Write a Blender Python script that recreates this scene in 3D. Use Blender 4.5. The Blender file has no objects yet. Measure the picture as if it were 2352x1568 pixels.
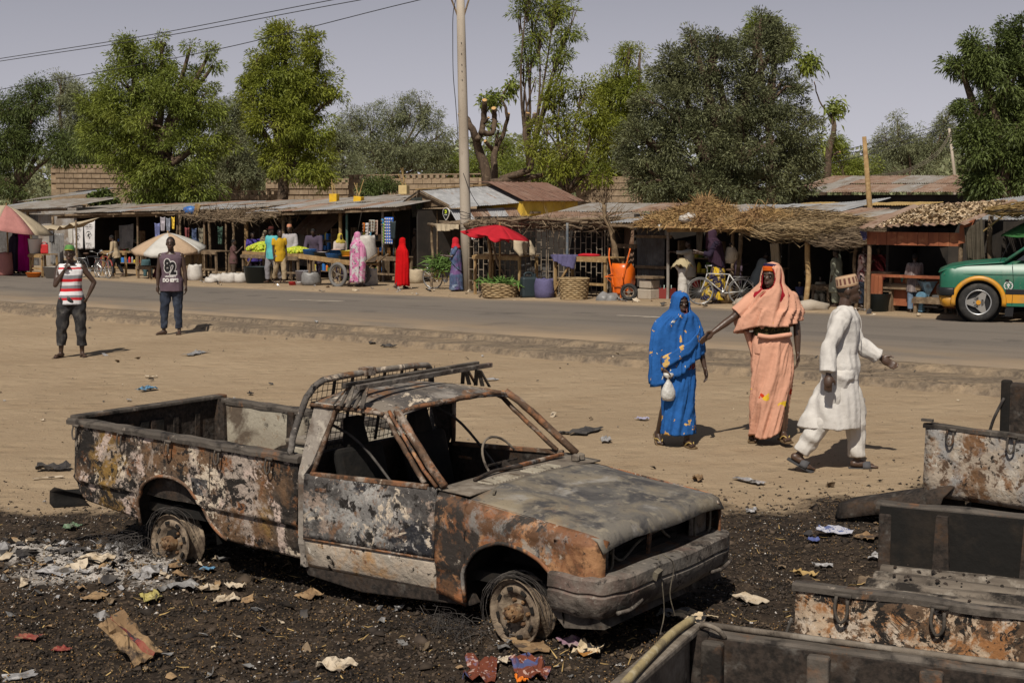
import bpy,bmesh,math,random
import numpy as np
from mathutils import Vector,Matrix,Euler,noise as mnoise
random.seed(7)
RNG=np.random.default_rng(11)
SC=bpy.context.scene
COL=SC.collection
R_=math.radians
# -------------- camera, world, sun, exposure
CAM_H,PITCH,FPX=2.49,R_(5.45),50.0/36.0*2352.0
cam_data=bpy.data.cameras.new('camera')
cam_data.lens=50.0
cam_data.sensor_width=36.0
cam_data.clip_start=0.1
cam_data.clip_end=3000.0
cam=bpy.data.objects.new('camera',cam_data)
COL.objects.link(cam)
cam.location=(0,0,CAM_H)
cam.rotation_euler=(R_(90)-PITCH,0,0)
SC.camera=cam
SUN_EL,SUN_AZ=R_(51),R_(196)
world=bpy.data.worlds.new('World')
SC.world=world
world.use_nodes=True
wn,wl=world.node_tree.nodes,world.node_tree.links
wn.clear()
w_out=wn.new('ShaderNodeOutputWorld')
w_bg=wn.new('ShaderNodeBackground')
w_sky=wn.new('ShaderNodeTexSky')
w_sky.sky_type='NISHITA'
w_sky.sun_disc=False
w_sky.sun_elevation=SUN_EL
w_sky.sun_rotation=SUN_AZ
w_sky.altitude=300
w_sky.air_density=1.0
w_sky.dust_density=1.6
w_sky.ozone_density=1.5
w_hsv=wn.new('ShaderNodeHueSaturation')
w_hsv.inputs['Saturation'].default_value=0.36
w_tint=wn.new('ShaderNodeMix')
w_tint.data_type='RGBA'
w_tint.blend_type='MULTIPLY'
w_tint.inputs[0].default_value=1.0
w_tint.inputs[7].default_value=(1.07,1.015,1.01,1)
w_tc=wn.new('ShaderNodeTexCoord')
w_lift=wn.new('ShaderNodeVectorMath');w_lift.operation='ADD';w_lift.inputs[1].default_value=(0,0,0.16)
w_nrm=wn.new('ShaderNodeVectorMath');w_nrm.operation='NORMALIZE'
wl.new(w_tc.outputs['Generated'],w_lift.inputs[0]);wl.new(w_lift.outputs[0],w_nrm.inputs[0]);wl.new(w_nrm.outputs[0],w_sky.inputs['Vector'])
wl.new(w_sky.outputs[0],w_hsv.inputs['Color'])
wl.new(w_hsv.outputs[0],w_tint.inputs[6])
w_sep=wn.new('ShaderNodeSeparateXYZ');wl.new(w_tc.outputs['Generated'],w_sep.inputs[0])
w_hz=wn.new('ShaderNodeMapRange');w_hz.interpolation_type='SMOOTHERSTEP'
w_hz.inputs[1].default_value=-.02;w_hz.inputs[2].default_value=.42;w_hz.inputs[3].default_value=1.0;w_hz.inputs[4].default_value=0.0
wl.new(w_sep.outputs[2],w_hz.inputs[0])
w_haze=wn.new('ShaderNodeMix');w_haze.data_type='RGBA'
w_haze.inputs[6].default_value=(.50,.56,.64,1);w_haze.inputs[7].default_value=(1.34,1.265,1.24,1)
wl.new(w_hz.outputs[0],w_haze.inputs[0])
w_mul=wn.new('ShaderNodeMix');w_mul.data_type='RGBA';w_mul.blend_type='MULTIPLY';w_mul.inputs[0].default_value=1.0
wl.new(w_tint.outputs[2],w_mul.inputs[6]);wl.new(w_haze.outputs[2],w_mul.inputs[7])
wl.new(w_mul.outputs[2],w_bg.inputs[0])
w_bg.inputs[1].default_value=0.085
wl.new(w_bg.outputs[0],w_out.inputs[0])
sun_data=bpy.data.lights.new('sun','SUN')
sun_data.energy=5.0
sun_data.angle=R_(0.5)
sun_data.color=(1.0,0.93,0.82)
sun=bpy.data.objects.new('sun',sun_data)
COL.objects.link(sun)
_sd=Vector((math.sin(SUN_AZ)*math.cos(SUN_EL),math.cos(SUN_AZ)*math.cos(SUN_EL),math.sin(SUN_EL)))
sun.rotation_euler=(-_sd).to_track_quat('-Z','Y').to_euler()
sun.location=(0,0,60)
SC.view_settings.view_transform='Standard'
SC.view_settings.look='None'
SC.view_settings.exposure=-0.05
SC.view_settings.gamma=1.0
SC.view_settings.use_curve_mapping=False
# -------------- picture geometry -> world
def pix_ray(u,v):
 x,y=(u-1176.0)/FPX,(784.0-v)/FPX
 c,s=math.cos(PITCH),math.sin(PITCH)
 return Vector((x,c+y*s,-s+y*c))
def smooth(t):
 t=np.clip(t,0,1)
 return t*t*(3-2*t)
def _on_plane(u,v,z):
 d=pix_ray(u,v)
 t=(z-CAM_H)/d.z
 return Vector((d.x*t,d.y*t,z))
_A=_on_plane(0,688,0.05)
_B=_on_plane(2352,842,0.45)
_L=math.hypot(_B.x-_A.x,_B.y-_A.y)
RDX,RDY=(_B.x-_A.x)/_L,(_B.y-_A.y)/_L
RNX,RNY=-RDY,RDX
GRADE=0.40/_L
ROAD_W=7.6
ROAD_ANG=math.atan2(RDY,RDX)
def to_sn(x,y):
 ax,ay=x-_A.x,y-_A.y
 return ax*RDX+ay*RDY,ax*RNX+ay*RNY
def from_sn(s,n):
 return _A.x+s*RDX+n*RNX,_A.y+s*RDY+n*RNY
def z_road(s):
 return 0.05+GRADE*np.clip(s,-2,60)
def zg(x,y):
 """ground height (numpy friendly), outside the broken road edge"""
 s,n=to_sn(x,y)
 zr=z_road(s)
 near=smooth((n+10.0)/8.5)*(zr-0.20)
 far=zr+0.0*s
 z=np.where(n<-1.3,near,np.where(n<0.0,zr-0.08,far))
 return z
def G(u,v):
 """ground point seen at pixel (u, v) of the 2352 px wide photograph"""
 z=0.0
 for _ in range(12):
  p=_on_plane(u,v,z)
  s,n=to_sn(p.x,p.y)
  z2=float(zg(p.x,p.y))if not(-0.0<=n<=ROAD_W)else float(z_road(s))+0.03
  z=z*0.4+z2*0.6
 return Vector((p.x,p.y,z))
def scale_at(p):
 """pixels (2352 wide) per metre at a world point"""
 return FPX/(p.y*math.cos(PITCH)-(p.z-CAM_H)*math.sin(PITCH))
def at(u,v,Y):
 """point of pixel (u, v) at world distance Y"""
 d=pix_ray(u,v)
 t=Y/d.y
 return Vector((d.x*t,Y,CAM_H+d.z*t))
# -------------- object helpers
def link(o,parent=None):
 COL.objects.link(o)
 if parent is not None:
  o.parent=parent
 return o
def tag(o,label=None,cat=None,group=None,kind=None):
 if label:o['label']=label
 if cat:o['category']=cat
 if group:o['group']=group
 if kind:o['kind']=kind
 return o
def thing(name,label,cat,loc=(0,0,0),rz=0.0,group=None,tilt=None):
 o=bpy.data.objects.new(name,None)
 o.empty_display_size=0.2
 o.location=loc
 o.rotation_euler=(tilt[0],tilt[1],rz)if tilt else(0,0,rz)
 link(o)
 return tag(o,label,cat,group)
def copy_tree(o,parent=None,root_loc=None,rz=None,label=None):
 c=o.copy()
 COL.objects.link(c)
 if parent is not None:c.parent=parent
 if root_loc is not None:c.location=root_loc
 if rz is not None:c.rotation_euler=(c.rotation_euler[0],c.rotation_euler[1],rz)
 if label:c['label']=label
 for ch in[x for x in o.children]:
  copy_tree(ch,c)
 return c
def mesh_np(name,V,Fq,mats,smooth_=False,midx=None):
 """mesh from an (n,3) array and an (m,3|4) index array"""
 me=bpy.data.meshes.new(name)
 V=np.asarray(V,dtype=np.float32);Fq=np.asarray(Fq,dtype=np.int32)
 k=Fq.shape[1]
 me.vertices.add(len(V));me.vertices.foreach_set('co',V.ravel())
 me.loops.add(Fq.size);me.loops.foreach_set('vertex_index',Fq.ravel())
 me.polygons.add(len(Fq));me.polygons.foreach_set('loop_start',np.arange(len(Fq),dtype=np.int32)*k)
 me.polygons.foreach_set('loop_total',np.full(len(Fq),k,dtype=np.int32))
 if midx is not None:me.polygons.foreach_set('material_index',np.asarray(midx,dtype=np.int32))
 me.update(calc_edges=True)
 if smooth_:me.polygons.foreach_set('use_smooth',np.ones(len(Fq),dtype=bool))
 for m in(mats if isinstance(mats,(list,tuple))else[mats]):me.materials.append(m)
 me.validate()
 return me
class MB:
 """collects shapes and links them as ONE mesh object"""
 def __init__(s):s.v,s.f,s.m,s.M=[],[],[],None
 def _add(s,vs,fs,m=0):
  b=len(s.v)
  if s.M is not None:vs=[s.M@Vector(p)for p in vs]
  s.v+=[tuple(p)for p in vs]
  s.f+=[tuple(b+i for i in f)for f in fs]
  s.m+=[m]*len(fs)
  return s
 def box(s,c,d,rot=(0,0,0),m=0,taper=1.0):
  E=Euler(rot).to_matrix()
  vs=[]
  for z in(-.5,.5):
   k=1.0 if z<0 else taper
   for x,y in((-.5,-.5),(.5,-.5),(.5,.5),(-.5,.5)):
    vs.append(Vector(c)+E@Vector((x*d[0]*k,y*d[1]*k,z*d[2])))
  return s._add(vs,[(3,2,1,0),(4,5,6,7),(0,1,5,4),(1,2,6,5),(2,3,7,6),(3,0,4,7)],m)
 def bar(s,a,b,w,h=None,m=0):
  """square bar from a to b"""
  a,b=Vector(a),Vector(b);h=h or w
  d=(b-a);L=d.length;d.normalize()
  up=Vector((0,0,1))if abs(d.z)<.95 else Vector((1,0,0))
  x=d.cross(up).normalized();y=x.cross(d)
  vs=[]
  for p in(a,b):
   for i,j in((-1,-1),(1,-1),(1,1),(-1,1)):vs.append(p+x*(i*w/2)+y*(j*h/2))
  return s._add(vs,[(3,2,1,0),(4,5,6,7),(0,1,5,4),(1,2,6,5),(2,3,7,6),(3,0,4,7)],m)
 def tube(s,pts,r,n=8,m=0,closed=False,cap=True):
  pts=[Vector(p)for p in pts]
  rs=r if isinstance(r,(list,tuple))else[r]*len(pts)
  k=len(pts)
  t0=(pts[1]-pts[0]).normalized()
  up=Vector((0,0,1))if abs(t0 .z)<.9 else Vector((1,0,0))
  x=t0 .cross(up).normalized()
  vs=[]
  for i in range(k):
   if closed:t=(pts[(i+1)%k]-pts[i-1])
   else:t=pts[min(i+1,k-1)]-pts[max(i-1,0)]
   t.normalize()
   x=(x-t*x.dot(t)).normalized();y=t.cross(x)
   for j in range(n):
    a=2*math.pi*j/n
    vs.append(pts[i]+(x*math.cos(a)+y*math.sin(a))*rs[i])
  fs=[]
  for i in range(k if closed else k-1):
   for j in range(n):
    a,b=i*n+j,i*n+(j+1)%n
    c,d=((i+1)%k)*n+(j+1)%n,((i+1)%k)*n+j
    fs.append((a,b,c,d))
  if cap and not closed:
   fs.append(tuple(range(n-1,-1,-1)));fs.append(tuple(range((k-1)*n,k*n)))
  return s._add(vs,fs,m)
 def lathe(s,prof,n=16,c=(0,0,0),axis='z',m=0,sx=1,sy=1):
  vs=[]
  for r,z in prof:
   for j in range(n):
    a=2*math.pi*j/n
    p=(r*math.cos(a)*sx,r*math.sin(a)*sy,z)
    if axis=='y':p=(p[0],p[2],p[1])
    elif axis=='x':p=(p[2],p[0],p[1])
    vs.append(Vector(p)+Vector(c))
  fs=[]
  for i in range(len(prof)-1):
   for j in range(n):
    fs.append((i*n+j,i*n+(j+1)%n,(i+1)*n+(j+1)%n,(i+1)*n+j))
  return s._add(vs,fs,m)
 def grid(s,P,m=0,cu=False,cv=False):
  """P[i][j] points"""
  nu,nv=len(P),len(P[0])
  vs=[p for row in P for p in row]
  fs=[]
  for i in range(nu if cu else nu-1):
   for j in range(nv if cv else nv-1):
    fs.append((i*nv+j,((i+1)%nu)*nv+j,((i+1)%nu)*nv+(j+1)%nv,i*nv+(j+1)%nv))
  return s._add(vs,fs,m)
 def prism(s,poly,a,b,plane='xz',m=0):
  """extrude polygon poly (2d) along the third axis from a to b; n-gon caps"""
  n=len(poly)
  def P(q,t):
   if plane=='xz':return(q[0],t,q[1])
   if plane=='xy':return(q[0],q[1],t)
   return(t,q[0],q[1])
  vs=[P(q,a)for q in poly]+[P(q,b)for q in poly]
  fs=[tuple(range(n)),tuple(range(2*n-1,n-1,-1))]
  for i in range(n):fs.append((i,i+n,(i+1)%n+n,(i+1)%n))
  return s._add(vs,fs,m)
 def poly(s,pts,m=0):
  return s._add(pts,[tuple(range(len(pts)))],m)
 def ball(s,c,r,nu=10,nv=7,m=0,rot=(0,0,0)):
  r=r if isinstance(r,(tuple,list))else(r,r,r)
  E=Euler(rot).to_matrix()
  prof=[]
  vs=[Vector(c)+E@Vector((0,0,-r[2]))]
  for i in range(1,nv):
   t=-math.pi/2+math.pi*i/nv
   for j in range(nu):
    a=2*math.pi*j/nu
    vs.append(Vector(c)+E@Vector((math.cos(t)*math.cos(a)*r[0],math.cos(t)*math.sin(a)*r[1],math.sin(t)*r[2])))
  vs.append(Vector(c)+E@Vector((0,0,r[2])))
  fs=[]
  for j in range(nu):fs.append((0,1+(j+1)%nu,1+j))
  for i in range(nv-2):
   for j in range(nu):
    a=1+i*nu
    fs.append((a+j,a+(j+1)%nu,a+nu+(j+1)%nu,a+nu+j))
  t=1+(nv-2)*nu
  for j in range(nu):fs.append((t+j,t+(j+1)%nu,len(vs)-1))
  return s._add(vs,fs,m)
 def mesh(s,name,mats,smooth_=False):
  me=bpy.data.meshes.new(name)
  me.from_pydata(s.v,[],s.f)
  for m in(mats if isinstance(mats,(list,tuple))else[mats]):me.materials.append(m)
  me.polygons.foreach_set('material_index',s.m)
  if smooth_:me.polygons.foreach_set('use_smooth',[True]*len(s.f))
  me.update()
  return me
 def build(s,name,mats,parent=None,smooth_=False,loc=None,rot=None,bevel=0,solid=0,label=None,fixn=True):
  me=s.mesh(name,mats,smooth_)
  if fixn:
   bm=bmesh.new();bm.from_mesh(me);bmesh.ops.recalc_face_normals(bm,faces=bm.faces);bm.to_mesh(me);bm.free()
  o=bpy.data.objects.new(name,me)
  link(o,parent)
  if loc:o.location=loc
  if rot:o.rotation_euler=rot
  if bevel:
   md=o.modifiers.new('bevel','BEVEL');md.width=bevel;md.segments=2;md.limit_method='ANGLE'
  if solid:
   md=o.modifiers.new('solid','SOLIDIFY');md.thickness=solid;md.offset=0
  if label:o['label']=label
  return o
def inst(name,me,parent=None,loc=(0,0,0),rot=(0,0,0),sc=None):
 o=bpy.data.objects.new(name,me)
 link(o,parent)
 o.location=loc;o.rotation_euler=rot
 if sc:o.scale=sc
 return o
# -------------- materials
MATS={}
def pmat(name,base,layers=(),rough=0.85,bump=0.0,bscale=30.0,metallic=0.0,rnd=True,spec=0.25,coord='Object',trans=0.0,rlayers=None,alpha=None,island=0.0,sc=1.0):
 """layered procedural surface: each layer = (colour, scale, threshold, softness[, detail, distortion, stretch])"""
 if name in MATS:return MATS[name]
 mt=bpy.data.materials.new(name)
 MATS[name]=mt
 mt.use_nodes=True
 nt=mt.node_tree;N,L=nt.nodes,nt.links
 bs=N['Principled BSDF']
 tc=N.new('ShaderNodeTexCoord')
 co=tc.outputs[coord]
 if rnd:
  oi=N.new('ShaderNodeObjectInfo')
  mu=N.new('ShaderNodeMath');mu.operation='MULTIPLY';mu.inputs[1].default_value=37.0
  L.new(oi.outputs['Random'],mu.inputs[0])
  ad=N.new('ShaderNodeVectorMath');ad.operation='ADD'
  L.new(co,ad.inputs[0]);L.new(mu.outputs[0],ad.inputs[1])
  co=ad.outputs[0]
 def c4(c):return(c[0],c[1],c[2],1)
 cur=None
 k=0
 for ly in layers:
  col,scl,thr,sof=ly[:4]
  det=ly[4]if len(ly)>4 else 6
  dis=ly[5]if len(ly)>5 else 0.0
  st=ly[6]if len(ly)>6 else None
  src=co
  if True:
   mp=N.new('ShaderNodeMapping')
   mp.inputs['Location'].default_value=(k*3.7+1.3,k*5.1,k*2.3)
   if st:mp.inputs['Scale'].default_value=st
   L.new(co,mp.inputs[0]);src=mp.outputs[0]
  nz=N.new('ShaderNodeTexNoise')
  nz.inputs['Scale'].default_value=scl*sc;nz.inputs['Detail'].default_value=det
  nz.inputs['Roughness'].default_value=0.62 if sof>.04 else.72;nz.inputs['Distortion'].default_value=dis
  L.new(src,nz.inputs['Vector'])
  mr=N.new('ShaderNodeMapRange')
  mr.inputs['From Min'].default_value=thr-sof;mr.inputs['From Max'].default_value=thr+sof
  L.new(nz.outputs[0],mr.inputs[0])
  mx=N.new('ShaderNodeMix');mx.data_type='RGBA'
  L.new(mr.outputs[0],mx.inputs[0])
  if cur is None:mx.inputs[6].default_value=c4(base)
  else:L.new(cur,mx.inputs[6])
  mx.inputs[7].default_value=c4(col)
  cur=mx.outputs[2]
  k+=1
 if island:
  gi=N.new('ShaderNodeNewGeometry')
  mr=N.new('ShaderNodeMapRange')
  mr.inputs['To Min'].default_value=1-island;mr.inputs['To Max'].default_value=1+island
  L.new(gi.outputs['Random Per Island'],mr.inputs[0])
  mx=N.new('ShaderNodeVectorMath');mx.operation='SCALE'
  if cur is None:
   rg=N.new('ShaderNodeRGB');rg.outputs[0].default_value=c4(base);cur=rg.outputs[0]
  L.new(cur,mx.inputs[0]);L.new(mr.outputs[0],mx.inputs['Scale'])
  cur=mx.outputs[0]
 if cur is None:bs.inputs['Base Color'].default_value=c4(base)
 else:L.new(cur,bs.inputs['Base Color'])
 bs.inputs['Roughness'].default_value=rough
 bs.inputs['Metallic'].default_value=metallic
 bs.inputs['Specular IOR Level'].default_value=spec
 if trans:
  tr=N.new('ShaderNodeBsdfTranslucent');ms=N.new('ShaderNodeMixShader');ms.inputs[0].default_value=trans
  if cur is None:tr.inputs[0].default_value=c4(base)
  else:L.new(cur,tr.inputs[0])
  L.new(bs.outputs[0],ms.inputs[1]);L.new(tr.outputs[0],ms.inputs[2])
  L.new(ms.outputs[0],N['Material Output'].inputs[0])
 if alpha is not None:bs.inputs['Alpha'].default_value=alpha
 if bump:
  nz=N.new('ShaderNodeTexNoise');nz.inputs['Scale'].default_value=bscale;nz.inputs['Detail'].default_value=5
  L.new(co,nz.inputs['Vector'])
  bp=N.new('ShaderNodeBump');bp.inputs['Strength'].default_value=bump;bp.inputs['Distance'].default_value=0.02
  L.new(nz.outputs[0],bp.inputs['Height']);L.new(bp.outputs[0],bs.inputs['Normal'])
 return mt
def cloth(name,c,dark=0.75,rough=0.9,extra=()):
 d=tuple(x*dark for x in c)
 return pmat(name,c,[(d,3.0,.5,.25),*extra],rough=rough,bump=.55,bscale=13,spec=.1)
# -------------- the setting: ground, road, kerb
def noise2(x,y,sc,seed=0.0):
 """cheap smooth value noise for numpy arrays"""
 xi,yi=np.asarray(x)*sc+seed*17.3,np.asarray(y)*sc-seed*9.1
 x0,y0=np.floor(xi),np.floor(yi)
 fx,fy=xi-x0,yi-y0
 fx,fy=fx*fx*(3-2*fx),fy*fy*(3-2*fy)
 def h(a,b):
  t=np.sin(a*127.1+b*311.7+seed*74.7)*43758.5453
  return t-np.floor(t)
 return(h(x0,y0)*(1-fx)+h(x0+1,y0)*fx)*(1-fy)+(h(x0,y0+1)*(1-fx)+h(x0+1,y0+1)*fx)*fy
def fbm2(x,y,sc,oct_=4,seed=0.0):
 a,t,amp=0.0,0.0,1.0
 for i in range(oct_):
  a=a+amp*noise2(x,y,sc*2**i,seed+i);t+=amp;amp*=.5
 return a/t
BURN_MATH="""the burnt patch: everything nearer than a wavy line behind the pick-up"""
def burn_mask(x,y):
 """1 inside the burnt, ash covered area, 0 on clean sand (numpy)"""
 xs=np.array([-30,-6,-3.6,-2.4,0.0,1.8,2.6,3.4,4.6,7.0,30.0])
 ys=np.array([12.3,12.2,12.1,12.0,11.9,11.9,12.2,12.4,12.7,12.6,12.5])
 b=np.interp(x,xs,ys)
 return smooth(((b-y)+(fbm2(x,y,1.3,4,3.0)-.5)*2.4+.35)/1.7)
def ground_material():
 mt=bpy.data.materials.new('sandy_ground');mt.use_nodes=True
 nt=mt.node_tree;N,L=nt.nodes,nt.links
 bs=N['Principled BSDF'];bs.inputs['Roughness'].default_value=.95;bs.inputs['Specular IOR Level'].default_value=.1
 geo=N.new('ShaderNodeNewGeometry')
 def noise(scale,det=6,stretch=None,rough=.6):
  mp=N.new('ShaderNodeMapping')
  mp.inputs['Rotation'].default_value=(0,0,-ROAD_ANG)
  if stretch:mp.inputs['Scale'].default_value=stretch
  L.new(geo.outputs['Position'],mp.inputs[0])
  n=N.new('ShaderNodeTexNoise');n.inputs['Scale'].default_value=scale;n.inputs['Detail'].default_value=det
  n.inputs['Roughness'].default_value=rough
  L.new(mp.outputs[0],n.inputs['Vector']);return n.outputs[0]
 def ramp(src,a,b):
  m=N.new('ShaderNodeMapRange');m.inputs[1].default_value=a;m.inputs[2].default_value=b
  L.new(src,m.inputs[0]);return m.outputs[0]
 def mix(f,a,b):
  m=N.new('ShaderNodeMix');m.data_type='RGBA'
  if isinstance(f,float):m.inputs[0].default_value=f
  else:L.new(f,m.inputs[0])
  for i,c in((6,a),(7,b)):
   if isinstance(c,tuple):m.inputs[i].default_value=(*c,1)
   else:L.new(c,m.inputs[i])
  return m.outputs[2]
 sand=mix(ramp(noise(.35,8),.35,.65),(.265,.195,.125),(.33,.248,.162))
 sand=mix(ramp(noise(1.1,8,(.6,1.3,1),.7),.50,.75),sand,(.255,.182,.113))
 sand=mix(ramp(noise(7,8,(.8,1.2,1),.7),.55,.75),sand,(.25,.18,.115))
 sand=mix(ramp(noise(.9,8,None,.75),.60,.74),sand,(.215,.155,.10))
 sand=mix(ramp(noise(46,4),.62,.72),sand,(.17,.12,.078))
 sand=mix(ramp(noise(70,3),.66,.72),sand,(.42,.34,.24))
 char=mix(ramp(noise(2.6,8),.38,.62),(.015,.012,.010),(.040,.029,.021))
 char=mix(ramp(noise(16,6),.52,.64),char,(.065,.047,.034))
 char=mix(ramp(noise(42,4),.60,.66),char,(.13,.092,.055))
 at_b=N.new('ShaderNodeAttribute');at_b.attribute_name='burn'
 at_a=N.new('ShaderNodeAttribute');at_a.attribute_name='ash'
 ash=mix(ramp(noise(9,7),.4,.62),(.21,.19,.17),(.46,.42,.38))
 ash=mix(ramp(noise(24,6),.56,.64),ash,(.06,.05,.042))
 nb=noise(7,8,None,.7)
 ad=N.new('ShaderNodeMath');ad.operation='ADD'
 L.new(at_b.outputs['Fac'],ad.inputs[0]);L.new(nb,ad.inputs[1])
 fb=ramp(ad.outputs[0],.82,1.16)
 na=noise(5,8,None,.7)
 aa=N.new('ShaderNodeMath');aa.operation='ADD'
 L.new(at_a.outputs['Fac'],aa.inputs[0]);L.new(na,aa.inputs[1])
 fa=ramp(aa.outputs[0],1.02,1.20)
 at_e=N.new('ShaderNodeAttribute');at_e.attribute_name='edge'
 ae=N.new('ShaderNodeMath');ae.operation='MULTIPLY';L.new(at_e.outputs['Fac'],ae.inputs[0]);L.new(ramp(noise(3.0,8,(.4,1.2,1),.7),.30,.55),ae.inputs[1])
 crumb=mix(ramp(noise(14,7),.4,.65),(.105,.082,.062),(.20,.155,.11))
 sand=mix(ae.outputs[0],sand,crumb)
 col=mix(fb,sand,char)
 col=mix(fa,col,ash)
 L.new(col,bs.inputs['Base Color'])
 bp=N.new('ShaderNodeBump');bp.inputs['Strength'].default_value=.5;bp.inputs['Distance'].default_value=.03
 vo=N.new('ShaderNodeTexVoronoi');vo.inputs['Scale'].default_value=2.7;vo.inputs['Randomness'].default_value=1.0
 L.new(geo.outputs['Position'],vo.inputs['Vector'])
 pit=ramp(vo.outputs['Distance'],.05,.42)
 trk=noise(1.3,5,(.07,4.5,1))
 b0=N.new('ShaderNodeBump');b0 .inputs['Strength'].default_value=.55;b0 .inputs['Distance'].default_value=.05
 hs=N.new('ShaderNodeMath');hs.operation='MULTIPLY_ADD';hs.inputs[1].default_value=.8;L.new(trk,hs.inputs[0]);L.new(pit,hs.inputs[2])
 h2=N.new('ShaderNodeMath');h2 .operation='MULTIPLY_ADD';h2 .inputs[1].default_value=1.6;L.new(noise(3.5,8,None,.65),h2 .inputs[0]);L.new(hs.outputs[0],h2 .inputs[2])
 L.new(h2 .outputs[0],b0 .inputs['Height']);L.new(b0 .outputs[0],bp.inputs['Normal'])
 h=N.new('ShaderNodeMath');h.operation='ADD'
 L.new(noise(12,8,(.6,1.3,1)),h.inputs[0]);L.new(noise(60,4),h.inputs[1])
 L.new(h.outputs[0],bp.inputs['Height']);L.new(bp.outputs[0],bs.inputs['Normal'])
 return mt
M_GROUND=ground_material()
def edges_noise(s):
 return(fbm2(s,0*s,.5,4,5)-.5)*.55+(fbm2(s,0*s,3.0,3,8)-.5)*.22
def ground_height(x,y):
 s,n=to_sn(x,y)
 zr=z_road(s)
 wide=np.clip((s-2)/20,0,1)
 e1=-1.15-.35*wide+edges_noise(s)
 e2=-0.45+.6*edges_noise(s+40)
 base=smooth((n+10.0)/8.5)*(zr-.20)
 st1=smooth((n-e1)/.05)*.10
 st2=smooth((n-e2)/.035)*.075
 z=base+st1+st2+.02*(fbm2(x,y,1.1,4,2)-.5)*np.clip((-.1-n)/.4,0,1)
 z=np.where(n<-12,.02*(fbm2(x,y,1.1,4,2)-.5),z)
 z=np.where((n>-.06)&(n<ROAD_W+.1),zr-.05,z)
 z=np.where(n>=ROAD_W+.1,zr+.02*(fbm2(x,y,.9,3,4)-.5),z)
 cr=np.abs(fbm2(s*.35,n,1.4,3,12)-.5)
 z=np.where((n>e1+.1)&(n<-.1)&(cr<.012),z-.05,z)
 b=burn_mask(x,y)
 z=z+np.where(y<14.5,b*(.09*(fbm2(x,y,1.7,4,6)-.42)+.05*(fbm2(x,y,7,3,7)-.5)),0)
 a=ash_mask(x,y)
 z=z+a*(.05+.05*fbm2(x,y,6,3,9))
 return z
def edge_mask(x,y):
 s,n=to_sn(x,y)
 e1=-1.15-.35*np.clip((s-2)/20,0,1)+edges_noise(s)
 return smooth((n-e1+.06)/.08)*smooth((.4-n)/.3)
def ash_mask(x,y):
 a=np.exp(-(((x+2.80)/.62)**2+((y-9.45)/.56)**2)**1.5)
 a=np.maximum(a,np.exp(-(((x+3.55)/.65)**2+((y-9.85)/.36)**2)**1.5))
 a=np.maximum(a,.75*np.exp(-(((x+2.30)/.33)**2+((y-9.0)/.28)**2)))
 return np.where(y<13,a*1.0,0)
def grid_mesh(name,X,Y,Z,mat,attrs=None):
 nu,nv=X.shape
 V=np.stack([X,Y,Z],-1).reshape(-1,3)
 i,j=np.meshgrid(np.arange(nu-1),np.arange(nv-1),indexing='ij')
 a=(i*nv+j).ravel()
 F=np.stack([a,a+1,a+nv+1,a+nv],1)
 me=mesh_np(name,V,F[:,::-1],mat,True)
 for k,arr in(attrs or{}).items():
  at_=me.attributes.new(k,'FLOAT','POINT')
  at_.data.foreach_set('value',arr.ravel().astype(np.float32))
 o=bpy.data.objects.new(name,me);link(o)
 return o
def _axis(parts):
 out=[]
 for a,b,st in parts:out+=list(np.arange(a,b,st))
 return np.array(sorted(set(np.round(out,4))))
_s=_axis([(-900,-100,80),(-100,-30,7),(-30,0,.6),(0,12,.16),(12,34,.07),(34,60,1),(60,120,8),(120,1000,80)])
_n=_axis([(-140,-40,20),(-40,-18,2),(-18,-15.5,.4),(-15.5,-7.0,.06),(-7.0,-2.0,.14),(-2.0,0.1,.03),(.1,ROAD_W,.9),(ROAD_W,ROAD_W+9,.35),(ROAD_W+9,40,3),(40,120,10),(120,900,80),(900,1700,200)])
S_,N_=np.meshgrid(_s,_n,indexing='ij')
X_,Y_=from_sn(S_,N_)
ground=grid_mesh('ground',X_,Y_,ground_height(X_,Y_),M_GROUND,{'burn':np.where(Y_<15,burn_mask(X_,Y_),0),'ash':ash_mask(X_,Y_),'edge':edge_mask(X_,Y_)})
tag(ground,kind='structure')
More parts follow.
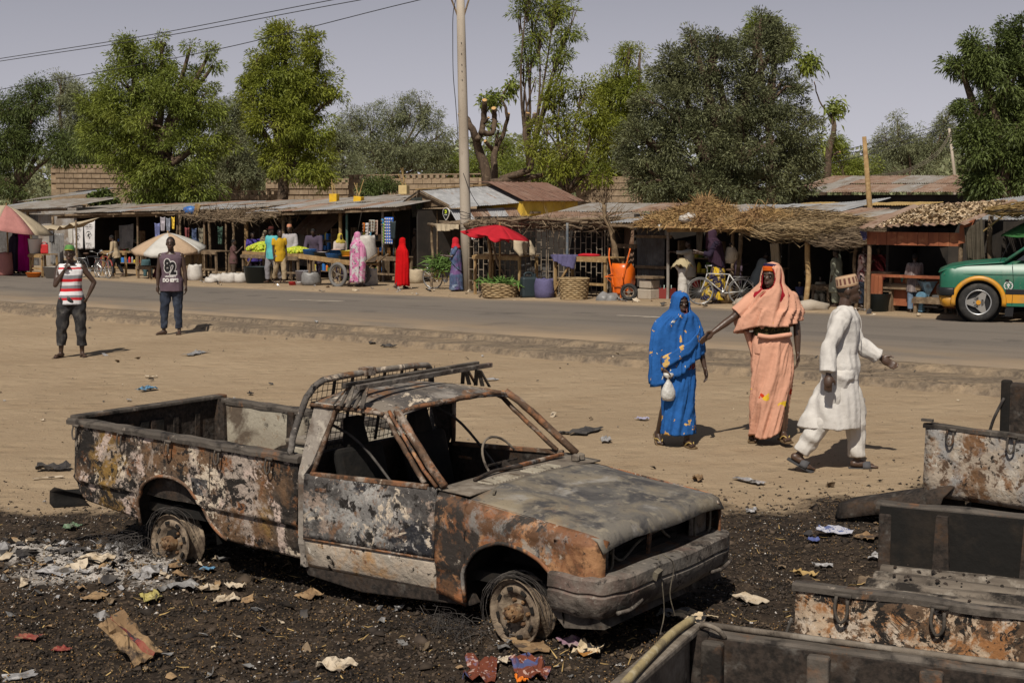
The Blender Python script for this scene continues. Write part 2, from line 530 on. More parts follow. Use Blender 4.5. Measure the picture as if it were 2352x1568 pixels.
def road_material():
 mt=bpy.data.materials.new('worn_asphalt');mt.use_nodes=True
 nt=mt.node_tree;N,L=nt.nodes,nt.links
 bs=N['Principled BSDF'];bs.inputs['Roughness'].default_value=.85;bs.inputs['Specular IOR Level'].default_value=.2
 geo=N.new('ShaderNodeNewGeometry')
 mp=N.new('ShaderNodeMapping');mp.inputs['Rotation'].default_value=(0,0,-ROAD_ANG)
 L.new(geo.outputs['Position'],mp.inputs[0])
 def noise(sc,st,det=6):
  m2=N.new('ShaderNodeMapping');m2 .inputs['Scale'].default_value=st;L.new(mp.outputs[0],m2 .inputs[0])
  n=N.new('ShaderNodeTexNoise');n.inputs['Scale'].default_value=sc;n.inputs['Detail'].default_value=det
  L.new(m2 .outputs[0],n.inputs['Vector']);return n.outputs[0]
 def ramp(s,a,b):
  m=N.new('ShaderNodeMapRange');m.inputs[1].default_value=a;m.inputs[2].default_value=b;L.new(s,m.inputs[0]);return m.outputs[0]
 def mix(f,a,b):
  m=N.new('ShaderNodeMix');m.data_type='RGBA';L.new(f,m.inputs[0])
  for i,c in((6,a),(7,b)):
   if isinstance(c,tuple):m.inputs[i].default_value=(*c,1)
   else:L.new(c,m.inputs[i])
  return m.outputs[2]
 at_=N.new('ShaderNodeAttribute');at_.attribute_name='dust'
 c=mix(ramp(noise(.5,(.25,1,1)),.35,.65),(.118,.100,.083),(.150,.126,.104))
 c=mix(ramp(noise(1.2,(.06,1.3,1)),.52,.7),c,(.088,.075,.064))
 c=mix(ramp(noise(.9,(1,1,1),9),.60,.68),c,(.072,.062,.054))
 c=mix(ramp(noise(.35,(.5,1,1),8),.58,.70),c,(.165,.138,.108))
 c=mix(ramp(noise(60,(1,1,1),3),.4,.75),c,(.18,.155,.13))
 ad=N.new('ShaderNodeMath');ad.operation='MULTIPLY'
 L.new(at_.outputs['Fac'],ad.inputs[0]);L.new(ramp(noise(1.4,(.4,1,1),8),.25,.6),ad.inputs[1])
 c=mix(ad.outputs[0],c,(.25,.185,.122))
 L.new(c,bs.inputs['Base Color'])
 bp=N.new('ShaderNodeBump');bp.inputs['Strength'].default_value=.35;bp.inputs['Distance'].default_value=.01
 L.new(noise(80,(1,1,1),4),bp.inputs['Height']);L.new(bp.outputs[0],bs.inputs['Normal'])
 return mt
_s=_axis([(-300,-40,20),(-40,0,1.0),(0,40,.12),(40,60,2),(60,400,20)])
_t=np.concatenate([np.linspace(0,.08,5),np.linspace(.12,.9,14),np.linspace(.92,1,5)])
S_,T_=np.meshgrid(_s,_t,indexing='ij')
lo=.06+.55*np.abs(edges_noise(S_+40))*.6
hi=ROAD_W-.1+.5*edges_noise(S_+90)
N_=lo+(hi-lo)*T_
X_,Y_=from_sn(S_,N_)
Z_=z_road(S_)+.035*(1-(2*T_-1)**2)
Z_=np.where((T_<=0)|(T_>=1),Z_-.07,Z_)
dust=np.clip(np.maximum(1-T_/.30,(T_-.88)/.10),0,1)
road=grid_mesh('road',X_,Y_,Z_,road_material(),{'dust':dust})
tag(road,kind='structure')
M_LINE=pmat('worn_road_paint',(.42,.36,.29),[((.13,.11,.09),9,.5,.12,6,0,(.3,1,1))],coord='Object')
def road_dash(u0,v0,u1,v1,w):
 a,b=G(u0,v0),G(u1,v1)
 s0,n0=to_sn(a.x,a.y);s1,n1=to_sn(b.x,b.y)
 mb=MB();rows=[]
 for i in range(13):
  t=i/12
  s,n=s0+(s1-s0)*t,n0+(n1-n0)*t
  r=[]
  for k in(-.5,.5):
   ww=w*(1+.5*(random.random()-.5))*(0.35 if i in(0,12)else 1)
   x,y=from_sn(s,n+k*ww)
   tt=(n+k*ww)/ROAD_W
   r.append((x,y,float(z_road(s))+.035*(1-(2*tt-1)**2)+.006))
  rows.append(r)
 mb.grid(rows)
 return tag(mb.build('road_marking',M_LINE),kind='structure')
road_dash(668,689,790,693,.32)
road_dash(1418,725,1530,730,.30)
# -------------- burnt metal
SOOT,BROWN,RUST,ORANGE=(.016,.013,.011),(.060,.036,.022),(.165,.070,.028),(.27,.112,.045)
CREAM,GREYF,TAN,PINKISH=(.47,.39,.30),(.20,.19,.18),(.36,.21,.10),(.40,.31,.26)
M_SOOT=pmat('sooted_steel',SOOT,[(BROWN,4,.58,.06,8),((.09,.08,.07),9,.62,.06,8),((.04,.03,.024),30,.5,.1)],rough=.95,bump=.5,bscale=25)
M_BED=pmat('burnt_bed_panel',(.070,.050,.036),[(SOOT,1.3,.49,.05,12,.3),((.13,.075,.04),1.9,.545,.05,12,.3),((.22,.13,.035),1.5,.61,.05,12),((.29,.235,.195),1.7,.535,.03,14,.4),(PINKISH,2.0,.565,.010,14,.4),(CREAM,2.6,.575,.007,14,.4),(SOOT,2.3,.545,.010,14,.4),(RUST,5,.60,.03,12),(SOOT,9,.575,.015,12),(SOOT,20,.60,.02,8),((.34,.28,.22),17,.625,.012,10)],rough=.85,bump=.7,bscale=32,sc=1.25)
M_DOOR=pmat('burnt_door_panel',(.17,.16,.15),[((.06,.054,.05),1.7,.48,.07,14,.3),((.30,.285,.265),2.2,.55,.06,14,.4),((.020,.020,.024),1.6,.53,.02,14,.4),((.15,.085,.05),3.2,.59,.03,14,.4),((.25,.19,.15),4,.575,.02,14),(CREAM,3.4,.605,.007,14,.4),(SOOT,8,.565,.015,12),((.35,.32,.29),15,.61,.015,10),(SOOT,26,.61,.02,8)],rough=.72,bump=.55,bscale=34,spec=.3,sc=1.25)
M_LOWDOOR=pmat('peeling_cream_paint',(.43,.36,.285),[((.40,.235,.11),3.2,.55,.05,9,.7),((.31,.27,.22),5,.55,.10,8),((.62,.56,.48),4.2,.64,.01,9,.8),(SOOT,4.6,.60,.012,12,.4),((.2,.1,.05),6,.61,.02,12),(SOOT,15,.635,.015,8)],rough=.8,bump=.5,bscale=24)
M_FENDER=pmat('rusted_fender',(.245,.098,.040),[((.15,.065,.03),2.4,.5,.12,8,.6),((.33,.17,.08),4,.55,.05,12,.4),((.17,.155,.14),2.4,.555,.03,14,.4),((.03,.024,.02),1.9,.535,.02,14,.4),((.10,.05,.025),6,.55,.03,14),((.30,.25,.2),4.4,.60,.012,14),(CREAM,5.0,.655,.008,12,.4),(SOOT,17,.62,.02,9)],rough=.7,bump=.35,bscale=28,spec=.3)
M_HOOD=pmat('scorched_hood',(.135,.120,.100),[((.075,.07,.068),1.4,.50,.12,10,.5),((.205,.168,.115),2.2,.55,.10,10,.6),((.22,.135,.07),1.6,.61,.08,10,.5),((.052,.048,.047),4.0,.56,.06,12,.5),((.25,.23,.205),3.4,.61,.05,12,.5),((.30,.2,.16),2.4,.65,.03,10),((.21,.18,.135),12,.60,.05,10),((.05,.045,.042),22,.64,.03,8)],rough=.64,bump=.25,bscale=34,spec=.4)
M_ROOF=pmat('scorched_roof',(.165,.140,.115),[((.075,.066,.06),2.4,.50,.06,12,.4),((.24,.215,.19),4,.6,.08,9),(CREAM,3.0,.60,.010,14,.4),((.17,.085,.04),4.4,.58,.04,12),(SOOT,10,.60,.03,10),((.3,.26,.22),24,.62,.02,6)],rough=.8,bump=.45,bscale=30)
M_PILLAR=pmat('flaking_pillar',(.115,.068,.042),[((.26,.215,.175),6,.53,.03,12,.4),(BROWN,5,.51,.05,10),((.21,.095,.045),7,.56,.04,12),(SOOT,11,.62,.03,8),(CREAM,12,.66,.02,8)],rough=.8,bump=.4,bscale=35)
M_CREAMIN=pmat('bare_cream_panel',(.37,.335,.265),[((.25,.215,.165),2,.52,.12,9),((.10,.075,.055),2.6,.56,.05,10,.4),(SOOT,3.1,.60,.03,10),((.2,.14,.09),14,.62,.03)],rough=.85,bump=.3)
M_CPIL=pmat('scorched_pillar',(.23,.20,.17),[((.10,.075,.058),4,.53,.06,10,.3),((.34,.30,.25),6,.57,.03,12),((.17,.08,.04),3.4,.60,.04,10),(SOOT,9,.61,.02,10)],rough=.8,bump=.4)
M_BUMPER=pmat('burnt_bumper',(.115,.102,.088),[((.17,.14,.115),3,.55,.12,8),((.05,.038,.03),2.5,.52,.05,12,.4),((.125,.082,.066),2.4,.61,.05,10),(CREAM,5,.625,.010,14,.4),(SOOT,10,.59,.03,10),((.21,.18,.15),20,.60,.03,8)],rough=.75,bump=.5,bscale=24,spec=.35)
M_RIM=pmat('burnt_rim',(.165,.125,.088),[((.06,.042,.03),7,.52,.1,8),((.26,.2,.14),10,.58,.08,8),(SOOT,16,.62,.05)],rough=.85,bump=.4,bscale=40)
M_HUB=pmat('rusted_hub',(.17,.095,.045),[((.07,.04,.025),14,.52,.1),((.24,.17,.10),22,.6,.08)],rough=.85,bump=.4,bscale=60)
M_RAIL=pmat('charred_rail',(.062,.052,.043),[((.13,.065,.033),3.1,.575,.03,12),((.24,.2,.16),4.3,.62,.015,12),((.115,.097,.08),5,.55,.1,8,0,(.4,1,1)),(SOOT,6,.57,.06,8),((.15,.075,.035),5,.66,.04)],rough=.8,bump=.35,bscale=30)
M_DUST=pmat('dusty_metal',(.155,.128,.10),[((.07,.056,.045),4,.55,.08,8),((.23,.20,.165),9,.58,.08),(SOOT,8,.64,.04,8)],rough=.9,bump=.3)
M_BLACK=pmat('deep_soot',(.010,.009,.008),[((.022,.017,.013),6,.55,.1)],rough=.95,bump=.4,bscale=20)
M_WIRE=pmat('tangled_wire',(.035,.030,.028),[((.09,.08,.07),8,.55,.1)],rough=.7)
M_HOSE=pmat('melted_hose',(.17,.145,.105),[((.06,.05,.04),9,.5,.12)],rough=.85,bump=.3)
M_SPECKA=pmat('speckled_burnt_paint',(.33,.27,.21),[((.17,.09,.045),6,.54,.05,12,.3),((.42,.37,.31),8,.55,.03,12),((.27,.255,.24),5,.56,.05,10),((.09,.055,.035),9,.56,.02,12,.4),(SOOT,13,.60,.015,12,.4),((.13,.07,.035),3,.60,.04,12),(SOOT,40,.62,.02,6)],rough=.88,bump=.5,bscale=30)
M_SPECKB=pmat('blistered_burnt_paint',(.40,.30,.21),[((.27,.125,.05),8,.52,.03,12,.4),((.46,.38,.30),7,.56,.03,12),(SOOT,6.5,.52,.012,12,.6),((.09,.055,.033),12,.56,.02,12,.4),((.33,.17,.08),18,.62,.02,8),(SOOT,34,.60,.02,8)],rough=.88,bump=.5,bscale=28)
def skin(xs,zb,zt,yf,rows=14,flip=False):
 """body panel: columns at xs from zb(x) up to zt(x), yf(x, z) gives the pressed shape"""
 P=[]
 for x in xs:
  a,b=zb(x),zt(x)
  P.append([(x,yf(x,a+(b-a)*j/rows),a+(b-a)*j/rows)for j in range(rows+1)])
 return P
def interp(pts):
 X=[p[0]for p in pts];Z=[p[1]for p in pts]
 return lambda x:float(np.interp(x,X,Z))
def frange(a,b,st):
 n=max(1,int(round(abs(b-a)/st)))
 return[a+(b-a)*i/n for i in range(n+1)]
def rough_path(pts,amp=.004):
 return[tuple(Vector(p)+Vector((random.uniform(-amp,amp)for _ in range(3))))for p in pts]
def sub_path(pts,st=.06):
 out=[Vector(pts[0])]
 for a,b in zip(pts[:-1],pts[1:]):
  a,b=Vector(a),Vector(b);n=max(1,int((b-a).length/st))
  out+=[a.lerp(b,(i+1)/n)for i in range(n)]
 return out
def curve_path(pts,n=6):
 """catmull-rom through pts"""
 P=[Vector(p)for p in pts];P=[P[0]*2-P[1]]+P+[P[-1]*2-P[-2]]
 out=[]
 for i in range(1,len(P)-2):
  for k in range(n):
   t=k/n
   out.append(.5*((2*P[i])+(P[i+1]-P[i-1])*t+(2*P[i-1]-5*P[i]+4*P[i+1]-P[i+2])*t*t+(3*P[i]-P[i-1]-3*P[i+1]+P[i+2])*t**3))
 out.append(P[-2]);return out
def rope_hook(parent,x,y,z,mat,s=1.0,out=-1):
 mb=MB()
 pts=curve_path([(x-.022*s,y+out*.012,z),(x-.026*s,y+out*.022,z-.05*s),(x-.008*s,y+out*.024,z-.092*s),(x+.016*s,y+out*.022,z-.07*s),(x+.018*s,y+out*.02,z-.01*s)],4)
 mb.tube(pts,.0065*s,6)
 mb.box((x,y+out*.008,z+.004),(.06*s,.016,.018))
 return mb.build('rope_hook',mat,parent,True)
def build_pickup():
 W=1.48
 t=thing('burnt_pickup','complete burnt out pickup truck with rusted wing, bare rims and open cab','pickup truck',(0.017,7.86,0.0),R_(-35.63),tilt=(0,R_(1.12)))
 arch=[(-3.262,.20),(-3.257,.362),(-3.225,.425),(-3.183,.493),(-3.105,.551),(-3.023,.582),(-2.902,.593),(-2.80,.578),(-2.715,.545),(-2.65,.492),(-2.6,.433),(-2.55,.365),(-2.502,.309),(-2.44,.262),(-2.38,.232)]
 zb=interp([(-3.985,.415),(-3.96,.40),(-3.85,.305),(-3.265,.25),(-3.2621,.25)]+arch+[(-1.705,.222)])
 def yb(x,z):
  y=.004+.03*max(0,(.40-z)/.2)**2+.012*max(0,(z-.5)/.36)
  y-=.016*math.exp(-((z-.456)/.012)**2)
  if z<.444:y+=.020
  if x<-3.80:y+=.05*((-3.80-x)/.18)**2
  return y
 xs=sorted(set(frange(-3.98,-3.27,.06)+[-3.262]+frange(-3.257,-2.38,.03)+frange(-2.38,-1.705,.06)))
 for side in(0,1):
  P=skin(xs,zb,lambda x:.86,yb,40)
  if side:P=[[(x,W-y,z)for x,y,z in r]for r in P]
  mb=MB();mb.grid(P)
  o=mb.build('bed_side',M_BED,t,True,solid=.012)
  ap=[(x,yb(x,z)-.004,z+.004)for x,z in arch]
  if side:ap=[(x,W-y,z)for x,y,z in ap]
  m2=MB();m2 .tube(curve_path(ap,3),.013,6);m2 .build('arch_lip',M_PILLAR,o,True)
  yi=.085 if not side else W-.085
  m3=MB()
  m3 .box(((-3.95-1.75)/2,yi,.64),(2.2,.012,.44))
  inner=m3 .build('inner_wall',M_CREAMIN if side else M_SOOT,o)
  for xr in(-3.86,-3.1,-2.55,-1.9):
   m4=MB();m4 .prism([(xr-.03,.86),(xr+.03,.86),(xr+.05,.42),(xr-.05,.42)],yi-.035 if side else yi,yi if side else yi+.035,'xz')
   m4 .build('rib',M_SOOT,o)
  mr=MB();ya,yc=(-.012,.10)if not side else(W-.10,W+.012)
  zz=[]
  for i,x in enumerate(frange(-3.99,-1.69,.11)):
   w=.004*math.sin(i*2.1)
   zz.append([(x,ya+w,.845),(x,ya+w,.872+w),(x,ya+.014+w,.888+w),(x,yc-.012,.886-w),(x,yc,.872),(x,yc,.842)])
  mr.grid(zz,cv=True)
  mr.poly(zz[0]);mr.poly(zz[-1])
  mr.build('bed_rail',M_RAIL,t)
  if not side:
   for x in(-3.87,-3.38,-2.89,-2.40,-1.93):rope_hook(t,x,-.012,.842,M_RAIL)
  mh=MB();cx=-2.86;hw=.38
  sect=[(cx+hw*math.cos(a),.42+.24*math.sin(a))for a in[math.pi*i/12 for i in range(13)]]
  mh.prism(sect,yi,yi+(.19 if not side else-.19),'xz')
  mh.build('wheel_housing',M_SOOT,t)
 for x in(-2.505,):
  m=MB();m.tube([(x,.001,.475),(x-.004,.004,.66),(x,.012,.845)],.004,5);m.build('panel_seam',M_BLACK,t)
 mf=MB();mf.prism([(-2.685,.625),(-2.53,.625),(-2.52,.515),(-2.66,.515)],-.006,.004,'xz')
 fl=mf.build('fuel_flap',M_DOOR,t,bevel=.003)
 MB().lathe([(0.0,-.012),(.012,-.012),(.012,-.004)],10,(-2.655,0,.59),'y').build('lock_hole',M_BLACK,fl)
 tg=MB();tg.box((-3.955,W/2,.655),(.035,W-.10,.46))
 tgo=tg.build('tailgate',M_SOOT,t,bevel=.006)
 m=MB();m.box((-3.94,W/2,.895),(.085,W-.03,.03));m.build('tailgate_cap',M_RAIL,tgo,bevel=.008)
 for y in(.30,.52,.74,.96,1.18):
  m=MB();m.box((-3.932,y,.62),(.016,.05,.34));m.build('rib',M_SOOT,tgo,bevel=.004)
 for y in(.655,.80):
  m=MB();m.box((-3.931,y,.735),(.014,.085,.115));m.build('handle_hole',M_BLACK,tgo,bevel=.01)
 m=MB();m.box((-3.94,W-.08,.64),(.11,.07,.50));m.build('corner_post',M_SOOT,t,bevel=.01)
 P=[[(x,y,.42+.012*(1 if(int(i)%2)else 0)+.004*math.sin(x*7+y*9))for x in frange(-3.94,-1.74,.2)]for i,y in enumerate(frange(.08,W-.08,.035))]
 MB().grid(P).build('bed_floor',M_DUST,t)
 m=MB();m.box((-1.735,W/2,.64),(.03,W-.12,.44));m.build('bed_bulkhead',M_CREAMIN,t)
 m=MB();m.box((-1.95,.50,.66),(.26,.40,.46));bx=m.build('bed_box',M_CREAMIN,t,bevel=.03)
 m=MB();m.box((-1.95,.50,.905),(.29,.43,.03));m.build('lid',M_DUST,bx,bevel=.01)
 for k in range(4):
  m=MB();m.tube([(-2.082,.36+k*.09,.87),(-2.083,.37+k*.09+random.uniform(-.01,.01),.72),(-2.082,.355+k*.09,.5)],.004,5);m.build('crack',M_BLACK,bx)
 deb=MB()
 for k in range(160):
  x,y=random.uniform(-3.85,-1.85),random.uniform(.15,W-.15);r=random.uniform(.012,.05)
  deb.ball((x,y,.435),(r,r*random.uniform(.5,1.2),r*.5),5,4,rot=(0,0,random.uniform(0,3)))
 deb.build('bed_rubble',M_SOOT,t)['kind']='stuff'
 m=MB();m.box((-2.75,.5,.475),(.36,.10,.02),(.2,.25,.7));m.build('scrap_strip',M_CREAMIN,t)
 dz=interp([(-1.645,.185),(-.585,.205)]);dt=interp([(-1.645,.785),(-.585,.835)])
 split=interp([(-1.645,.372),(-.585,.412)])
 def yd(x,z):
  y=-.002+.022*max(0,(z-.62)/.2)**2
  s_=split(x)
  if z<s_:y+=.010+.05*((s_-z)/.2)**2
  return y
 for side in(0,1):
  fl=(lambda P:[[(x,W-y,z)for x,y,z in r]for r in P])if side else(lambda P:P)
  ya=lambda y:W-y if side else y
  up=MB();up.grid(fl(skin(frange(-1.642,-.590,.06),lambda x:split(x)+.004,dt,yd,12)))
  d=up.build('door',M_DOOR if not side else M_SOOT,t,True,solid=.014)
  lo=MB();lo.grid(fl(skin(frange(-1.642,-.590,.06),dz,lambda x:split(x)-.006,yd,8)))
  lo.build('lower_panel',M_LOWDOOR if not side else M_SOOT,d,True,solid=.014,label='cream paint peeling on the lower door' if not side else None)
  cr=MB();cr.tube([(x,ya(yd(x,split(x))-.002),split(x))for x in frange(-1.64,-.59,.1)],.009,6);cr.build('door_crease',M_PILLAR,d,True)
  hb=MB();hb.box((-1.497,ya(.003),.704),(.125,.012,.045));h=hb.build('door_handle',M_PILLAR,d,bevel=.006)
  hb=MB();hb.box((-1.497,ya(-.006),.702),(.098,.008,.026));hb.build('handle_recess',M_FENDER,h,bevel=.004)
  MB().lathe([(0,-.006),(.014,-.006),(.014,.004)],10,(-1.565,ya(.004),.635),'y').build('lock_hole',M_BLACK,d)
  wp=[(-1.592,.028,.79),(-1.50,.135,1.185),(-1.44,.15,1.21),(-1.20,.155,1.214),(-1.08,.145,1.178),(-1.0,.12,1.10),(-.70,.036,.845)]
  wf=MB();wf.tube(rough_path(sub_path([(x,ya(y),z)for x,y,z in wp],.05),.002),.0165,6);wf.build('window_frame',M_PILLAR,d,True)
  wf=MB();wf.bar((-1.60,ya(.02),.785),(-.66,ya(.02),.832),.03,.03);wf.build('window_sill',M_PILLAR,d,bevel=.006)
  q=MB()
  pl=[]
  for i in range(15):
   k=i/14;z=.18+(1.22-.18)*k
   kk=max(0,(z-.79)/.43)
   y0=.0+.135*kk+(.02 if z<.30 else 0)
   x0=-1.705+.02*kk;x1=-1.650 if z<.79 else-1.615+.115*kk
   pl.append([(x0,ya(y0+.03),z),(x0+.008,ya(y0+.004),z),(x1,ya(y0+.004),z),(x1+.004,ya(y0+.02),z),(x1,ya(y0+.06),z),(x0,ya(y0+.06),z)])
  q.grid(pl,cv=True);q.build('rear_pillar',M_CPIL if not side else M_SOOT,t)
  q=MB();pa=[(-.545,.035,.845),(-.66,.055,.93),(-.82,.10,1.065),(-.95,.14,1.17),(-1.035,.175,1.225)]
  q.tube(rough_path(sub_path([(x,ya(y),z)for x,y,z in pa],.05),.003),.025,7);q.build('front_pillar',M_PILLAR,t,True)
  q=MB();q.tube(rough_path(sub_path([(x-.045,ya(y-.022),z-.005)for x,y,z in pa],.05),.002),.012,6);q.build('drip_rail',M_FENDER,t,True)
  q=MB();q.prism([(-1.70,.20),(-.40,.215),(-.36,.16),(-1.2,.09),(-1.66,.12)],ya(.05),ya(.16),'xz');q.build('rocker_sill',M_SOOT,t,bevel=.008)
 rows=[]
 for i in range(17):
  u=i/16
  x=-1.725+(-1.005+1.725)*u
  row=[]
  for j in range(25):
   v=j/24
   e=(2*v-1)
   y=W/2+e*(W/2-.135-.03*u)
   z=1.195+.085*(1-abs(e)**3.2)*(1-.55*max(0,(u-.55)/.45)**2)*(1-.45*max(0,(.2-u)/.2)**2)+.006*math.sin(6*u+5*v)
   xx=x+(.025*(1-e*e)if u>.9 else 0)
   row.append((xx,y,z))
  rows.append(row)
 m=MB();m.grid(rows);m.build('roof',M_ROOF,t,True,solid=.012)
 m=MB();m.tube(rough_path(sub_path([(-1.03,.165,1.205),(-1.005,.30,1.232),(-.99,W/2,1.243),(-1.005,W-.30,1.232),(-1.03,W-.165,1.205)],.05),.003),.017,6)
 m.build('windscreen_header',M_PILLAR,t,True)
 for y in(.125,W-.125):
  m=MB();m.tube(rough_path(sub_path([(-1.70,y,1.20),(-1.40,y,1.205),(-1.10,y+(.0),1.205)],.05),.003),.014,6);m.build('roof_gutter',M_PILLAR,t,True)
 m=MB()
 m.box((-1.715,W/2,1.19),(.03,W-.3,.05));m.box((-1.71,W/2,.62),(.025,W-.12,.46));m.box((-1.70,W/2,.86),(.05,W-.14,.05))
 m.build('cab_rear_wall',M_SOOT,t)
 m=MB();rb=[(-1.785,.03,.86),(-1.775,.034,.98),(-1.745,.085,1.17),(-1.72,.125,1.27),(-1.69,.19,1.338),(-1.675,.30,1.358),(-1.67,W/2,1.366)]
 rb=rb+[(x,W-y,z)for x,y,z in reversed(rb[:-1])]
 m.tube(rough_path(curve_path(rb,4),.003),.0215,8);bar=m.build('roll_bar',M_ROOF,t,True)
 m=MB();m.box((-1.668,.62,1.372),(.07,.10,.055));m.build('roll_bar_clamp',M_PILLAR,bar,bevel=.005)
 for y in(.33,.50,.66,.82,1.0,1.15):
  m=MB();m.bar((-1.77,y,.88),(-1.685,y+.0,1.35),.022,.01);m.build('guard_bar',M_SOOT,bar)
 g=MB()
 for k in range(28):
  y=.13+(W-.26)*k/27
  g.tube([(-1.765,y,.88),(-1.72,y+random.uniform(-.006,.006),1.12),(-1.683,y,1.34)],.0027,4,cap=False)
 for k in range(11):
  z=.90+.42*k/10
  g.tube([(-1.765+.08*k/10,y_,z+.004*math.sin(y_*20+k))for y_ in frange(.11,W-.11,.1)],.0027,4,cap=False)
 g.build('wire_guard',M_WIRE,bar)
 for k,xr in enumerate((-1.405,-1.29)):
  m=MB();m.bar((xr,.10,1.352),(xr-.03,W+.04,1.362),.036,.03);rk=m.build('rack_bar',M_RAIL if k==0 else M_BUMPER,t,bevel=.003)
  for y,s_ in((.17,-1),(W-.14,1)):
   for dx in(-.05,.0,.05):
    m=MB();m.bar((xr+dx*.3,y,1.345),(xr+dx*1.2-.02,y+s_*.075,1.225),.028,.008);m.build('rack_bracket',M_RAIL,rk)
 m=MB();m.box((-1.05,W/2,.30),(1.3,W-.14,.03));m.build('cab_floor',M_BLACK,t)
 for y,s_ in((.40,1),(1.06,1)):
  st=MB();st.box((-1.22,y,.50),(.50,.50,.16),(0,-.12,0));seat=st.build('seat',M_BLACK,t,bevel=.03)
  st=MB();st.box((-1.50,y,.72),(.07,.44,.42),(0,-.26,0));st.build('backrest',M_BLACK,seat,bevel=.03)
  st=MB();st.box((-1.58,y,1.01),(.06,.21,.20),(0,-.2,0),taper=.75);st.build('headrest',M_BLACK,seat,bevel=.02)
 for y in(.2,1.25):
  m=MB();m.tube(curve_path([(-1.66,y,1.1),(-1.45,y+.12,.95),(-1.1,y+.15,.62)],5),.010,5);m.build('seat_belt',M_WIRE,t,True)
 m=MB();pts=[]
 for i in range(25):
  a=R_(20)+R_(320)*i/24
  pts.append(Vector((-.87,1.06,.80))+Vector((-.10*math.sin(a),.185*math.cos(a),.155*math.sin(a))))
 m.tube(pts,.0085,6);sw=m.build('steering_wheel',M_DUST,t,True)
 m=MB();m.bar((-.87,1.06,.80),(-.55,1.06,.58),.035);m.bar((-.87,.90,.80),(-.87,1.22,.80),.012);m.build('steering_column',M_SOOT,sw)
 m=MB();m.box((-.58,W/2,.72),(.12,W-.2,.12));m.box((-.50,W/2,.55),(.03,W-.14,.42));m.build('firewall',M_SOOT,t)
 m=MB()
 for i in range(30):
  y=.2+1.1*random.random();m.box((-.60+random.uniform(-.04,.03),y,.79+random.uniform(0,.015)),(random.uniform(.03,.09),random.uniform(.03,.1),.012),(random.uniform(-.4,.4),random.uniform(-.4,.4),random.random()*3))
 m.build('dashboard_ruins',M_DUST,t)['kind']='stuff'
 P=[[(x,y,.822+.012*(1-((2*y/W-1)**2))-.10*(x+.57)*.35)for y in frange(.03,W-.03,.07)]for x in(-.60,-.55,-.48,-.42,-.36)]
 cw=MB().grid(P).build('cowl',M_DUST,t,True,solid=.01)
 for(y0,y1)in((.30,.62),(.74,1.02)):
  for k in range(11):
   y=y0+(y1-y0)*k/10
   m=MB();m.box((-.445,y,.838),(.10,.007,.010),(0,.05,.25));m.build('cowl_slat',M_CREAMIN,cw)
 m=MB();m.tube(curve_path([(-.53,.30,.845),(-.56,.55,.86),(-.52,.78,.858)],5),.011,6);m.build('wiper_arm',M_SOOT,cw,True)
 m=MB();m.bar((-.575,.62,.85),(-.56,1.30,.856),.03,.02);m.build('screen_channel',M_FENDER,cw,bevel=.004)
 for y in(1.27,1.33):
  m=MB();m.lathe([(.028,0),(.028,.03),(.012,.04),(0,.04)],10,(-.44,y,.835));m.build('wiper_spindle',M_DUST,cw)
 rows=[]
 for i in range(25):
  u=i/24
  row=[]
  for j in range(29):
   v=j/28;e=2*v-1
   x=-.375+.925*u+.03*(1-e*e)*u
   z=.803-.095*u+.028*(1-abs(e)**2.4)*(1-.3*u)-.018*abs(e)**6
   z+=.008*math.exp(-((abs(e)-.55)/.05)**2)*(1-u*.3)
   if u>.93:z-=.07*((u-.93)/.07)**2
   z+=.006*math.sin(9*v+3*u)*math.sin(5*u)
   row.append((x,.035+(W-.07)*v,z))
  rows.append(row)
 MB().grid(rows).build('hood',M_HOOD,t,True,solid=.012)
 m=MB();m.box((-.30,.19,.822),(.016,.07,.012),(0,0,.5));m.build('wood_chip',M_HOSE,t)
 zbf=interp([(-.588,.205),(-.55,.21),(-.372,.165),(-.3705,.165),(-.370,.26),(-.377,.357),(-.33,.454),(-.29,.5),(-.236,.537),(-.18,.562),(-.12,.58),(-.06,.582),(-.004,.575),(.055,.564),(.11,.546),(.16,.525),(.201,.495),(.232,.468),(.258,.439),(.2581,.445),(.50,.478),(.545,.478)])
 farch=[(-.372,.19),(-.377,.357),(-.33,.454),(-.29,.5),(-.236,.537),(-.18,.562),(-.12,.58),(-.06,.582),(-.004,.575),(.055,.564),(.11,.546),(.16,.525),(.201,.495),(.232,.468),(.258,.439)]
 ztf=interp([(-.588,.815),(-.38,.792),(.3,.728),(.46,.712),(.545,.675)])
 def ywf(x,z):
  tz=ztf(x)
  y=.0+.045*max(0,1-(tz-z)/.07)**2-.006*math.exp(-((z-.66)/.03)**2)
  if z<.36:y+=.02
  if x>.44:y+=.06*((x-.44)/.1)**2
  return y
 xs=sorted(set(frange(-.585,-.372,.05)+[-.3705]+frange(-.37,.258,.02)+frange(.2581,.545,.04)))
 for side in(0,1):
  P=skin(xs,zbf,ztf,ywf,20)
  ap=[(x,-.005+(.02 if z<.3 else 0),z+.004)for x,z in farch]
  if side:P=[[(x,W-y,z)for x,y,z in r]for r in P];ap=[(x,W-y,z)for x,y,z in ap]
  o=MB().grid(P).build('front_wing',M_FENDER,t,True,solid=.012)
  MB().tube(curve_path(ap,3),.013,6).build('arch_lip',M_FENDER,o,True)
 m=MB();m.box((.36,W/2,.55),(.03,W-.10,.26));m.build('radiator',M_BLACK,t)
 m=MB();m.box((.44,W/2,.475),(.12,W-.06,.03));m.box((.47,W/2,.665),(.08,W-.08,.02));m.build('nose_frame',M_RAIL,t)
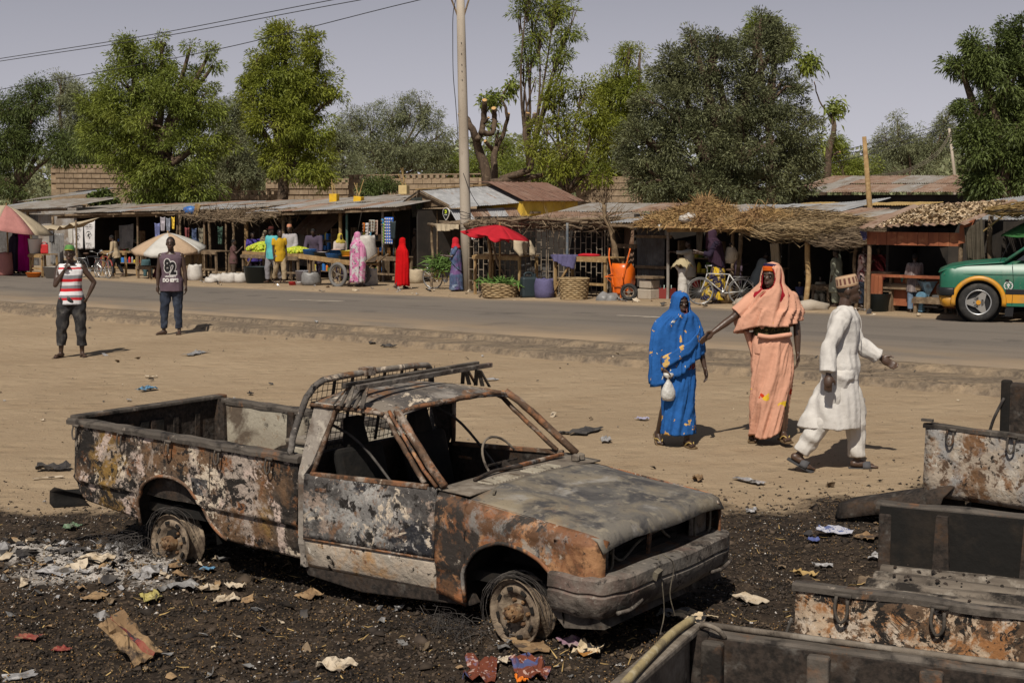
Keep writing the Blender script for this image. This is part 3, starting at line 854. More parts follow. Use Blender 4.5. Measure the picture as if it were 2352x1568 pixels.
 for ya,yb2 in((.035,.235),(W-.235-.06,W-.095)):
  hb=MB();hb.box((.455,(ya+yb2)/2,.565),(.02,yb2-ya,.165));hl=hb.build('headlight',M_DUST,t,bevel=.008)
  q=MB();pts=[]
  for i in range(20):
   a=2*math.pi*i/20;c,s_=math.cos(a),math.sin(a)
   k=(abs(c)**6+abs(s_)**6)**(-1/6)
   pts.append((.49,(ya+yb2)/2+c*k*(yb2-ya)/2,.565+s_*k*.085))
  q.tube(pts,.008,6,closed=True);q.build('headlight_rim',M_HOSE,hl,True)
  q=MB();q.lathe([(0,.468),(.05,.467),(.06,.46)],12,(0,(ya+yb2)/2+.02,.57),'x');q.build('lamp_bowl',M_RIM,hl,True)
 m=MB();m.bar((.47,.66,.48),(.46,.70,.67),.03,.015);m.build('hood_latch_post',M_RUST if False else M_PILLAR,t)
 for pts in([(.43,.30,.55),(.45,.34,.62),(.44,.62,.63),(.43,.95,.585),(.43,1.12,.62)],[(.43,.30,.56),(.45,.40,.50),(.44,.62,.57),(.43,1.0,.60)],[(.42,.8,.66),(.44,.9,.56),(.43,.98,.52)]):
  m=MB();m.tube(curve_path(pts,5),.0085,6);m.build('hose',M_HOSE,t,True)
 path=[(.24,-.035),(.42,-.04),(.53,-.02),(.60,.055),(.628,.25),(.64,W/2),(.628,W-.25),(.60,W-.055),(.53,W+.02),(.42,W+.04),(.24,W+.035)]
 pc=curve_path([(x,y,0)for x,y in path],5)
 prof=[(-.10,.487),(-.012,.484),(0,.474),(.004,.412),(-.006,.402),(-.006,.392),(.003,.384),(-.004,.318),(-.05,.262),(-.09,.262)]
 rows=[]
 for i,p in enumerate(pc):
  d=(pc[min(i+1,len(pc)-1)]-pc[max(i-1,0)]).normalized();nrm=Vector((d.y,-d.x,0))
  rows.append([tuple(p+nrm*o_+Vector((0,0,z+.004*math.sin(i*.9))))for o_,z in prof])
 bp=MB().grid(rows).build('front_bumper',M_BUMPER,t,True,solid=.01)
 md=bp.modifiers.new('edge','EDGE_SPLIT');md.split_angle=R_(40)
 for y in(.20,W-.20):
  q=MB();q.box((.605,y,.325),(.03,.22,.045),(0,-.35,0));q.build('lamp_slot',M_BLACK,bp,bevel=.01)
  q=MB();q.tube(curve_path([(.628,y-.13,.30),(.632,y,.292),(.628,y+.13,.318)],4),.012,6);q.build('slot_lip',M_BUMPER,bp,True)
 m=MB();m.box((.655,.45,.44),(.03,.06,.05),(.2,.3,.1));m.build('splinter',M_HOSE,bp)
 for pts in([(.60,.60,.52),(.66,.63,.46),(.655,.60,.30),(.67,.64,.16)],[(.6,.55,.52),(.655,.50,.40),(.66,.53,.2),(.67,.47,.09)]):
  m=MB();m.tube(curve_path(pts,5),.003,5);m.build('hanging_wire',M_HOSE,bp)
 m=MB();m.prism([(.52,.27),(.56,.20),(.3,.16),(.2,.25)],.05,W-.05,'xz');m.build('front_valance',M_RAIL,t)
 m=MB()
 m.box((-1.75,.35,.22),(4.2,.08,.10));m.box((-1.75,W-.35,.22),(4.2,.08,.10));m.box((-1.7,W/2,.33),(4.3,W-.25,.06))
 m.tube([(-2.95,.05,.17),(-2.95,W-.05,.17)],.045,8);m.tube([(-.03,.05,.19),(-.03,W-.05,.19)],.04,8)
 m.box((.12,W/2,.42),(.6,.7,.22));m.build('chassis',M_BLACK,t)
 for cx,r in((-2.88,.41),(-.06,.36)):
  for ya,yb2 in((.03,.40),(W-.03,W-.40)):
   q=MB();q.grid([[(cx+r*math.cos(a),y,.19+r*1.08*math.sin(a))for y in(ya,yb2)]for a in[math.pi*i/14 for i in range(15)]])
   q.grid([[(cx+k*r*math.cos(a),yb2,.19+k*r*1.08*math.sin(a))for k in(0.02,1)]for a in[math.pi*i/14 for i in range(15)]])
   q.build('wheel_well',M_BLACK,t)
 def rim(x,y,z,s_,name,steer=0,tilt_=0):
  rt=MB()
  rt.lathe([(.192,-.005),(.197,.0),(.190,.008),(.178,.012),(.168,.03),(.150,.05),(.150,.10),(.170,.12),(.185,.14),(.195,.145),(.19,.15),(.178,.147)],28,axis='y')
  r=rt.build(name,M_RIM,t,True,(x,y,z),(tilt_,0,steer))
  if s_<0:r.rotation_euler=(tilt_,0,math.pi+steer)
  q=MB()
  q.lathe([(.165,.034),(.150,.018),(.128,.008),(.108,.022),(.090,.046),(.058,.05),(.056,.03),(.0,.03)],28,axis='y');dsk=q.build('wheel_disc',M_RIM,r,True)
  for k in range(8):
   a=2*math.pi*k/8+.3
   q=MB();q.box((0,0,0),(.042,.012,.022));q.build('vent_hole',M_BLACK,r,loc=(.138*math.cos(a),.006,.138*math.sin(a)),rot=(0,-a+math.pi/2,0),bevel=.004)
  for k in range(6):
   a=2*math.pi*k/6
   q=MB();q.lathe([(.013,.03),(.013,.012),(.008,.006),(0,.006)],6,(.073*math.cos(a),.018,.073*math.sin(a)),'y');q.build('wheel_nut',M_HUB,r)
  q=MB();q.lathe([(.052,.04),(.050,-.03),(.040,-.042),(.026,-.045),(.024,-.055),(0,-.055)],16,axis='y');hb_=q.build('hub',M_HUB,r,True)
  for k in range(8):
   a=2*math.pi*k/8
   q=MB();q.lathe([(.008,-.036),(.008,-.05),(0,-.05)],6,(.039*math.cos(a),0,.039*math.sin(a)),'y');q.build('hub_bolt',M_HUB,hb_)
  return r
 rim(-.035,.035,.185,1,'wheel',R_(-8));rim(-2.95,.04,.125,1,'wheel',0,R_(-4))
 rim(-.035,W-.035,.185,-1,'wheel');rim(-2.95,W-.04,.16,-1,'wheel')
 for cx,cz,n_ in((-.04,.19,26),(-2.95,.15,14)):
  q=MB()
  for k in range(n_):
   r0=random.uniform(.198,.225);a0=random.uniform(-.5,2.5);yy=random.uniform(.01,.15)
   pts=[(cx+r0*math.cos(a0+i*.22),yy+random.uniform(-.008,.008),max(cz+r0*math.sin(a0+i*.22),.02))for i in range(9)]
   q.tube(pts,.0016,3,cap=False)
  for k in range(90):
   x0,y0=cx-.36+random.gauss(0,.11),-.06+random.gauss(0,.06)
   pts=[(x0,y0,.0),(x0+random.gauss(0,.05),y0+random.gauss(0,.04),random.uniform(.05,.13)),(x0+random.gauss(0,.11),y0+random.gauss(0,.06),random.uniform(.0,.16))]
   q.tube(curve_path(pts,3),.0013,3,cap=False)
  q.build('tyre_wire',M_WIRE,t)['kind']='stuff'
 q=MB();q.grid([[(-4.09+.02*i,-.05+.03*i,.37-.012*i),(-4.13+.02*i,-.06+.03*i,.34),(-4.135+.02*i,-.06+.03*i,.25),(-4.10+.02*i,-.05+.03*i,.22)]for i in range(8)])
 q.build('rear_bumper_end',M_BLACK,t,True,solid=.012)
 q=MB();q.box((-4.04,W/2+.1,.31),(.06,W*.75,.07));q.build('rear_bumper',M_BLACK,t,bevel=.015)
 return t
pickup=build_pickup()
# -------------- the three wrecked beds on the right
M_FLOOR=pmat('sooty_floor',(.150,.124,.098),[((.05,.04,.032),2.0,.50,.08,10,0,(.5,3,1)),(SOOT,3.0,.56,.04,12),((.23,.2,.165),9,.6,.06)],rough=.92,bump=.4)
def bed_wreck(label,corner,rz,length,width,rail,bottom,mats,tailgate=False,floor=True,near=True,far=True,hooks=True,ribs=False,end_post=True,floor_z=None,far_up=0.0):
 """local frame: x along the bed to the right, y away from the camera, origin under the near left corner"""
 Mo,Mi=mats
 t=thing('burnt_truck_bed',label,'wrecked truck',corner,rz)
 def wall(y,outer,inner,sgn,rail=rail):
  nx=26
  def yf(x,z):
   return y-sgn*(.014*math.exp(-((z-bottom-.14)/.02)**2))+sgn*.03*max(0,(bottom+.1-z)/.1)**2+.016*mnoise.noise(Vector((x*2.2+corner[0],z*3,y)))+.007*mnoise.noise(Vector((x*7,z*7,y+3)))
  zbot=lambda x:bottom+.012*math.sin(x*3)
  o=MB().grid(skin(frange(0,length,length/nx),zbot,lambda x:rail-.02,yf,12)).build('bed_side',outer,t,True,solid=.014)
  m=MB();m.box((length/2,y+sgn*.075,(rail+bottom)/2+.03),(length-.02,.012,rail-bottom-.10));m.build('inner_wall',inner,o)
  rows=[]
  for i,x in enumerate(frange(-.015,length,.12)):
   w=.010*mnoise.noise(Vector((x*2.3+y,y*7,corner[0])))+.003*math.sin(i*1.7+y)
   a,b=y-sgn*.014,y+sgn*.068
   rows.append([(x,a+w,rail-.036+w),(x,a+w,rail-.010+w*.6),(x,a+sgn*.012+w,rail+w*.7),(x,b-sgn*.012+w,rail-.004+w),(x,b+w,rail-.014),(x,b+w,rail-.040)])
  mr=MB();mr.grid(rows,cv=True);mr.poly(rows[0]);mr.poly(rows[-1]);mr.build('bed_rail',M_RAIL,t)
  return o
 if near:
  wall(0,Mo,M_SOOT,1)
  if hooks:
   for x in frange(.22,length-.1,.46):rope_hook(t,x,-.016,rail-.03,M_RAIL,1.25)
 if far:
  o=wall(width,Mo,Mi,-1,rail+far_up)
  if ribs:
   for x in frange(.10,length,.42):
    m=MB();m.box((x,width-.10,(rail+bottom)/2),(.085,.05,rail-bottom-.05));m.build('rib',M_RAIL,o,bevel=.01)
    m=MB();m.tube([(x+.04,width-.115,bottom+.22),(x+.38,width-.115,bottom+.21)],.012,6);m.build('stiffener',M_DUST,o,True)
   m=MB();m.tube([(.02,width-.01,rail+.01),(length*.4,width-.012,rail+.008),(length,width-.008,rail+.012)],.014,6);m.build('edge_tube',M_DUST,o,True)
 if floor:
  P=[[(x,y,(floor_z or bottom+.10)+.040*((i//2)%2)+.004*math.sin(7*x+i))for x in frange(.05,length,.18)]for i,y in enumerate(frange(.08,width-.08,.042))]
  MB().grid(P).build('bed_floor',M_FLOOR,t)
 if end_post:
  for y in(.05,width-.05):
   m=MB();m.box((.04,y,(rail+bottom)/2),(.07,.08,rail-bottom));m.build('corner_post',M_SOOT,t,bevel=.012)
 m=MB();m.box((length*.5,width/2,bottom*.5),(length*.8,width*.55,bottom+.04));m.build('chassis',M_BLACK,t)
 if tailgate:
  m=MB();m.box((-.02,width/2,(rail+bottom)/2),(.04,width-.06,rail-bottom));tg=m.build('tailgate',M_DUST,t,bevel=.006)
  m=MB();m.box((-.01,width/2,rail),(.085,width-.02,.035));m.build('tailgate_cap',M_DUST,tg,bevel=.01)
 return t
wB=bed_wreck('burnt truck bed with ridged dusty floor and blistered cream side panel',(1.28,6.28,0),R_(-27),2.4,1.72,.80,.27,(M_SPECKB,M_BLACK),floor_z=.50,far_up=.06)
m=MB();m.box((2.36,.86,.60),(.05,1.6,.62));m.build('cab_back',M_SOOT,wB)
for x in(.35,.8,1.25,1.7):
 m=MB();m.prism([(x-.03,.82),(x+.03,.82),(x+.045,.52),(x-.045,.52)],1.60,1.64,'xz');m.build('rib',M_SOOT,wB)
dm=MB()
for k in range(110):
 x,y=random.uniform(.1,2.3),random.choice((random.uniform(.1,1.6),random.uniform(1.25,1.6)));r=random.uniform(.004,.012)
 dm.box((x,y,.545),(r*2,r*random.uniform(1,2.4),r),(random.uniform(-.5,.5),random.uniform(-.5,.5),random.uniform(0,3)),0,.5)
dm.build('floor_rubble',M_SOOT,wB)['kind']='stuff'
m=MB();m.tube(curve_path([(-.03,.05,.62),(-.06,.05,.5),(-.02,.03,.38),(-.05,.0,.26)],5),.008,5);m.build('tailgate_chain',M_WIRE,wB,True)
wA=bed_wreck('burnt truck side panel with flaking grey cream paint, farthest of the wrecks on the right',(3.12,10.62,0),R_(-44),2.2,1.5,.86,.30,(M_SPECKA,M_SOOT))
m=MB()
rows=[[(-.66+.11*i,-.16-.03*math.sin(i*1.7),.05+.026*i),(-.66+.11*i,-.12,.15+.026*i+.02*math.sin(i*3)),(-.62+.11*i,.04+.02*math.sin(i*2.3),.19+.03*i),(-.60+.11*i,.10,.13+.03*i),(-.60+.11*i,.11,.03+.02*i)]for i in range(9)]
m.grid(rows);m.build('crumpled_bumper',M_SOOT,wA,True,solid=.015)
m=MB();m.box((.02,-.012,.885),(.09,.03,.02));m.build('rail_bracket',M_RAIL,wA)
wC=bed_wreck('nearest burnt truck bed with ribbed black inner wall and grey tailgate',(.08,4.16,0),R_(-25),2.6,1.56,.815,.20,(M_DUST,M_SOOT),tailgate=True,floor=True,near=True,far=True,hooks=False,ribs=True)
m=MB();m.tube(curve_path([(.075,.20,.89),(.02,.7,.885),(-.01,1.25,.89),(-.005,1.52,.885)],6),.017,8);
yp=m.build('yellow_pipe',pmat('dirty_yellow_pipe',(.30,.235,.12),[((.12,.095,.06),8,.55,.1),((.4,.34,.22),14,.6,.08)],rough=.7,bump=.2),None,True)
yp.location=(.08,4.16,-.035);yp.rotation_euler=(0,0,R_(-25))
tag(yp,'dirty yellow pipe lying along the tailgate edge of the nearest wreck','pipe')
m=MB();m.tube(curve_path([(.04,1.50,.83),(.07,1.47,.85),(.12,1.46,.84),(.14,1.49,.80)],5),.010,6);m.build('latch_loop',M_DUST,wC,True)
wD=thing('burnt_corner_post','charred truck corner post with a chain, cut by the right edge of the view','wrecked truck',(3.92,11.2,0),R_(-44))
m=MB();m.box((.25,0,.55),(.42,.10,1.1));m.build('corner_panel',M_SOOT,wD,bevel=.02)
m=MB();m.box((.02,-.03,.56),(.08,.06,1.12));m.build('corner_edge',M_BLACK,wD,bevel=.015)
m=MB();m.tube(curve_path([(.02,-.07,.98),(-.05,-.08,.82),(-.10,-.05,.70)],5),.012,6);m.build('chain',M_WIRE,wD,True)
# -------------- materials of the market
M_TIN=pmat('galvanised_tin',(.30,.30,.305),[((.20,.195,.19),1.3,.55,.12,7),((.22,.13,.08),2.2,.66,.05,8,0,(1.6,.5,1)),((.38,.375,.37),5,.6,.1)],rough=.55,metallic=.15,spec=.4)
M_TINRUST=pmat('rusty_tin',(.20,.125,.085),[((.26,.185,.14),1.5,.52,.1,7,0,(1.5,.5,1)),((.29,.27,.25),1.8,.62,.05,8,0,(2,.4,1)),((.11,.055,.032),3,.6,.08,8)],rough=.8)
M_TINGREY=pmat('weathered_tin',(.235,.215,.19),[((.17,.135,.105),1.6,.52,.1,7,0,(1.5,.5,1)),((.30,.29,.28),2.5,.6,.08),((.20,.11,.07),3,.68,.04)],rough=.7)
M_TINDARK=pmat('dark_tin',(.085,.082,.08),[((.05,.04,.035),2,.5,.12,7),((.13,.125,.12),3,.62,.08)],rough=.75)
M_BROWNROOF=pmat('brown_painted_tin',(.175,.098,.070),[((.22,.14,.105),1.5,.56,.1),((.10,.06,.045),3,.62,.06)],rough=.75)
M_YELLOW=pmat('yellow_container_paint',(.56,.37,.055),[((.42,.26,.05),2,.58,.1),((.25,.14,.06),5,.70,.04)],rough=.6)
M_WOOD=pmat('grey_timber',(.165,.115,.07),[((.09,.06,.038),3,.52,.12,7,0,(1,1,.3)),((.24,.175,.11),8,.58,.1)],rough=.85,bump=.2)
M_WOODY=pmat('yellow_timber',(.30,.195,.085),[((.20,.12,.055),4,.52,.12,7),((.37,.26,.13),9,.6,.1)],rough=.85,bump=.2)
M_POLE=pmat('branch_bark',(.17,.12,.072),[((.09,.06,.036),5,.52,.1,7),((.27,.20,.12),8,.6,.1)],rough=.9,bump=.4)
M_DARKWALL=pmat('smoky_wall',(.030,.026,.023),[((.055,.045,.037),1.5,.55,.12)],rough=.95)  # near-black colour puts the deep shade of the stall interiors into the surface
M_MUD=pmat('mud_plaster',(.30,.215,.135),[((.23,.16,.10),1.2,.52,.1,8),((.36,.27,.18),3,.6,.08)],rough=.95,bump=.3,bscale=14)
M_BLOCK=pmat('sandcrete_block',(.275,.20,.130),[((.20,.145,.095),1.0,.52,.12,8),((.33,.25,.17),4,.58,.1),((.12,.09,.06),3,.68,.05)],rough=.95,bump=.3,bscale=20)
M_CONC=pmat('pole_concrete',(.36,.31,.25),[((.29,.245,.19),2,.55,.1,7,0,(1,1,.3)),((.24,.20,.155),9,.65,.06)],rough=.9,bump=.15,rnd=False)
M_THATCH=pmat('grass_thatch',(.24,.17,.09),[((.14,.095,.05),4,.52,.12),((.34,.25,.14),11,.58,.08)],rough=.95,island=.35)
M_STRAWY=pmat('yellow_straw',(.36,.25,.10),[((.24,.155,.065),5,.52,.12)],rough=.95,island=.35)
M_HAY=pmat('dry_hay',(.28,.18,.075),[((.20,.115,.055),2,.52,.1),((.33,.22,.10),3,.6,.08)],rough=.95,island=.35)
M_BRUSH=pmat('brushwood',(.17,.125,.08),[((.10,.07,.045),4,.52,.1)],rough=.95,island=.4)
M_IRON=pmat('painted_iron_bar',(.25,.205,.155),[((.15,.11,.075),6,.54,.1)],rough=.7)
M_RUBBER=pmat('black_rubber',(.022,.021,.020),[((.05,.045,.04),8,.58,.1)],rough=.8)
M_STEEL=pmat('bright_steel',(.50,.50,.49),rough=.35,metallic=.8)
M_REDPANEL=pmat('red_brown_board',(.26,.085,.038),[((.17,.052,.026),2.2,.53,.1,7,0,(2,2,.4)),((.34,.14,.065),5,.62,.06)],rough=.75)
M_SACKW=pmat('white_woven_sack',(.47,.44,.40),[((.34,.31,.28),5,.55,.12)],rough=.8,bump=.3)
M_CLOTHD=cloth('dark_olive_cloth',(.075,.062,.045),.6)
M_CLOTHW=cloth('pale_cloth',(.50,.48,.44),.7)
M_CANVAS=cloth('beige_canvas',(.44,.36,.25),.7)
M_REDCLOTH=cloth('red_cloth',(.42,.018,.028),.7)
M_BLUECLOTH=cloth('slate_blue_cloth',(.11,.10,.19),.65)
M_PINKCLOTH=cloth('faded_pink_cloth',(.40,.18,.16),.75)
M_GREYPL=pmat('grey_plastic_sheet',(.20,.195,.19),[((.11,.105,.1),4,.52,.15)],rough=.4,bump=.4,bscale=12)
_CS={}
def corr_mesh(L,mat,w=.84,pitch=.085,amp=.014,ragged=True):
 key=(round(L,2),mat.name,round(w,2),pitch)
 if key in _CS:return _CS[key]
 n=int(w/pitch*4)
 mb=MB();P=[]
 for i in range(n+1):
  x=w*i/n
  z=amp*math.sin(2*math.pi*x/pitch)
  P.append([(x,L*j/3+(0 if not ragged or j else.015*math.sin(x*5)),z+.01*math.sin(3*x+j))for j in range(4)])
 mb.grid(P)
 me=mb.mesh('roof_sheet',mat,True)
 _CS[key]=me
 return me
class Stall:
 """a stall on two front ground points; local x along the front, y away from the camera"""
 def __init__(s,name,label,cat,p0,p1,group=None):
  s.p0,s.p1=Vector(p0),Vector(p1)
  d=s.p1-s.p0
  s.len=math.hypot(d.x,d.y);s.rz=math.atan2(d.y,d.x)
  s.t=thing(name,label,cat,s.p0,s.rz,group)
  s.ex=Vector((math.cos(s.rz),math.sin(s.rz),0));s.ey=Vector((-s.ex.y,s.ex.x,0))
  s.slope=d.z/s.len
 def L(s,u,v,y=0.0):
  """local (x, z) of a pixel on the vertical plane at local y"""
  d=pix_ray(u,v);o=Vector((0,0,CAM_H))
  t=(s.p0+s.ey*y-o).dot(s.ey)/d.dot(s.ey)
  p=o+d*t-s.p0
  return p.dot(s.ex),p.z
 def W(s,x,y,z):return s.p0+s.ex*x+s.ey*y+Vector((0,0,z))
 def post(s,x,y,h,r=.045,mat=None,lean=(0,0),wob=.03,base=-.15,name='post',n=7):
  pts=[Vector((x+lean[0]*k+random.uniform(-wob,wob)*(0<k<1),y+lean[1]*k+random.uniform(-wob,wob)*(0<k<1),base+(h-base)*k))for k in(0,.25,.5,.75,1)]
  mb=MB();mb.tube(curve_path(pts,3),r,n)
  return mb.build(name,mat or M_POLE,s.t,True)
 def beam(s,a,b,w=.07,h=.09,mat=None,name='beam'):
  mb=MB();mb.bar(a,b,w,h);return mb.build(name,mat or M_WOOD,s.t)
 def box(s,name,c,d,mat,rot=(0,0,0),bevel=0):
  mb=MB();mb.box(c,d,rot);return mb.build(name,mat,s.t,bevel=bevel)
 def roof(s,x0,x1,yf,zf,yb,zb,mats,z1=None,rows=1,w=.84,jit=.02,pitch=.085,amp=.014,name='roof_sheet'):
  """corrugated sheets from the eave (yf, zf) up to (yb, zb); z1 = eave height at x1"""
  L=math.hypot(yb-yf,zb-zf);a=math.atan2(zb-zf,yb-yf)
  z1=zf if z1 is None else z1
  n=max(1,int(round((x1-x0)/(w-.06))));st=(x1-x0)/n
  for r in range(rows):
   l=L/rows+(.12 if rows>1 else 0)
   for i in range(n):
    m=random.choice(mats)
    k=(i+.5)/n
    off=r*L/rows
    dz=(z1-zf)*k
    inst(name,corr_mesh(l,m,w,pitch,amp),s.t,(x0+i*st,yf+off*math.cos(a)-random.uniform(0,jit*4),zf+dz+off*math.sin(a)+.008*(i%2)+.012*r+random.uniform(0,.006)),(a+random.uniform(-jit,jit)*.5,random.uniform(-jit,jit)*.5-math.atan2(z1-zf,x1-x0),random.uniform(-jit,jit)))
 def wall(s,x0,x1,y,z0,z1,mats,along='x',pitch=.085,name='wall_sheet',w=.84,tilt=0):
  n=max(1,int(round(abs(x1-x0)/(w-.05))));st=(x1-x0)/n
  for i in range(n):
   m=random.choice(mats);L=(z1-z0)*random.uniform(.97,1.02)
   if along=='x':inst(name,corr_mesh(L,m,w,pitch),s.t,(x0+i*st,y+.01*(i%2),z0),(R_(90)-tilt,0,random.uniform(-.01,.01)))
   else:inst(name,corr_mesh(L,m,w,pitch),s.t,(y+.01*(i%2),x0+i*st,z0),(R_(90),0,R_(90)))
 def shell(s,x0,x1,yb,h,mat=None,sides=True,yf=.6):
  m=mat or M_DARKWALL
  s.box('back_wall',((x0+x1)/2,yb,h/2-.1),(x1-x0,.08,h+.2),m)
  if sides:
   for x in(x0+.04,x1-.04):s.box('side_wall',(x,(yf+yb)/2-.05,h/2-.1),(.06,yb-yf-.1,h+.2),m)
def straw_mass(name,parent,pts_fn,n,L,w,mat,spread=.5,kind='stuff',dirv=None):
 """many thin straws as one mesh: pts_fn() gives a base point"""
 V,F=[],[]
 for i in range(n):
  p=Vector(pts_fn())
  if dirv is not None:
   d=(Vector(dirv)+Vector((random.gauss(0,spread),random.gauss(0,spread),random.gauss(0,spread)))).normalized()
  else:
   d=Vector((random.gauss(0,1),random.gauss(0,1),random.gauss(0,.45))).normalized()
  l=L*random.uniform(.5,1.2)
  sd=d.cross(Vector((random.gauss(0,1),random.gauss(0,1),random.gauss(0,1)))).normalized()*w*.5
  b=len(V);mid=p+d*l*.5+Vector((0,0,-.05*l+random.gauss(0,.08)*l))
  q=p+d*l
  V+=[p-sd,p+sd,mid+sd,mid-sd,q]
  F+=[(b,b+1,b+2,b+3),(b+3,b+2,b+4,b+4)]
 me=bpy.data.meshes.new(name);me.from_pydata(V,[],[f if f[2]!=f[3]else f[:3]for f in F]);me.materials.append(mat);me.update()
 o=bpy.data.objects.new(name,me);link(o,parent)
 if kind:o['kind']=kind
 return o
def rag(name,parent,P,mat,thick=.008,sag=0.0,folds=0.03,nf=5,seed=0):
 """hanging cloth between four corners P = [top left, top right, bottom right, bottom left]"""
 P=[Vector(p)for p in P];nr=(P[1]-P[0]).cross(P[3]-P[0]).normalized()
 rows=[]
 for i in range(25):
  u=i/24;r=[]
  for j in range(13):
   v=j/12
   p=P[0].lerp(P[1],u).lerp(P[3].lerp(P[2],u),v)
   p=p+nr*folds*(math.sin(nf*2*u*math.pi+seed+v*1.5)+.5*math.sin(nf*3.3*u*math.pi+seed*2))*(.35+.65*v)
   p.z-=sag*math.sin(u*math.pi)*(1-v*.5)
   p.z+=folds*.5*math.sin(u*9+seed)*v
   r.append(p)
  rows.append(r)
 return MB().grid(rows).build(name,mat,parent,True,solid=thick)
# -------------- walls of blocks far behind
_bk=MB().box((0,0,0),(.44,.17,.212)).mesh('block',M_BLOCK)
def block_wall(label,u0,v0,u1,v1,Y0,Y1,hpx,skipf=None,cap=True):
 """wall between two top points; hpx = visible height in pixels"""
 a,b=at(u0,v0,Y0),at(u1,v1,Y1)
 L=math.hypot(b.x-a.x,b.y-a.y);rz=math.atan2(b.y-a.y,b.x-a.x)
 gz=float(zg((a.x+b.x)/2,(a.y+b.y)/2))
 t=thing('block_wall',label,'wall',(a.x,a.y,gz),rz)
 H0,H1=a.z-gz,b.z-gz
 base_h=max(.3,min(H0,H1)-hpx/(FPX/Y0))
 MB().box((L/2,.03,base_h/2-.2),(L,.15,base_h+.4)).build('wall_foot',M_BLOCK,t)
 H=min(H0,H1)-(.20 if cap else 0)
 n=0;rows=int((H-base_h)/.225)
 MB().prism([(0,base_h),(L,base_h),(L,H),(0,H)],.015,.07,'xz').build('mortar',M_MUD,t)
 for r in range(rows):
  for i in range(int(L/.46)):
   if n>295:break
   if skipf and skipf(i,r,rows):continue
   inst('block',_bk,t,(.23+i*.46+(.23 if r%2 else 0),.03+random.uniform(-.012,.012),base_h+.115+r*(H-base_h)/max(rows,1)),(0,0,random.uniform(-.012,.012)));n+=1
 if cap:
  mb=MB()
  for i in range(int(L/.30)):
   if random.random()<.9:mb.box((.15+i*.30,.03,H+.07),(.17,.15,.14))
  mb.box((L/2,.03,H+.165),(L,.16,.05))
  mb.build('coping',M_BLOCK,t)
 return t
block_wall('mud coloured block wall with pierced coping, behind the left stalls under the trees',116,377,300,373,76,77,66)
block_wall('low plastered block wall left of the yellow buckets, behind the long shed roof',395,437,645,431,64,64,34)
block_wall('upper block wall with gaps behind the bright green tree',610,410,812,405,69,69,50)
block_wall('long block wall behind the kiosks, reaching to the concrete pole',800,401,1105,396,65,62,60)
block_wall('plain mud block wall right of the yellow container under the thin tree',1325,407,1475,404,56,54,72,cap=False)
block_wall('short ruined block wall with broken top at the left, over the tin roofs',40,462,196,437,70,71,12)
# -------------- long shed on the left
s1=Stall('long_shed','long open timber shed with weathered tin eave hung with white banners','market stall',G(118,616),G(640,632))
x0,z0=s1 .L(113,492,-.5);x1,z1=s1 .L(560,480,-.5)
s1 .roof(x0,x1,-.5,z0,4.2,z0+.34,[M_TINGREY,M_TINGREY,M_TIN,M_TINRUST],z1,rows=2)
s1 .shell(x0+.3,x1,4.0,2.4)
s1 .beam((x0+.1,-.15,z0-.12),(x1,-.15,z1-.12),.09,.11)
s1 .beam((x0,-.45,z0-.05),(x1,-.45,z1-.05),.05,.07)
for u in(124,318,409,470,520):
 x,_=s1 .L(u,600,-.1);s1 .post(x,-.1,z0-.1+(z1-z0)*(x-x0)/(x1-x0),.05 if u==124 else.04,M_WOOD,wob=.01)
for u in(170,215,262,360):x,_=s1 .L(u,490,-.4);s1 .beam((x,-.45,z0-.06),(x,3,z0+.3),.05,.07,name='rafter')
s0=Stall('tin_shed','grey corrugated tin shed behind the beige umbrella at the left edge','market stall',G(-60,607),G(130,611))
x0,z0=s0 .L(-60,486,-.5);x1,z1=s0 .L(146,478,-.5)
s0 .roof(x0,x1,-.5,z0,3.2,z0+.45,[M_TIN,M_TINGREY],z1,rows=1)
s0 .wall(*(s0 .L(-60,520,0)[0],s0 .L(126,520,0)[0]),0,0,z0-.1,[M_TINGREY,M_TINDARK])
s0 .beam((x0,-.3,z0-.05),(x1,-.3,z1-.05))
s0 .box('wall_post',(s0 .L(66,500,0)[0],-.05,z0/2),(.09,.07,z0),M_WOOD)
def back_roof(label,us,mats,base_drop,pitch=.085,wallmat=None,rows=1):
 """us = [(u,v,Y) eave left, eave right, ridge right, ridge left]"""
 P=[at(*q)for q in us]
 d=P[1]-P[0];rz=math.atan2(d.y,d.x);L=math.hypot(d.x,d.y)
 gz=float(zg(P[0].x,P[0].y))
 st=Stall('tin_roofed_shed',label,'building',(P[0].x,P[0].y,gz),(P[1].x,P[1].y,gz))
 up=P[3]-P[0];dy=up.dot(st.ey)
 shift=up.dot(st.ex)
 zf=P[0].z-gz
 st.roof(0,L,0,zf,max(dy,.8),zf+up.z,mats,P[1].z-gz,rows=rows,pitch=pitch)
 st.box('wall',(L/2,.45,zf/2-.1),(L-.3,.1,zf),wallmat or M_DARKWALL)
 return st
back_roof('low grey tin roof behind the wall at the far left',[(40,466,67),(190,449,67),(196,440,72),(60,450,72)],[M_TIN,M_TINGREY],0,wallmat=M_TINGREY)
back_roof('dusty flat roof just behind the long shed at the left',[(150,484,65),(275,479,64),(275,470,69),(150,471,69)],[M_TINGREY],0,wallmat=M_TINGREY)
s2=Stall('brushwood_awning','sagging brushwood awning on crooked forked poles, left of the fruit cart','awning',G(405,633),G(560,642))
for u,v0,v1,y in((412,484,640,0),(480,512,641,.0),(533,495,640,.1)):
 x,z=s2 .L(u,v0,y);s2 .post(x,y,z,.045,M_POLE,wob=.06)
x0,z0=s2 .L(396,492,-.3);x1,z1=s2 .L(575,497,-.3)
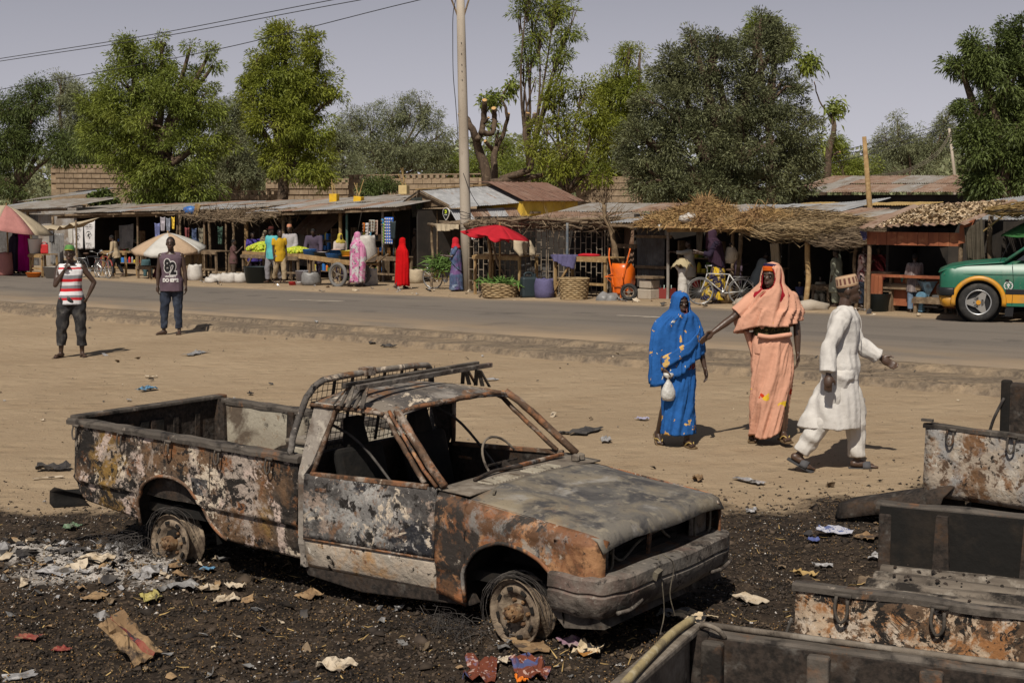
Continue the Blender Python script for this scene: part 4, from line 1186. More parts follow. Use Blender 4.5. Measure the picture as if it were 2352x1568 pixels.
for k in range(46):
 t_=k/45;x=x0+(x1-x0)*t_+random.uniform(-.3,.3)
 y=random.uniform(-.5,2.2);z=z0+.03-.25*math.sin(t_*math.pi)*(y<.6)+random.uniform(-.05,.08)+.06*y
 a=random.uniform(-.4,.4);l=random.uniform(.5,1.1)
 mb=MB();mb.tube(rough_path([(x,y,z),(x+l*.5*math.cos(a),y+l*.5*math.sin(a),z+random.uniform(-.06,.06)),(x+l*math.cos(a),y+l*math.sin(a),z-random.uniform(0,.1))],.02),random.uniform(.014,.035),5)
 mb.build('branch',M_BRUSH,s2 .t,True)
straw_mass('twigs',s2 .t,lambda:(random.uniform(x0,x1),random.uniform(-.5,2),z0+random.uniform(-.15,.1)),900,.5,.02,M_BRUSH)
def lump(name,label,cat,loc,r,mat,seed=0,nz=.3,group=None,res=2):
 bm=bmesh.new();bmesh.ops.create_icosphere(bm,subdivisions=res,radius=1)
 for v in bm.verts:
  k=1+nz*(mnoise.noise(v.co*1.6+Vector((seed*3.1,seed,0)))+.6*mnoise.noise(v.co*4+Vector((seed,5,seed))))
  v.co=Vector((v.co.x*r[0]*k,v.co.y*r[1]*k,max(v.co.z,-.75)*r[2]*k))
 me=bpy.data.meshes.new(name);bm.to_mesh(me);bm.free();me.materials.append(mat)
 me.polygons.foreach_set('use_smooth',[True]*len(me.polygons))
 o=bpy.data.objects.new(name,me);link(o);o.location=loc
 return tag(o,label,cat,group)if label else o
M_BLUEBAG=pmat('blue_plastic_bag',(.03,.10,.32),[((.06,.2,.45),5,.55,.1)],rough=.4)
p=s2 .W(*[s2 .L(438,484,.3)[0],.3,s2 .L(438,484,.3)[1]]);lump('plastic_bag','crumpled blue plastic bag on the brushwood awning','bag',p,(.28,.2,.16),M_BLUEBAG,3)
x,z=s2 .L(452,483,.2)
pb=thing('broken_boards','two brown broken boards sticking up from the brushwood awning','boards',s2 .W(x,.2,z),s2 .rz)
for k in(0,1):MB().box((k*.12-.05,0,0),(.14,.04,.45),(0,.25+.2*k,0)).build('board',M_WOODY,pb)
# -------------- fruit shed
s3=Stall('fruit_shed','open shed with rusty patched tin roof over the fruit carts and basins','market stall',G(548,634),G(905,648))
x0,z0=s3 .L(536,492,-.35);x1,z1=s3 .L(912,477,-.35)
s3 .roof(x0,x1,-.35,z0,3.8,z0+.50,[M_TINRUST,M_TIN,M_TINGREY,M_TINGREY,M_TINRUST],z1,rows=2,jit=.035)
s3 .shell(x0+.2,x1,3.7,2.35)
s3 .beam((x0,-.3,z0-.06),(x1,-.3,z1-.06),.06,.08);s3 .beam((x0,.0,z0-.02),(x1,.0,z1-.02),.07,.1)
for u,r,m in((567,.075,M_WOODY),(652,.06,M_WOOD),(668,.05,M_WOOD),(783,.06,M_WOODY),(798,.045,None),(880,.045,M_TINGREY)):
 x,_=s3 .L(u,600,.05);s3 .post(x,.05,z0+(z1-z0)*(x-x0)/(x1-x0)-.02,r,m or pmat('green_pipe',(.05,.12,.10),[((.10,.12,.09),6,.55,.1)],rough=.6),wob=.008)
s3 .wall(*(s3 .L(670,560,2.4)[0],s3 .L(745,560,2.4)[0]),2.4,.3,1.5,[M_TINRUST,M_TINGREY])
x,z=s3 .L(672,512,1.6)
inst('inner_roof_sheet',corr_mesh(1.5,M_TINRUST),s3 .t,(x,1.5,z-.35),(R_(38),.1,0));inst('inner_roof_sheet',corr_mesh(1.5,M_TINRUST),s3 .t,(x+.8,1.5,z-.38),(R_(38),.1,0))
s3 .wall(*(s3 .L(748,560,1.8)[0],s3 .L(782,560,1.8)[0]),1.8,.2,1.25,[M_TIN])
M_BUCKY=pmat('yellow_jerrycan',(.62,.38,.02),[((.5,.3,.03),4,.55,.1)],rough=.5)
M_BUCKB=pmat('beige_bucket',(.50,.38,.18),[((.4,.3,.15),4,.55,.1)],rough=.6)
def cut_can(u,v,w,h,mat,label,y=2.2,tip=0.0):
 x,z=s3 .L(u,v,y)
 t=thing('cut_jerrycan',label,'planter',s3 .W(x,y,z),s3 .rz+.4,tilt=(0,tip))
 mb=MB()
 for k in range(4):
  a=k*math.pi/2;c,q=math.cos(a),math.sin(a)
  mb.box((c*w/2,q*w/2,h/2),(.02 if k%2==0 else w,w if k%2==0 else.02,h))
 mb.box((0,0,.01),(w,w,.02));mb.build('can',mat,t,bevel=.02)
 MB().box((0,0,h*.8),(w-.03,w-.03,.05)).build('soil',M_MUD,t)
 for k in range(4):
  m=MB();m.tube([(random.uniform(-.1,.1),random.uniform(-.1,.1),h*.8),(random.uniform(-.25,.1),random.uniform(-.1,.1),h+random.uniform(.2,.6))],.012,5);m.build('dry_stem',M_STRAWY,t)
cut_can(768,467,.26,.33,M_BUCKY,'yellow cut jerrycan with tall dry stems on the fruit shed roof')
cut_can(823,466,.27,.22,M_BUCKY,'yellow cracked can tipped over on the fruit shed roof',tip=.12)
cut_can(928,446,.28,.30,M_BUCKB,'beige round edged bucket of straw on the roof beside the gabled kiosk',y=2.6)
# -------------- gabled kiosk
_g0=G(909,641)
s4=Stall('gabled_kiosk','small kiosk with grey tin gable roof and dark doorway beside the concrete pole','kiosk',_g0,(_g0 .x+RDX*2.15,_g0 .y+RDY*2.15,_g0 .z))
xa,za=s4 .L(964,437,-.5);xl,zl=s4 .L(905,480,-.5);xr,zr_=s4 .L(1031,472,-.5)
D4=3.6
m=MB();m.prism([(xl+.04,zl),(xr-.04,zr_),(xa,za-.03)],-.42,-.36,'xz');m.build('gable_board',M_WOOD,s4 .t)
rise=.22
def slope_sheets(st,xr,zr,xe,ze,y0,y1,mats,rise=0.0,name='roof_sheet'):
 """sheets running from the ridge line (xr, zr) down to the eave (xe, ze), laid side by side along y"""
 w=.84;n=max(1,int(round((y1-y0)/(w-.05))));L=math.hypot(xe-xr,ze-zr)
 for i in range(n):
  o=inst(name,corr_mesh(L+.1,random.choice(mats),w),st.t)
  k=(i+.5)/n
  ey=Vector((xe-xr,0,ze-zr)).normalized()
  ex=Vector((0,1,rise/(y1-y0))).normalized()
  if xe<xr:ex=-ex
  ez=ex.cross(ey)
  M=Matrix((ex,ey,ez)).transposed().to_4x4()
  yy=y0+(y1-y0)*(i if xe>xr else i+1)/n
  M.translation=Vector((xr,yy,zr+rise*(yy-y0)/(y1-y0)+.006*(i%2)))
  o.matrix_local=M
slope_sheets(s4,xa,za,xr+.08,zr_-.05,-.55,D4,[M_TIN],rise)
slope_sheets(s4,xa,za,xl-.05,zl-.03,-.55,D4,[M_TINGREY],rise)
s4 .beam((xa-.02,-.6,za+.03),(xa-.02,D4,za+rise+.05),.16,.03,M_WOODY,'ridge_cap')
s4 .beam((xl,-.5,zl-.03),(xa,-.5,za-.03),.03,.10,M_WOOD,'barge_board');s4 .beam((xa,-.5,za-.03),(xr,-.5,zr_-.03),.03,.10,M_WOOD,'barge_board')
for x in(.03,2.1):s4 .post(x,-.1,zl-.05,.05,M_WOOD,wob=.01)
s4 .shell(.0,2.15,3.2,zl)
MB().box((1.0,-.2,.04),(2.9,.9,.16)).build('step',M_MUD,s4 .t,bevel=.02)
xq,zq=s4 .L(1036,462,0)
for i in range(5):
 m_=(M_TIN,M_TINRUST,M_TIN,M_TINRUST,M_TINRUST)[i]
 o=inst('leaning_sheet',corr_mesh(1.25,m_),s4 .t)
 ey=Vector((.55,0,-.62)).normalized();ex=Vector((0,1,.01)).normalized();ez=ex.cross(ey)
 M=Matrix((ex,ey,ez)).transposed().to_4x4();M.translation=Vector((xr+.02,-.5+i*.8,zr_-.12+.02*i));o.matrix_local=M
x,z=s4 .L(958,476,-.6)
hb=thing('hanging_board','black weathered board with a faded green emblem hanging from the kiosk gable','sign',s4 .W(x,-.6,z),s4 .rz,tilt=(0,-.06))
MB().box((0,0,0),(.50,.03,.62)).build('board',pmat('black_board',(.025,.028,.024),[((.06,.06,.05),4,.58,.1)],rough=.7),hb,bevel=.005)
m=MB()
for k in range(26):
 a=random.random()*6.28;r=random.random()**.5
 m.box((.08+.09*r*math.cos(a),-.0165,.02+.20*r*math.sin(a)),(.03,.002,random.uniform(.02,.05)),(0,random.uniform(-1,1),0))
m.build('faded_emblem',pmat('faded_green_print',(.10,.16,.05),rough=.8),hb)
MB().bar((0,0,.30),(.02,.02,.55),.012).build('hanger',M_IRON,hb)
def text_mesh(name,body,size,mat,parent,loc,rot=(R_(90),0,0),bold=0.0,align='CENTER',sx=1.0):
 cu=bpy.data.curves.new(name,'FONT');cu.body=body;cu.size=size;cu.align_x=align;cu.align_y='CENTER';cu.extrude=.002;cu.offset=bold
 tmp=bpy.data.objects.new(name,cu);COL.objects.link(tmp)
 dg=bpy.context.evaluated_depsgraph_get()
 me=bpy.data.meshes.new_from_object(tmp.evaluated_get(dg));me.name=name
 bpy.data.objects.remove(tmp)
 me.materials.clear();me.materials.append(mat)
 o=bpy.data.objects.new(name,me);link(o,parent);o.location=loc;o.rotation_euler=rot;o.scale=(sx,1,1)
 return o
M_SIGNBLK=pmat('sign_black',(.012,.013,.012),rough=.5)
M_SIGNWHT=pmat('sign_white',(.62,.60,.56),rough=.5)
M_SIGNGRN=pmat('sign_lime',(.48,.58,.03),rough=.5)
x,z=s4 .L(1025,491,-.75)
sg=thing('phone_sign','black teardrop shop sign with white rim and lime green mark','sign',s4 .W(x,-.75,z),s4 .rz-.15)
def drop(r,n=28):
 pts=[]
 for i in range(n):
  a=math.pi*2*i/n
  px,pz=r*math.sin(a),-r*math.cos(a)
  if pz<0:k=min(1,-pz/r);px*=(1-.55*k**2);pz=pz*1.35
  else:pz*=.72
  pts.append((px,pz+.05))
 return pts
MB().prism(drop(.185),-.015,.015,'xz').build('sign_rim',M_SIGNWHT,sg)
MB().prism(drop(.165),-.019,-.0155,'xz').build('sign_face',M_SIGNBLK,sg)
m=MB();m.prism([(-.05,.12),(.03,.12),(.055,.09),(.055,.04),(.03,.01),(-.05,.01),(-.05,.05),(.005,.05),(.005,.08),(-.05,.08)],-.023,-.0195,'xz');m.build('sign_mark',M_SIGNGRN,sg)
text_mesh('sign_lettering','etisalat',.055,M_SIGNWHT,sg,(0,-.021,-.03))
MB().bar((0,0,.16),(0,.3,.30),.015).build('hanger',M_IRON,sg)
# -------------- yellow container house behind the lattice
_c0=at(1200,459,47.0);cgz=float(zg(_c0 .x,_c0 .y))
sc_=Stall('container_shop','yellow ribbed container shop with brown tin roof behind the lattice stall','container',(_c0 .x,_c0 .y,cgz),(_c0 .x+RNX*2.9,_c0 .y+RNY*2.9,cgz))
Hc=_c0 .z-cgz
mb=MB();rows=[]
for i in range(2*11):
 x=2.75*i/21;o_=-.05 if(i//2)%2 else 0.0
 rows.append([(x,o_,z)for z in(.1,Hc*.5,Hc-.05)])
mb.grid(rows);mb.build('ribbed_wall',M_YELLOW,sc_.t,solid=.02)
sc_.box('container_body',(1.38,1.1,Hc/2),(2.72,2.1,Hc-.1),M_YELLOW)
sc_.box('lock_bar',(.55,-.075,Hc-.42),(.5,.03,.07),M_WOOD)
for i in range(9):
 sc_.beam((.12+i*.31,-.25,Hc-.02),(.12+i*.31,1.55,Hc+.62),.035,.03,M_BROWNROOF,'roof_rib')
m=MB();m.grid([[(-.1,-.22,Hc-.035),(-.1,1.5,Hc+.60)],[(2.85,-.22,Hc-.035),(2.85,1.5,Hc+.60)]]);m.grid([[(-.1,1.5,Hc+.60),(-.1,2.4,Hc+.62)],[(2.85,1.5,Hc+.60),(2.85,2.4,Hc+.62)]])
m.build('roof_skin',M_BROWNROOF,sc_.t,solid=.02)
# -------------- lattice stall
s5=Stall('lattice_stall','stall closed by a pale brick pattern steel lattice under a brushwood roof','market stall',G(1076,672),G(1392,679))
xe,ztop=s5 .L(1385,522,0)
ztop=min(ztop,s5 .L(1100,524,0)[1])
def lattice_panel(x0,x1,z0,z1,y,cw=.17,ch=.30):
 mb=MB();b=.017
 nx=max(2,int(round((x1-x0)/cw)));cwx=(x1-x0)/nx
 for i in range(nx+1):mb.box((x0+i*cwx,y,(z0+z1)/2),(b,b,z1-z0))
 for i in range(nx):
  z=z0+(ch*.5 if i%2 else 0)
  while z<z1:
   mb.box((x0+(i+.5)*cwx,y,z),(cwx-b-.004,b*.9,b));z+=ch
 mb.box(((x0+x1)/2,y-.002,z1),(x1-x0+b,b*1.4,b*1.4));mb.box(((x0+x1)/2,y-.002,z0),(x1-x0+b,b*1.4,b*1.4))
 return mb.build('lattice_panel',M_IRON,s5 .t)
npan=5
for i in range(npan):lattice_panel(xe*i/npan+.02,xe*(i+1)/npan-.02,.03,ztop-(.02 if i%2 else.06),.0+.03*(i%2))
mb=MB()
for k in range(8):mb.box((xe+.03,.05+k*.16,ztop/2),(.022,.022,ztop))
for k in range(7):
 z=.1+(.15 if k%2 else 0)
 while z<ztop:mb.box((xe+.03,.13+k*.16,z),(.02,.138,.022));z+=.3
mb.build('lattice_panel',M_IRON,s5 .t)
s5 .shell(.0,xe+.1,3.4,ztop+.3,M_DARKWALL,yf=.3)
s5 .box('floor_slab',(xe/2,1.7,.0),(xe,3.3,.08),M_DARKWALL)
x,z=s5 .L(1240,640,.7);s5 .box('grey_bin',(x,.7,.5),(.95,.4,.95),M_TINDARK,bevel=.02)
xr0,zr0=s5 .L(1080,522,-.3);xr1,zr1=s5 .L(1400,512,-.3)
for k in range(70):
 t_=k/69;x=xr0+(xr1-xr0)*t_+random.uniform(-.4,.3);y=random.uniform(-.55,.4)
 z=ztop+.10+random.uniform(-.05,.16);a=random.uniform(-.25,.25);l=random.uniform(.5,1.5)
 mb=MB();mb.tube(rough_path([(x,y,z),(x+l*.5,y+a*.5,z+random.uniform(-.05,.05)),(x+l,y+a,z+random.uniform(-.06,.06))],.02),random.uniform(.015,.045),5)
 mb.build('branch',M_BRUSH,s5 .t,True)
straw_mass('twigs',s5 .t,lambda:(random.uniform(xr0,xr1),random.uniform(-.5,.8),ztop+random.uniform(.05,.2)),1400,.45,.018,M_BRUSH)
x0,z0=s5 .L(1195,507,.3);x1,z1=s5 .L(1405,511,.3)
s5 .roof(x0,x1+.2,.3,ztop+.2,4.2,ztop+.62,[M_TINRUST,M_TINRUST,M_TINGREY],rows=2,jit=.03)
x,z=s5 .L(1303,512,-.6);s5 .post(x,-.6,z,.035,pmat('blue_grey_pipe',(.10,.12,.14),[((.2,.18,.15),5,.6,.1)],rough=.6),wob=.004)
x,z=s5 .L(988,515,.1)
aw=Stall('branch_awning','rough branch awning on a crooked pole left of the concrete pole','awning',G(985,660),G(1075,670))
x,z=aw.L(992,512,0);aw.post(x,0,z,.04,wob=.07)
for k in range(9):
 xa_,za_=aw.L(984+random.uniform(0,30),508+random.uniform(0,14),0);xb_,zb_=aw.L(1075+random.uniform(0,60),506+random.uniform(0,16),0)
 mb=MB();y=random.uniform(-.2,.3);mb.tube(rough_path(sub_path([(xa_,y,za_),(xb_,y+.2,zb_)],.4),.04),random.uniform(.025,.06),6);mb.build('branch',M_BRUSH,aw.t,True)
xa_,za_=aw.L(1000,514,-.1);xb_,zb_=aw.L(1055,535,-.1)
rag('canvas_flap',aw.t,[(xa_,-.12,za_),(xb_,-.12,za_),(xb_,-.16,zb_+.1),(xa_+.3,-.18,zb_)],M_CANVAS)
# -------------- shop with the hay on its roof
s6=Stall('hay_roof_shop','dark open shop with grey corrugated eave and dry hay heaped on its roof','market stall',G(1402,681),G(1690,692))
x0,z0=s6 .L(1400,512,-.45);x1,z1=s6 .L(1688,514,-.45)
s6 .roof(x0,x1,-.45,z0,4.2,z0+.42,[M_TINRUST,M_TINGREY,M_TINGREY,M_TIN],z1,rows=2,jit=.02)
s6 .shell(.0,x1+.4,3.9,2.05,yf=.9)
s6 .beam((x0,-.4,z0-.06),(x1,-.4,z1-.06),.05,.06);s6 .beam((s6 .L(1535,520,-.2)[0],-.2,z0-.16),(x1,-.2,z1-.14),.07,.09,M_WOODY)
for u,m_ in((1534,M_TINGREY),(1682,M_WOOD),(1408,M_WOOD)):
 x,_=s6 .L(u,600,-.1);s6 .post(x,-.1,z0-.05,.04,m_,wob=.012)
xa_,_=s6 .L(1472,600,.6);xb_,_=s6 .L(1531,600,.2)
s6 .wall(xa_,xb_,.45,.25,z0-.1,[M_TINGREY,M_TINDARK])
for z in(.75,1.5):s6 .beam((xa_,.40,z),(xb_,.40,z),.05,.07)
s6 .wall(s6 .L(1418,600,1.2)[0],s6 .L(1468,600,1.2)[0],1.2,.1,z0-.1,[M_TINDARK,M_TINRUST])
s6 .beam((s6 .L(1405,580,.5)[0],.5,1.25),(s6 .L(1470,580,.5)[0],.5,1.25),.06,.1)
def bulb(st,u,v,y):
 x,z=st.L(u,v,y);t=thing('light_bulb','unlit white bulb hanging under the grey eave of the hay roofed shop','lamp',st.W(x,y,z))
 MB().ball((0,0,0),(.06,.06,.075)).build('globe',M_SIGNWHT,t,True);MB().lathe([(.025,.06),(.025,.12),(0,.12)],8).build('socket',M_SIGNBLK,t)
bulb(s6,1516,521,-.65)
def hay_pile(st,u0,v0,u1,v1,y,hgt,label,n=5200,mat=None):
 xa,za=st.L(u0,v0,y);xb,zb=st.L(u1,v1,y)
 c=st.W((xa+xb)/2,y,(za+zb)/2)
 t=thing('hay_heap',label,'hay',c,st.rz)
 hl=(xb-xa)/2
 rows=[]
 for i in range(26):
  a=i/25*2-1;r=[]
  for j in range(10):
   b=j/9*2-1
   h=max(0,(1-a*a))**.5*max(0,(1-b*b))**.5*hgt*(.8+.35*math.sin(a*5+1)+.2*math.sin(a*11+b*5))
   r.append((a*hl,b*.9+.2,h+b*.1-.02))
  rows.append(r)
 MB().grid(rows).build('hay_core',mat or M_HAY,t,True)
 def fn():
  a,b=random.uniform(-1,1),random.uniform(-1,1)
  h=max(0,1-a*a)**.5*max(0,1-b*b)**.5*hgt*(.8+.35*math.sin(a*5+1)+.2*math.sin(a*11+b*5))
  return(a*hl,b*.9+.2,h+b*.1+random.uniform(-.04,.05))
 straw_mass('straws',t,fn,n,.30,.016,mat or M_HAY)
 return t
hay_pile(s6,1496,510,1688,512,-.05,.42,'big heap of brown dry hay on the corrugated shop roof')
p=s6 .L(1578,503,-.6);lump('white_bundle','white cloth bundle lying in the hay at the roof edge','bundle',s6 .W(p[0],-.55,p[1]),(.24,.18,.14),M_SACKW,5)
sg2=back_roof('wide pale grey tin roof behind the thatched awning',[(1755,507,40.5),(1940,489,38.5),(1955,474,44),(1640,474,45)],[M_TIN],0,wallmat=M_TINDARK)
# -------------- thatched awning
s7=Stall('thatched_awning','ragged thatch awning on a yellow barked pole over seated people','awning',G(1690,697),G(1990,713))
x0,z0=s7 .L(1680,512,-.4);x1,z1=s7 .L(1858,545,-.4);x2,z2=s7 .L(1990,556,-.2)
def thatch(st,xa,za,xb,zb,y0,y1,th,n,name='thatch_bundle',mat=None,parts=9,dv=(1,.0,-.05),sp=.10):
 for k in range(parts):
  a,b=k/parts,(k+1)/parts
  y_=y0+(y1-y0)*a
  def fn():
   t=random.random()
   zz=za+(zb-za)*t-.10*math.sin(t*math.pi)*(1-a)
   return(xa+(xb-xa)*t-.3,y_+random.uniform(0,(y1-y0)/parts*1.4),zz+random.uniform(-th,th*.4)+a*.22)
  straw_mass(name,st.t,fn,n//parts,.55,.017,mat or M_THATCH,sp,None,dv)
thatch(s7,x0,z0+.10,x1,z1+.16,-.6,1.8,.17,6500)
thatch(s7,x1-.1,z1+.02,x2-.3,z2+.02,-.3,1.2,.06,1500,mat=M_BRUSH)
hay_pile(s7,1688,512,1760,514,-.1,.25,'small tuft of tawny hay at the left end of the thatch',1600)
for k in range(16):
 a=random.random();xx=x0+(x2-x0)*a;zz=np.interp(xx,[x0,x1,x2],[z0-.1,z1-.05,z2-.05])
 mb=MB();mb.tube(rough_path([(xx-.3,random.uniform(-.4,2),zz),(xx+.6,random.uniform(-.4,2),zz-.03)],.02),.03,5);mb.build('pole',M_POLE,s7 .t,True)
for u,vt,y,r,lean in((1852,552,-.1,.06,(.03,0)),(1693,530,.3,.05,(.12,0)),(1777,550,1.2,.05,(0,0)),(1968,560,.6,.04,(0,0))):
 x,z=s7 .L(u,vt,y);s7 .post(x,y,z,r,M_WOODY if u==1852 else M_POLE,lean=lean,wob=.05)
s7 .shell(.1,x2,3.8,1.72,yf=1.6)
s7 .roof(x0+.1,x2+.1,1.6,z1+.25,4.0,z1+.55,[M_TINGREY,M_TINRUST],rows=1,jit=.06)
x,z=s7 .L(1777,560,.9);rag('hanging_rag',s7 .t,[(x-.12,.9,z),(x+.15,.9,z+.02),(x+.18,.9,z-.45),(x-.02,.9,z-.6)],M_CANVAS,folds=.04)
# -------------- red board kiosk
s8=Stall('red_kiosk','kiosk with rust red fascia board and counter, pale chips drying on its roof','kiosk',G(1990,713),G(2215,722))
x0,z0=s8 .L(1968,527,-.7);x1,z1=s8 .L(2214,518,-.7)
s8 .roof(x0,x1,-.7,z0,1.6,z0+.48,[M_TINRUST],z1,pitch=.21,amp=.02,jit=.012)
xf0,zf0=s8 .L(1991,562,-.45);xf1,zf1=s8 .L(2206,563,-.45)
nb=9
for i in range(nb):
 a=xf0+(xf1-xf0)*i/nb;b=xf0+(xf1-xf0)*(i+1)/nb
 m=MB();m.box(((a+b)/2,-.45+random.uniform(-.006,.006),(z0+zf0)/2-.02),(b-a-.008,.025,z0-zf0-.05));m.build('fascia_board',M_REDPANEL,s8 .t)
m=MB();m.prism([(xf1-.02,zf1+.02),(xf1+.12,zf1+.05),(xf1+.3,z1+.12),(xf1,z1)],-.5,-.44,'xz');m.build('torn_board',M_REDPANEL,s8 .t)
for u in(1996,2206):
 x,_=s8 .L(u,600,-.4);s8 .post(x,-.4,z0-.05,.045,M_WOOD,wob=.01)
xc0,zc=s8 .L(1990,632,-.2);xc1,_=s8 .L(2028,632,-.2)
for i in range(4):
 m=MB();m.box((xc0+(xc1-xc0)*(i+.5)/4,-.2,zc*.5+.18),((xc1-xc0)/4-.01,.03,zc-.36));m.build('counter_board',M_REDPANEL,s8 .t)
s8 .box('counter_top',((xc0+xf1)/2,.05,zc),(xf1-xc0,.5,.05),M_REDPANEL)
s8 .box('counter_front',((xc1+xf1)/2,.1,zc*.55),(xf1-xc1,.03,zc*.75),M_REDPANEL)
s8 .shell(xf0-.1,xf1+.1,2.6,1.85,yf=.5)
_chip_pts=[]
def chips(n=2600):
 V,F=[],[]
 for i in range(n):
  t=random.random();w=random.random()
  amp=math.sin(math.pi*min(1,t*1.02))**.5
  y=-.62+2.0*w;x=x0+.35+(x1-x0-.45)*t
  hump=.26*max(0,1-abs(w-.42)*2.2)*(.45+.55*t)*amp
  c=Vector((x,y,z0+(y+.7)*.21+(z1-z0)*t+.03+random.uniform(.3,1)*hump))
  E=Euler((random.uniform(-.9,.9),random.uniform(-.9,.9),random.uniform(0,6))).to_matrix()
  l,h=random.uniform(.03,.06),random.uniform(.02,.04);b=len(V)
  for q in((-l,-h,0),(l,-h*.6,.01),(l*.8,h,.02),(-l*.7,h,-.01)):V.append(c+E@Vector(q))
  F.append((b,b+1,b+2,b+3))
 me=bpy.data.meshes.new('drying_chips');me.from_pydata(V,[],F)
 me.materials.append(pmat('dried_chips',(.36,.27,.17),[((.22,.15,.085),3,.55,.1),((.5,.42,.31),6,.62,.05)],rough=.9,island=.45));me.update()
 o=bpy.data.objects.new('drying_chips',me);link(o);o.location=s8 .p0;o.rotation_euler=(0,0,s8 .rz)
 tag(o,'heap of pale dried chips spread on the red kiosk roof','chips',kind='stuff')
 rows=[]
 for i in range(20):
  t=i/19;r=[]
  for j in range(9):
   w=j/8;amp=math.sin(math.pi*min(1,t*1.02))**.5 if 0<t<.98 else 0
   y=-.62+2.0*w
   r.append((x0+.35+(x1-x0-.45)*t,y,z0+(y+.7)*.21+(z1-z0)*t+.015+.22*max(0,1-abs(w-.42)*2.2)*(.45+.55*t)*amp))
  rows.append(r)
 MB().grid(rows).build('chip_bed',M_THATCH,o,True)
chips()
x,z=s8 .L(2212,508,-.55);xb,zb=s8 .L(2262,600,-.55)
rag('hanging_tarp',None,[s8 .W(x+.05,-.6,z-.12),s8 .W(xb-.1,-.5,z+.08),s8 .W(xb+.02,-.6,zb),s8 .W(x+.15,-.65,zb+.02)],M_CLOTHD,folds=.05,nf=4,sag=.05)
tag(bpy.data.objects['hanging_tarp'],'dark olive cloth hanging from the roof corner right of the red kiosk','tarpaulin')
x,z=s8 .L(1974,530,-.55);xb,zb=s8 .L(1990,549,-.55)
r_=rag('blue_rag',None,[s8 .W(x,-.55,z),s8 .W(xb,-.55,z-.02),s8 .W(xb,-.55,zb),s8 .W(x+.1,-.55,zb-.03)],M_BLUECLOTH,folds=.02)
tag(r_,'slate blue cloth pinned at the left eave of the red kiosk','cloth')
def quad_roof(label,q,n,mats,rib=9):
 P=[at(*k)for k in q]
 gz_=float(zg(P[0].x,P[0].y));o=Vector((P[0].x,P[0].y,gz_))
 t=thing('tin_roofed_shed',label,'building',o)
 for i in range(n):
  a,b=i/n,(i+1.06)/n;rows=[]
  for k in range(rib*4+1):
   u=a+(b-a)*k/(rib*4);dz=Vector((0,0,.014*math.sin(k*math.pi/2)+.01*(i%2)))
   e,r=P[0].lerp(P[1],u)-o,P[3].lerp(P[2],u)-o
   rows.append([e+dz,e.lerp(r,.5)+dz,r+dz])
  MB().grid(rows).build('roof_sheet',random.choice(mats),t,True,fixn=False)
 for k in(0,1):
  p=(P[k].lerp(P[3-k],.5))-o;MB().bar((p.x,p.y,-.1),(p.x,p.y,p.z-.03),.1).build('post',M_WOOD,t)
 e0,e1=P[0]-o,P[1]-o
 MB().bar(e0+Vector((0,.4,-.08)),e1+Vector((0,.4,-.08)),.06,.1).build('beam',M_WOOD,t)
 return t
quad_roof('large blue grey tin roof rising to the right behind the red kiosk',[(1912,511,34.5),(2420,503,30.5),(2420,440,35),(2085,488,40)],8,[M_TIN,M_TIN,M_TINGREY])
s9=Stall('straw_roof_stall','dark stall with yellow straw roof behind the green car at the right edge','market stall',G(2262,722),G(2400,730))
x0,z0=s9 .L(2244,490,-.6);x1,z1=s9 .L(2420,470,-.6)
thatch(s9,x0+.3,z0+.08,x1,z1+.12,-.6,1.9,.10,3600,mat=M_STRAWY,dv=(.96,-.2,.06),sp=.06)
s9 .shell(-.1,3.2,2.8,1.8)
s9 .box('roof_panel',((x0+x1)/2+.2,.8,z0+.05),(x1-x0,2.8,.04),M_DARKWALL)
x,_=s9 .L(2273,600,-.1);s9 .post(x,-.1,z0-.05,.05,M_WOOD,wob=.02)
mb=MB();mb.bar((.75,-.5,z0-.02),(.1,-.4,z0-.42),.025);mb.build('prop_stick',M_STRAWY,s9 .t)
b_=back_roof('long low building with rusty brown tin roof behind the right stalls',[(1800,442,50),(2240,442,46),(2236,405,50),(1850,407,54)],[M_TINRUST,M_TINRUST,M_TINGREY],0,rows=2,wallmat=M_DARKWALL)
back_roof('strip of yellow straw roofing above the pale grey tin roof',[(1760,474,47),(2100,472,43),(2100,464,45),(1760,466,49)],[M_STRAWY],0,wallmat=M_MUD)
# -------------- trees
def leafmat(name,c,c2,trans=.28):
 return pmat(name,c,[(c2,.55,.5,.14,3)],rough=.55,trans=trans,island=.35,spec=.3,rnd=False)
M_NEEM=leafmat('neem_leaves',(.135,.170,.030),(.190,.215,.034))
M_NEEMB=leafmat('bright_neem_leaves',(.165,.195,.028),(.235,.25,.034),.32)
M_DKGREEN=leafmat('dark_leaves',(.070,.094,.026),(.105,.132,.034),.2)
M_TAMAR=leafmat('grey_green_leaves',(.088,.098,.045),(.140,.146,.068),.15)
M_ACACIA=leafmat('hazy_leaves',(.150,.165,.085),(.195,.205,.105),.2)  # paler leaf colour carries the haze of distance on the far trees
M_YELGRN=leafmat('yellow_green_leaves',(.165,.19,.020),(.215,.225,.030),.35)
M_BARK=pmat('tree_bark',(.10,.068,.045),[((.055,.038,.026),5,.5,.12,7,0,(1,1,.3)),((.17,.125,.085),9,.62,.08)],rough=.95,bump=.5,bscale=14)
M_CUT=pmat('cut_wood',(.45,.28,.12),rough=.9)
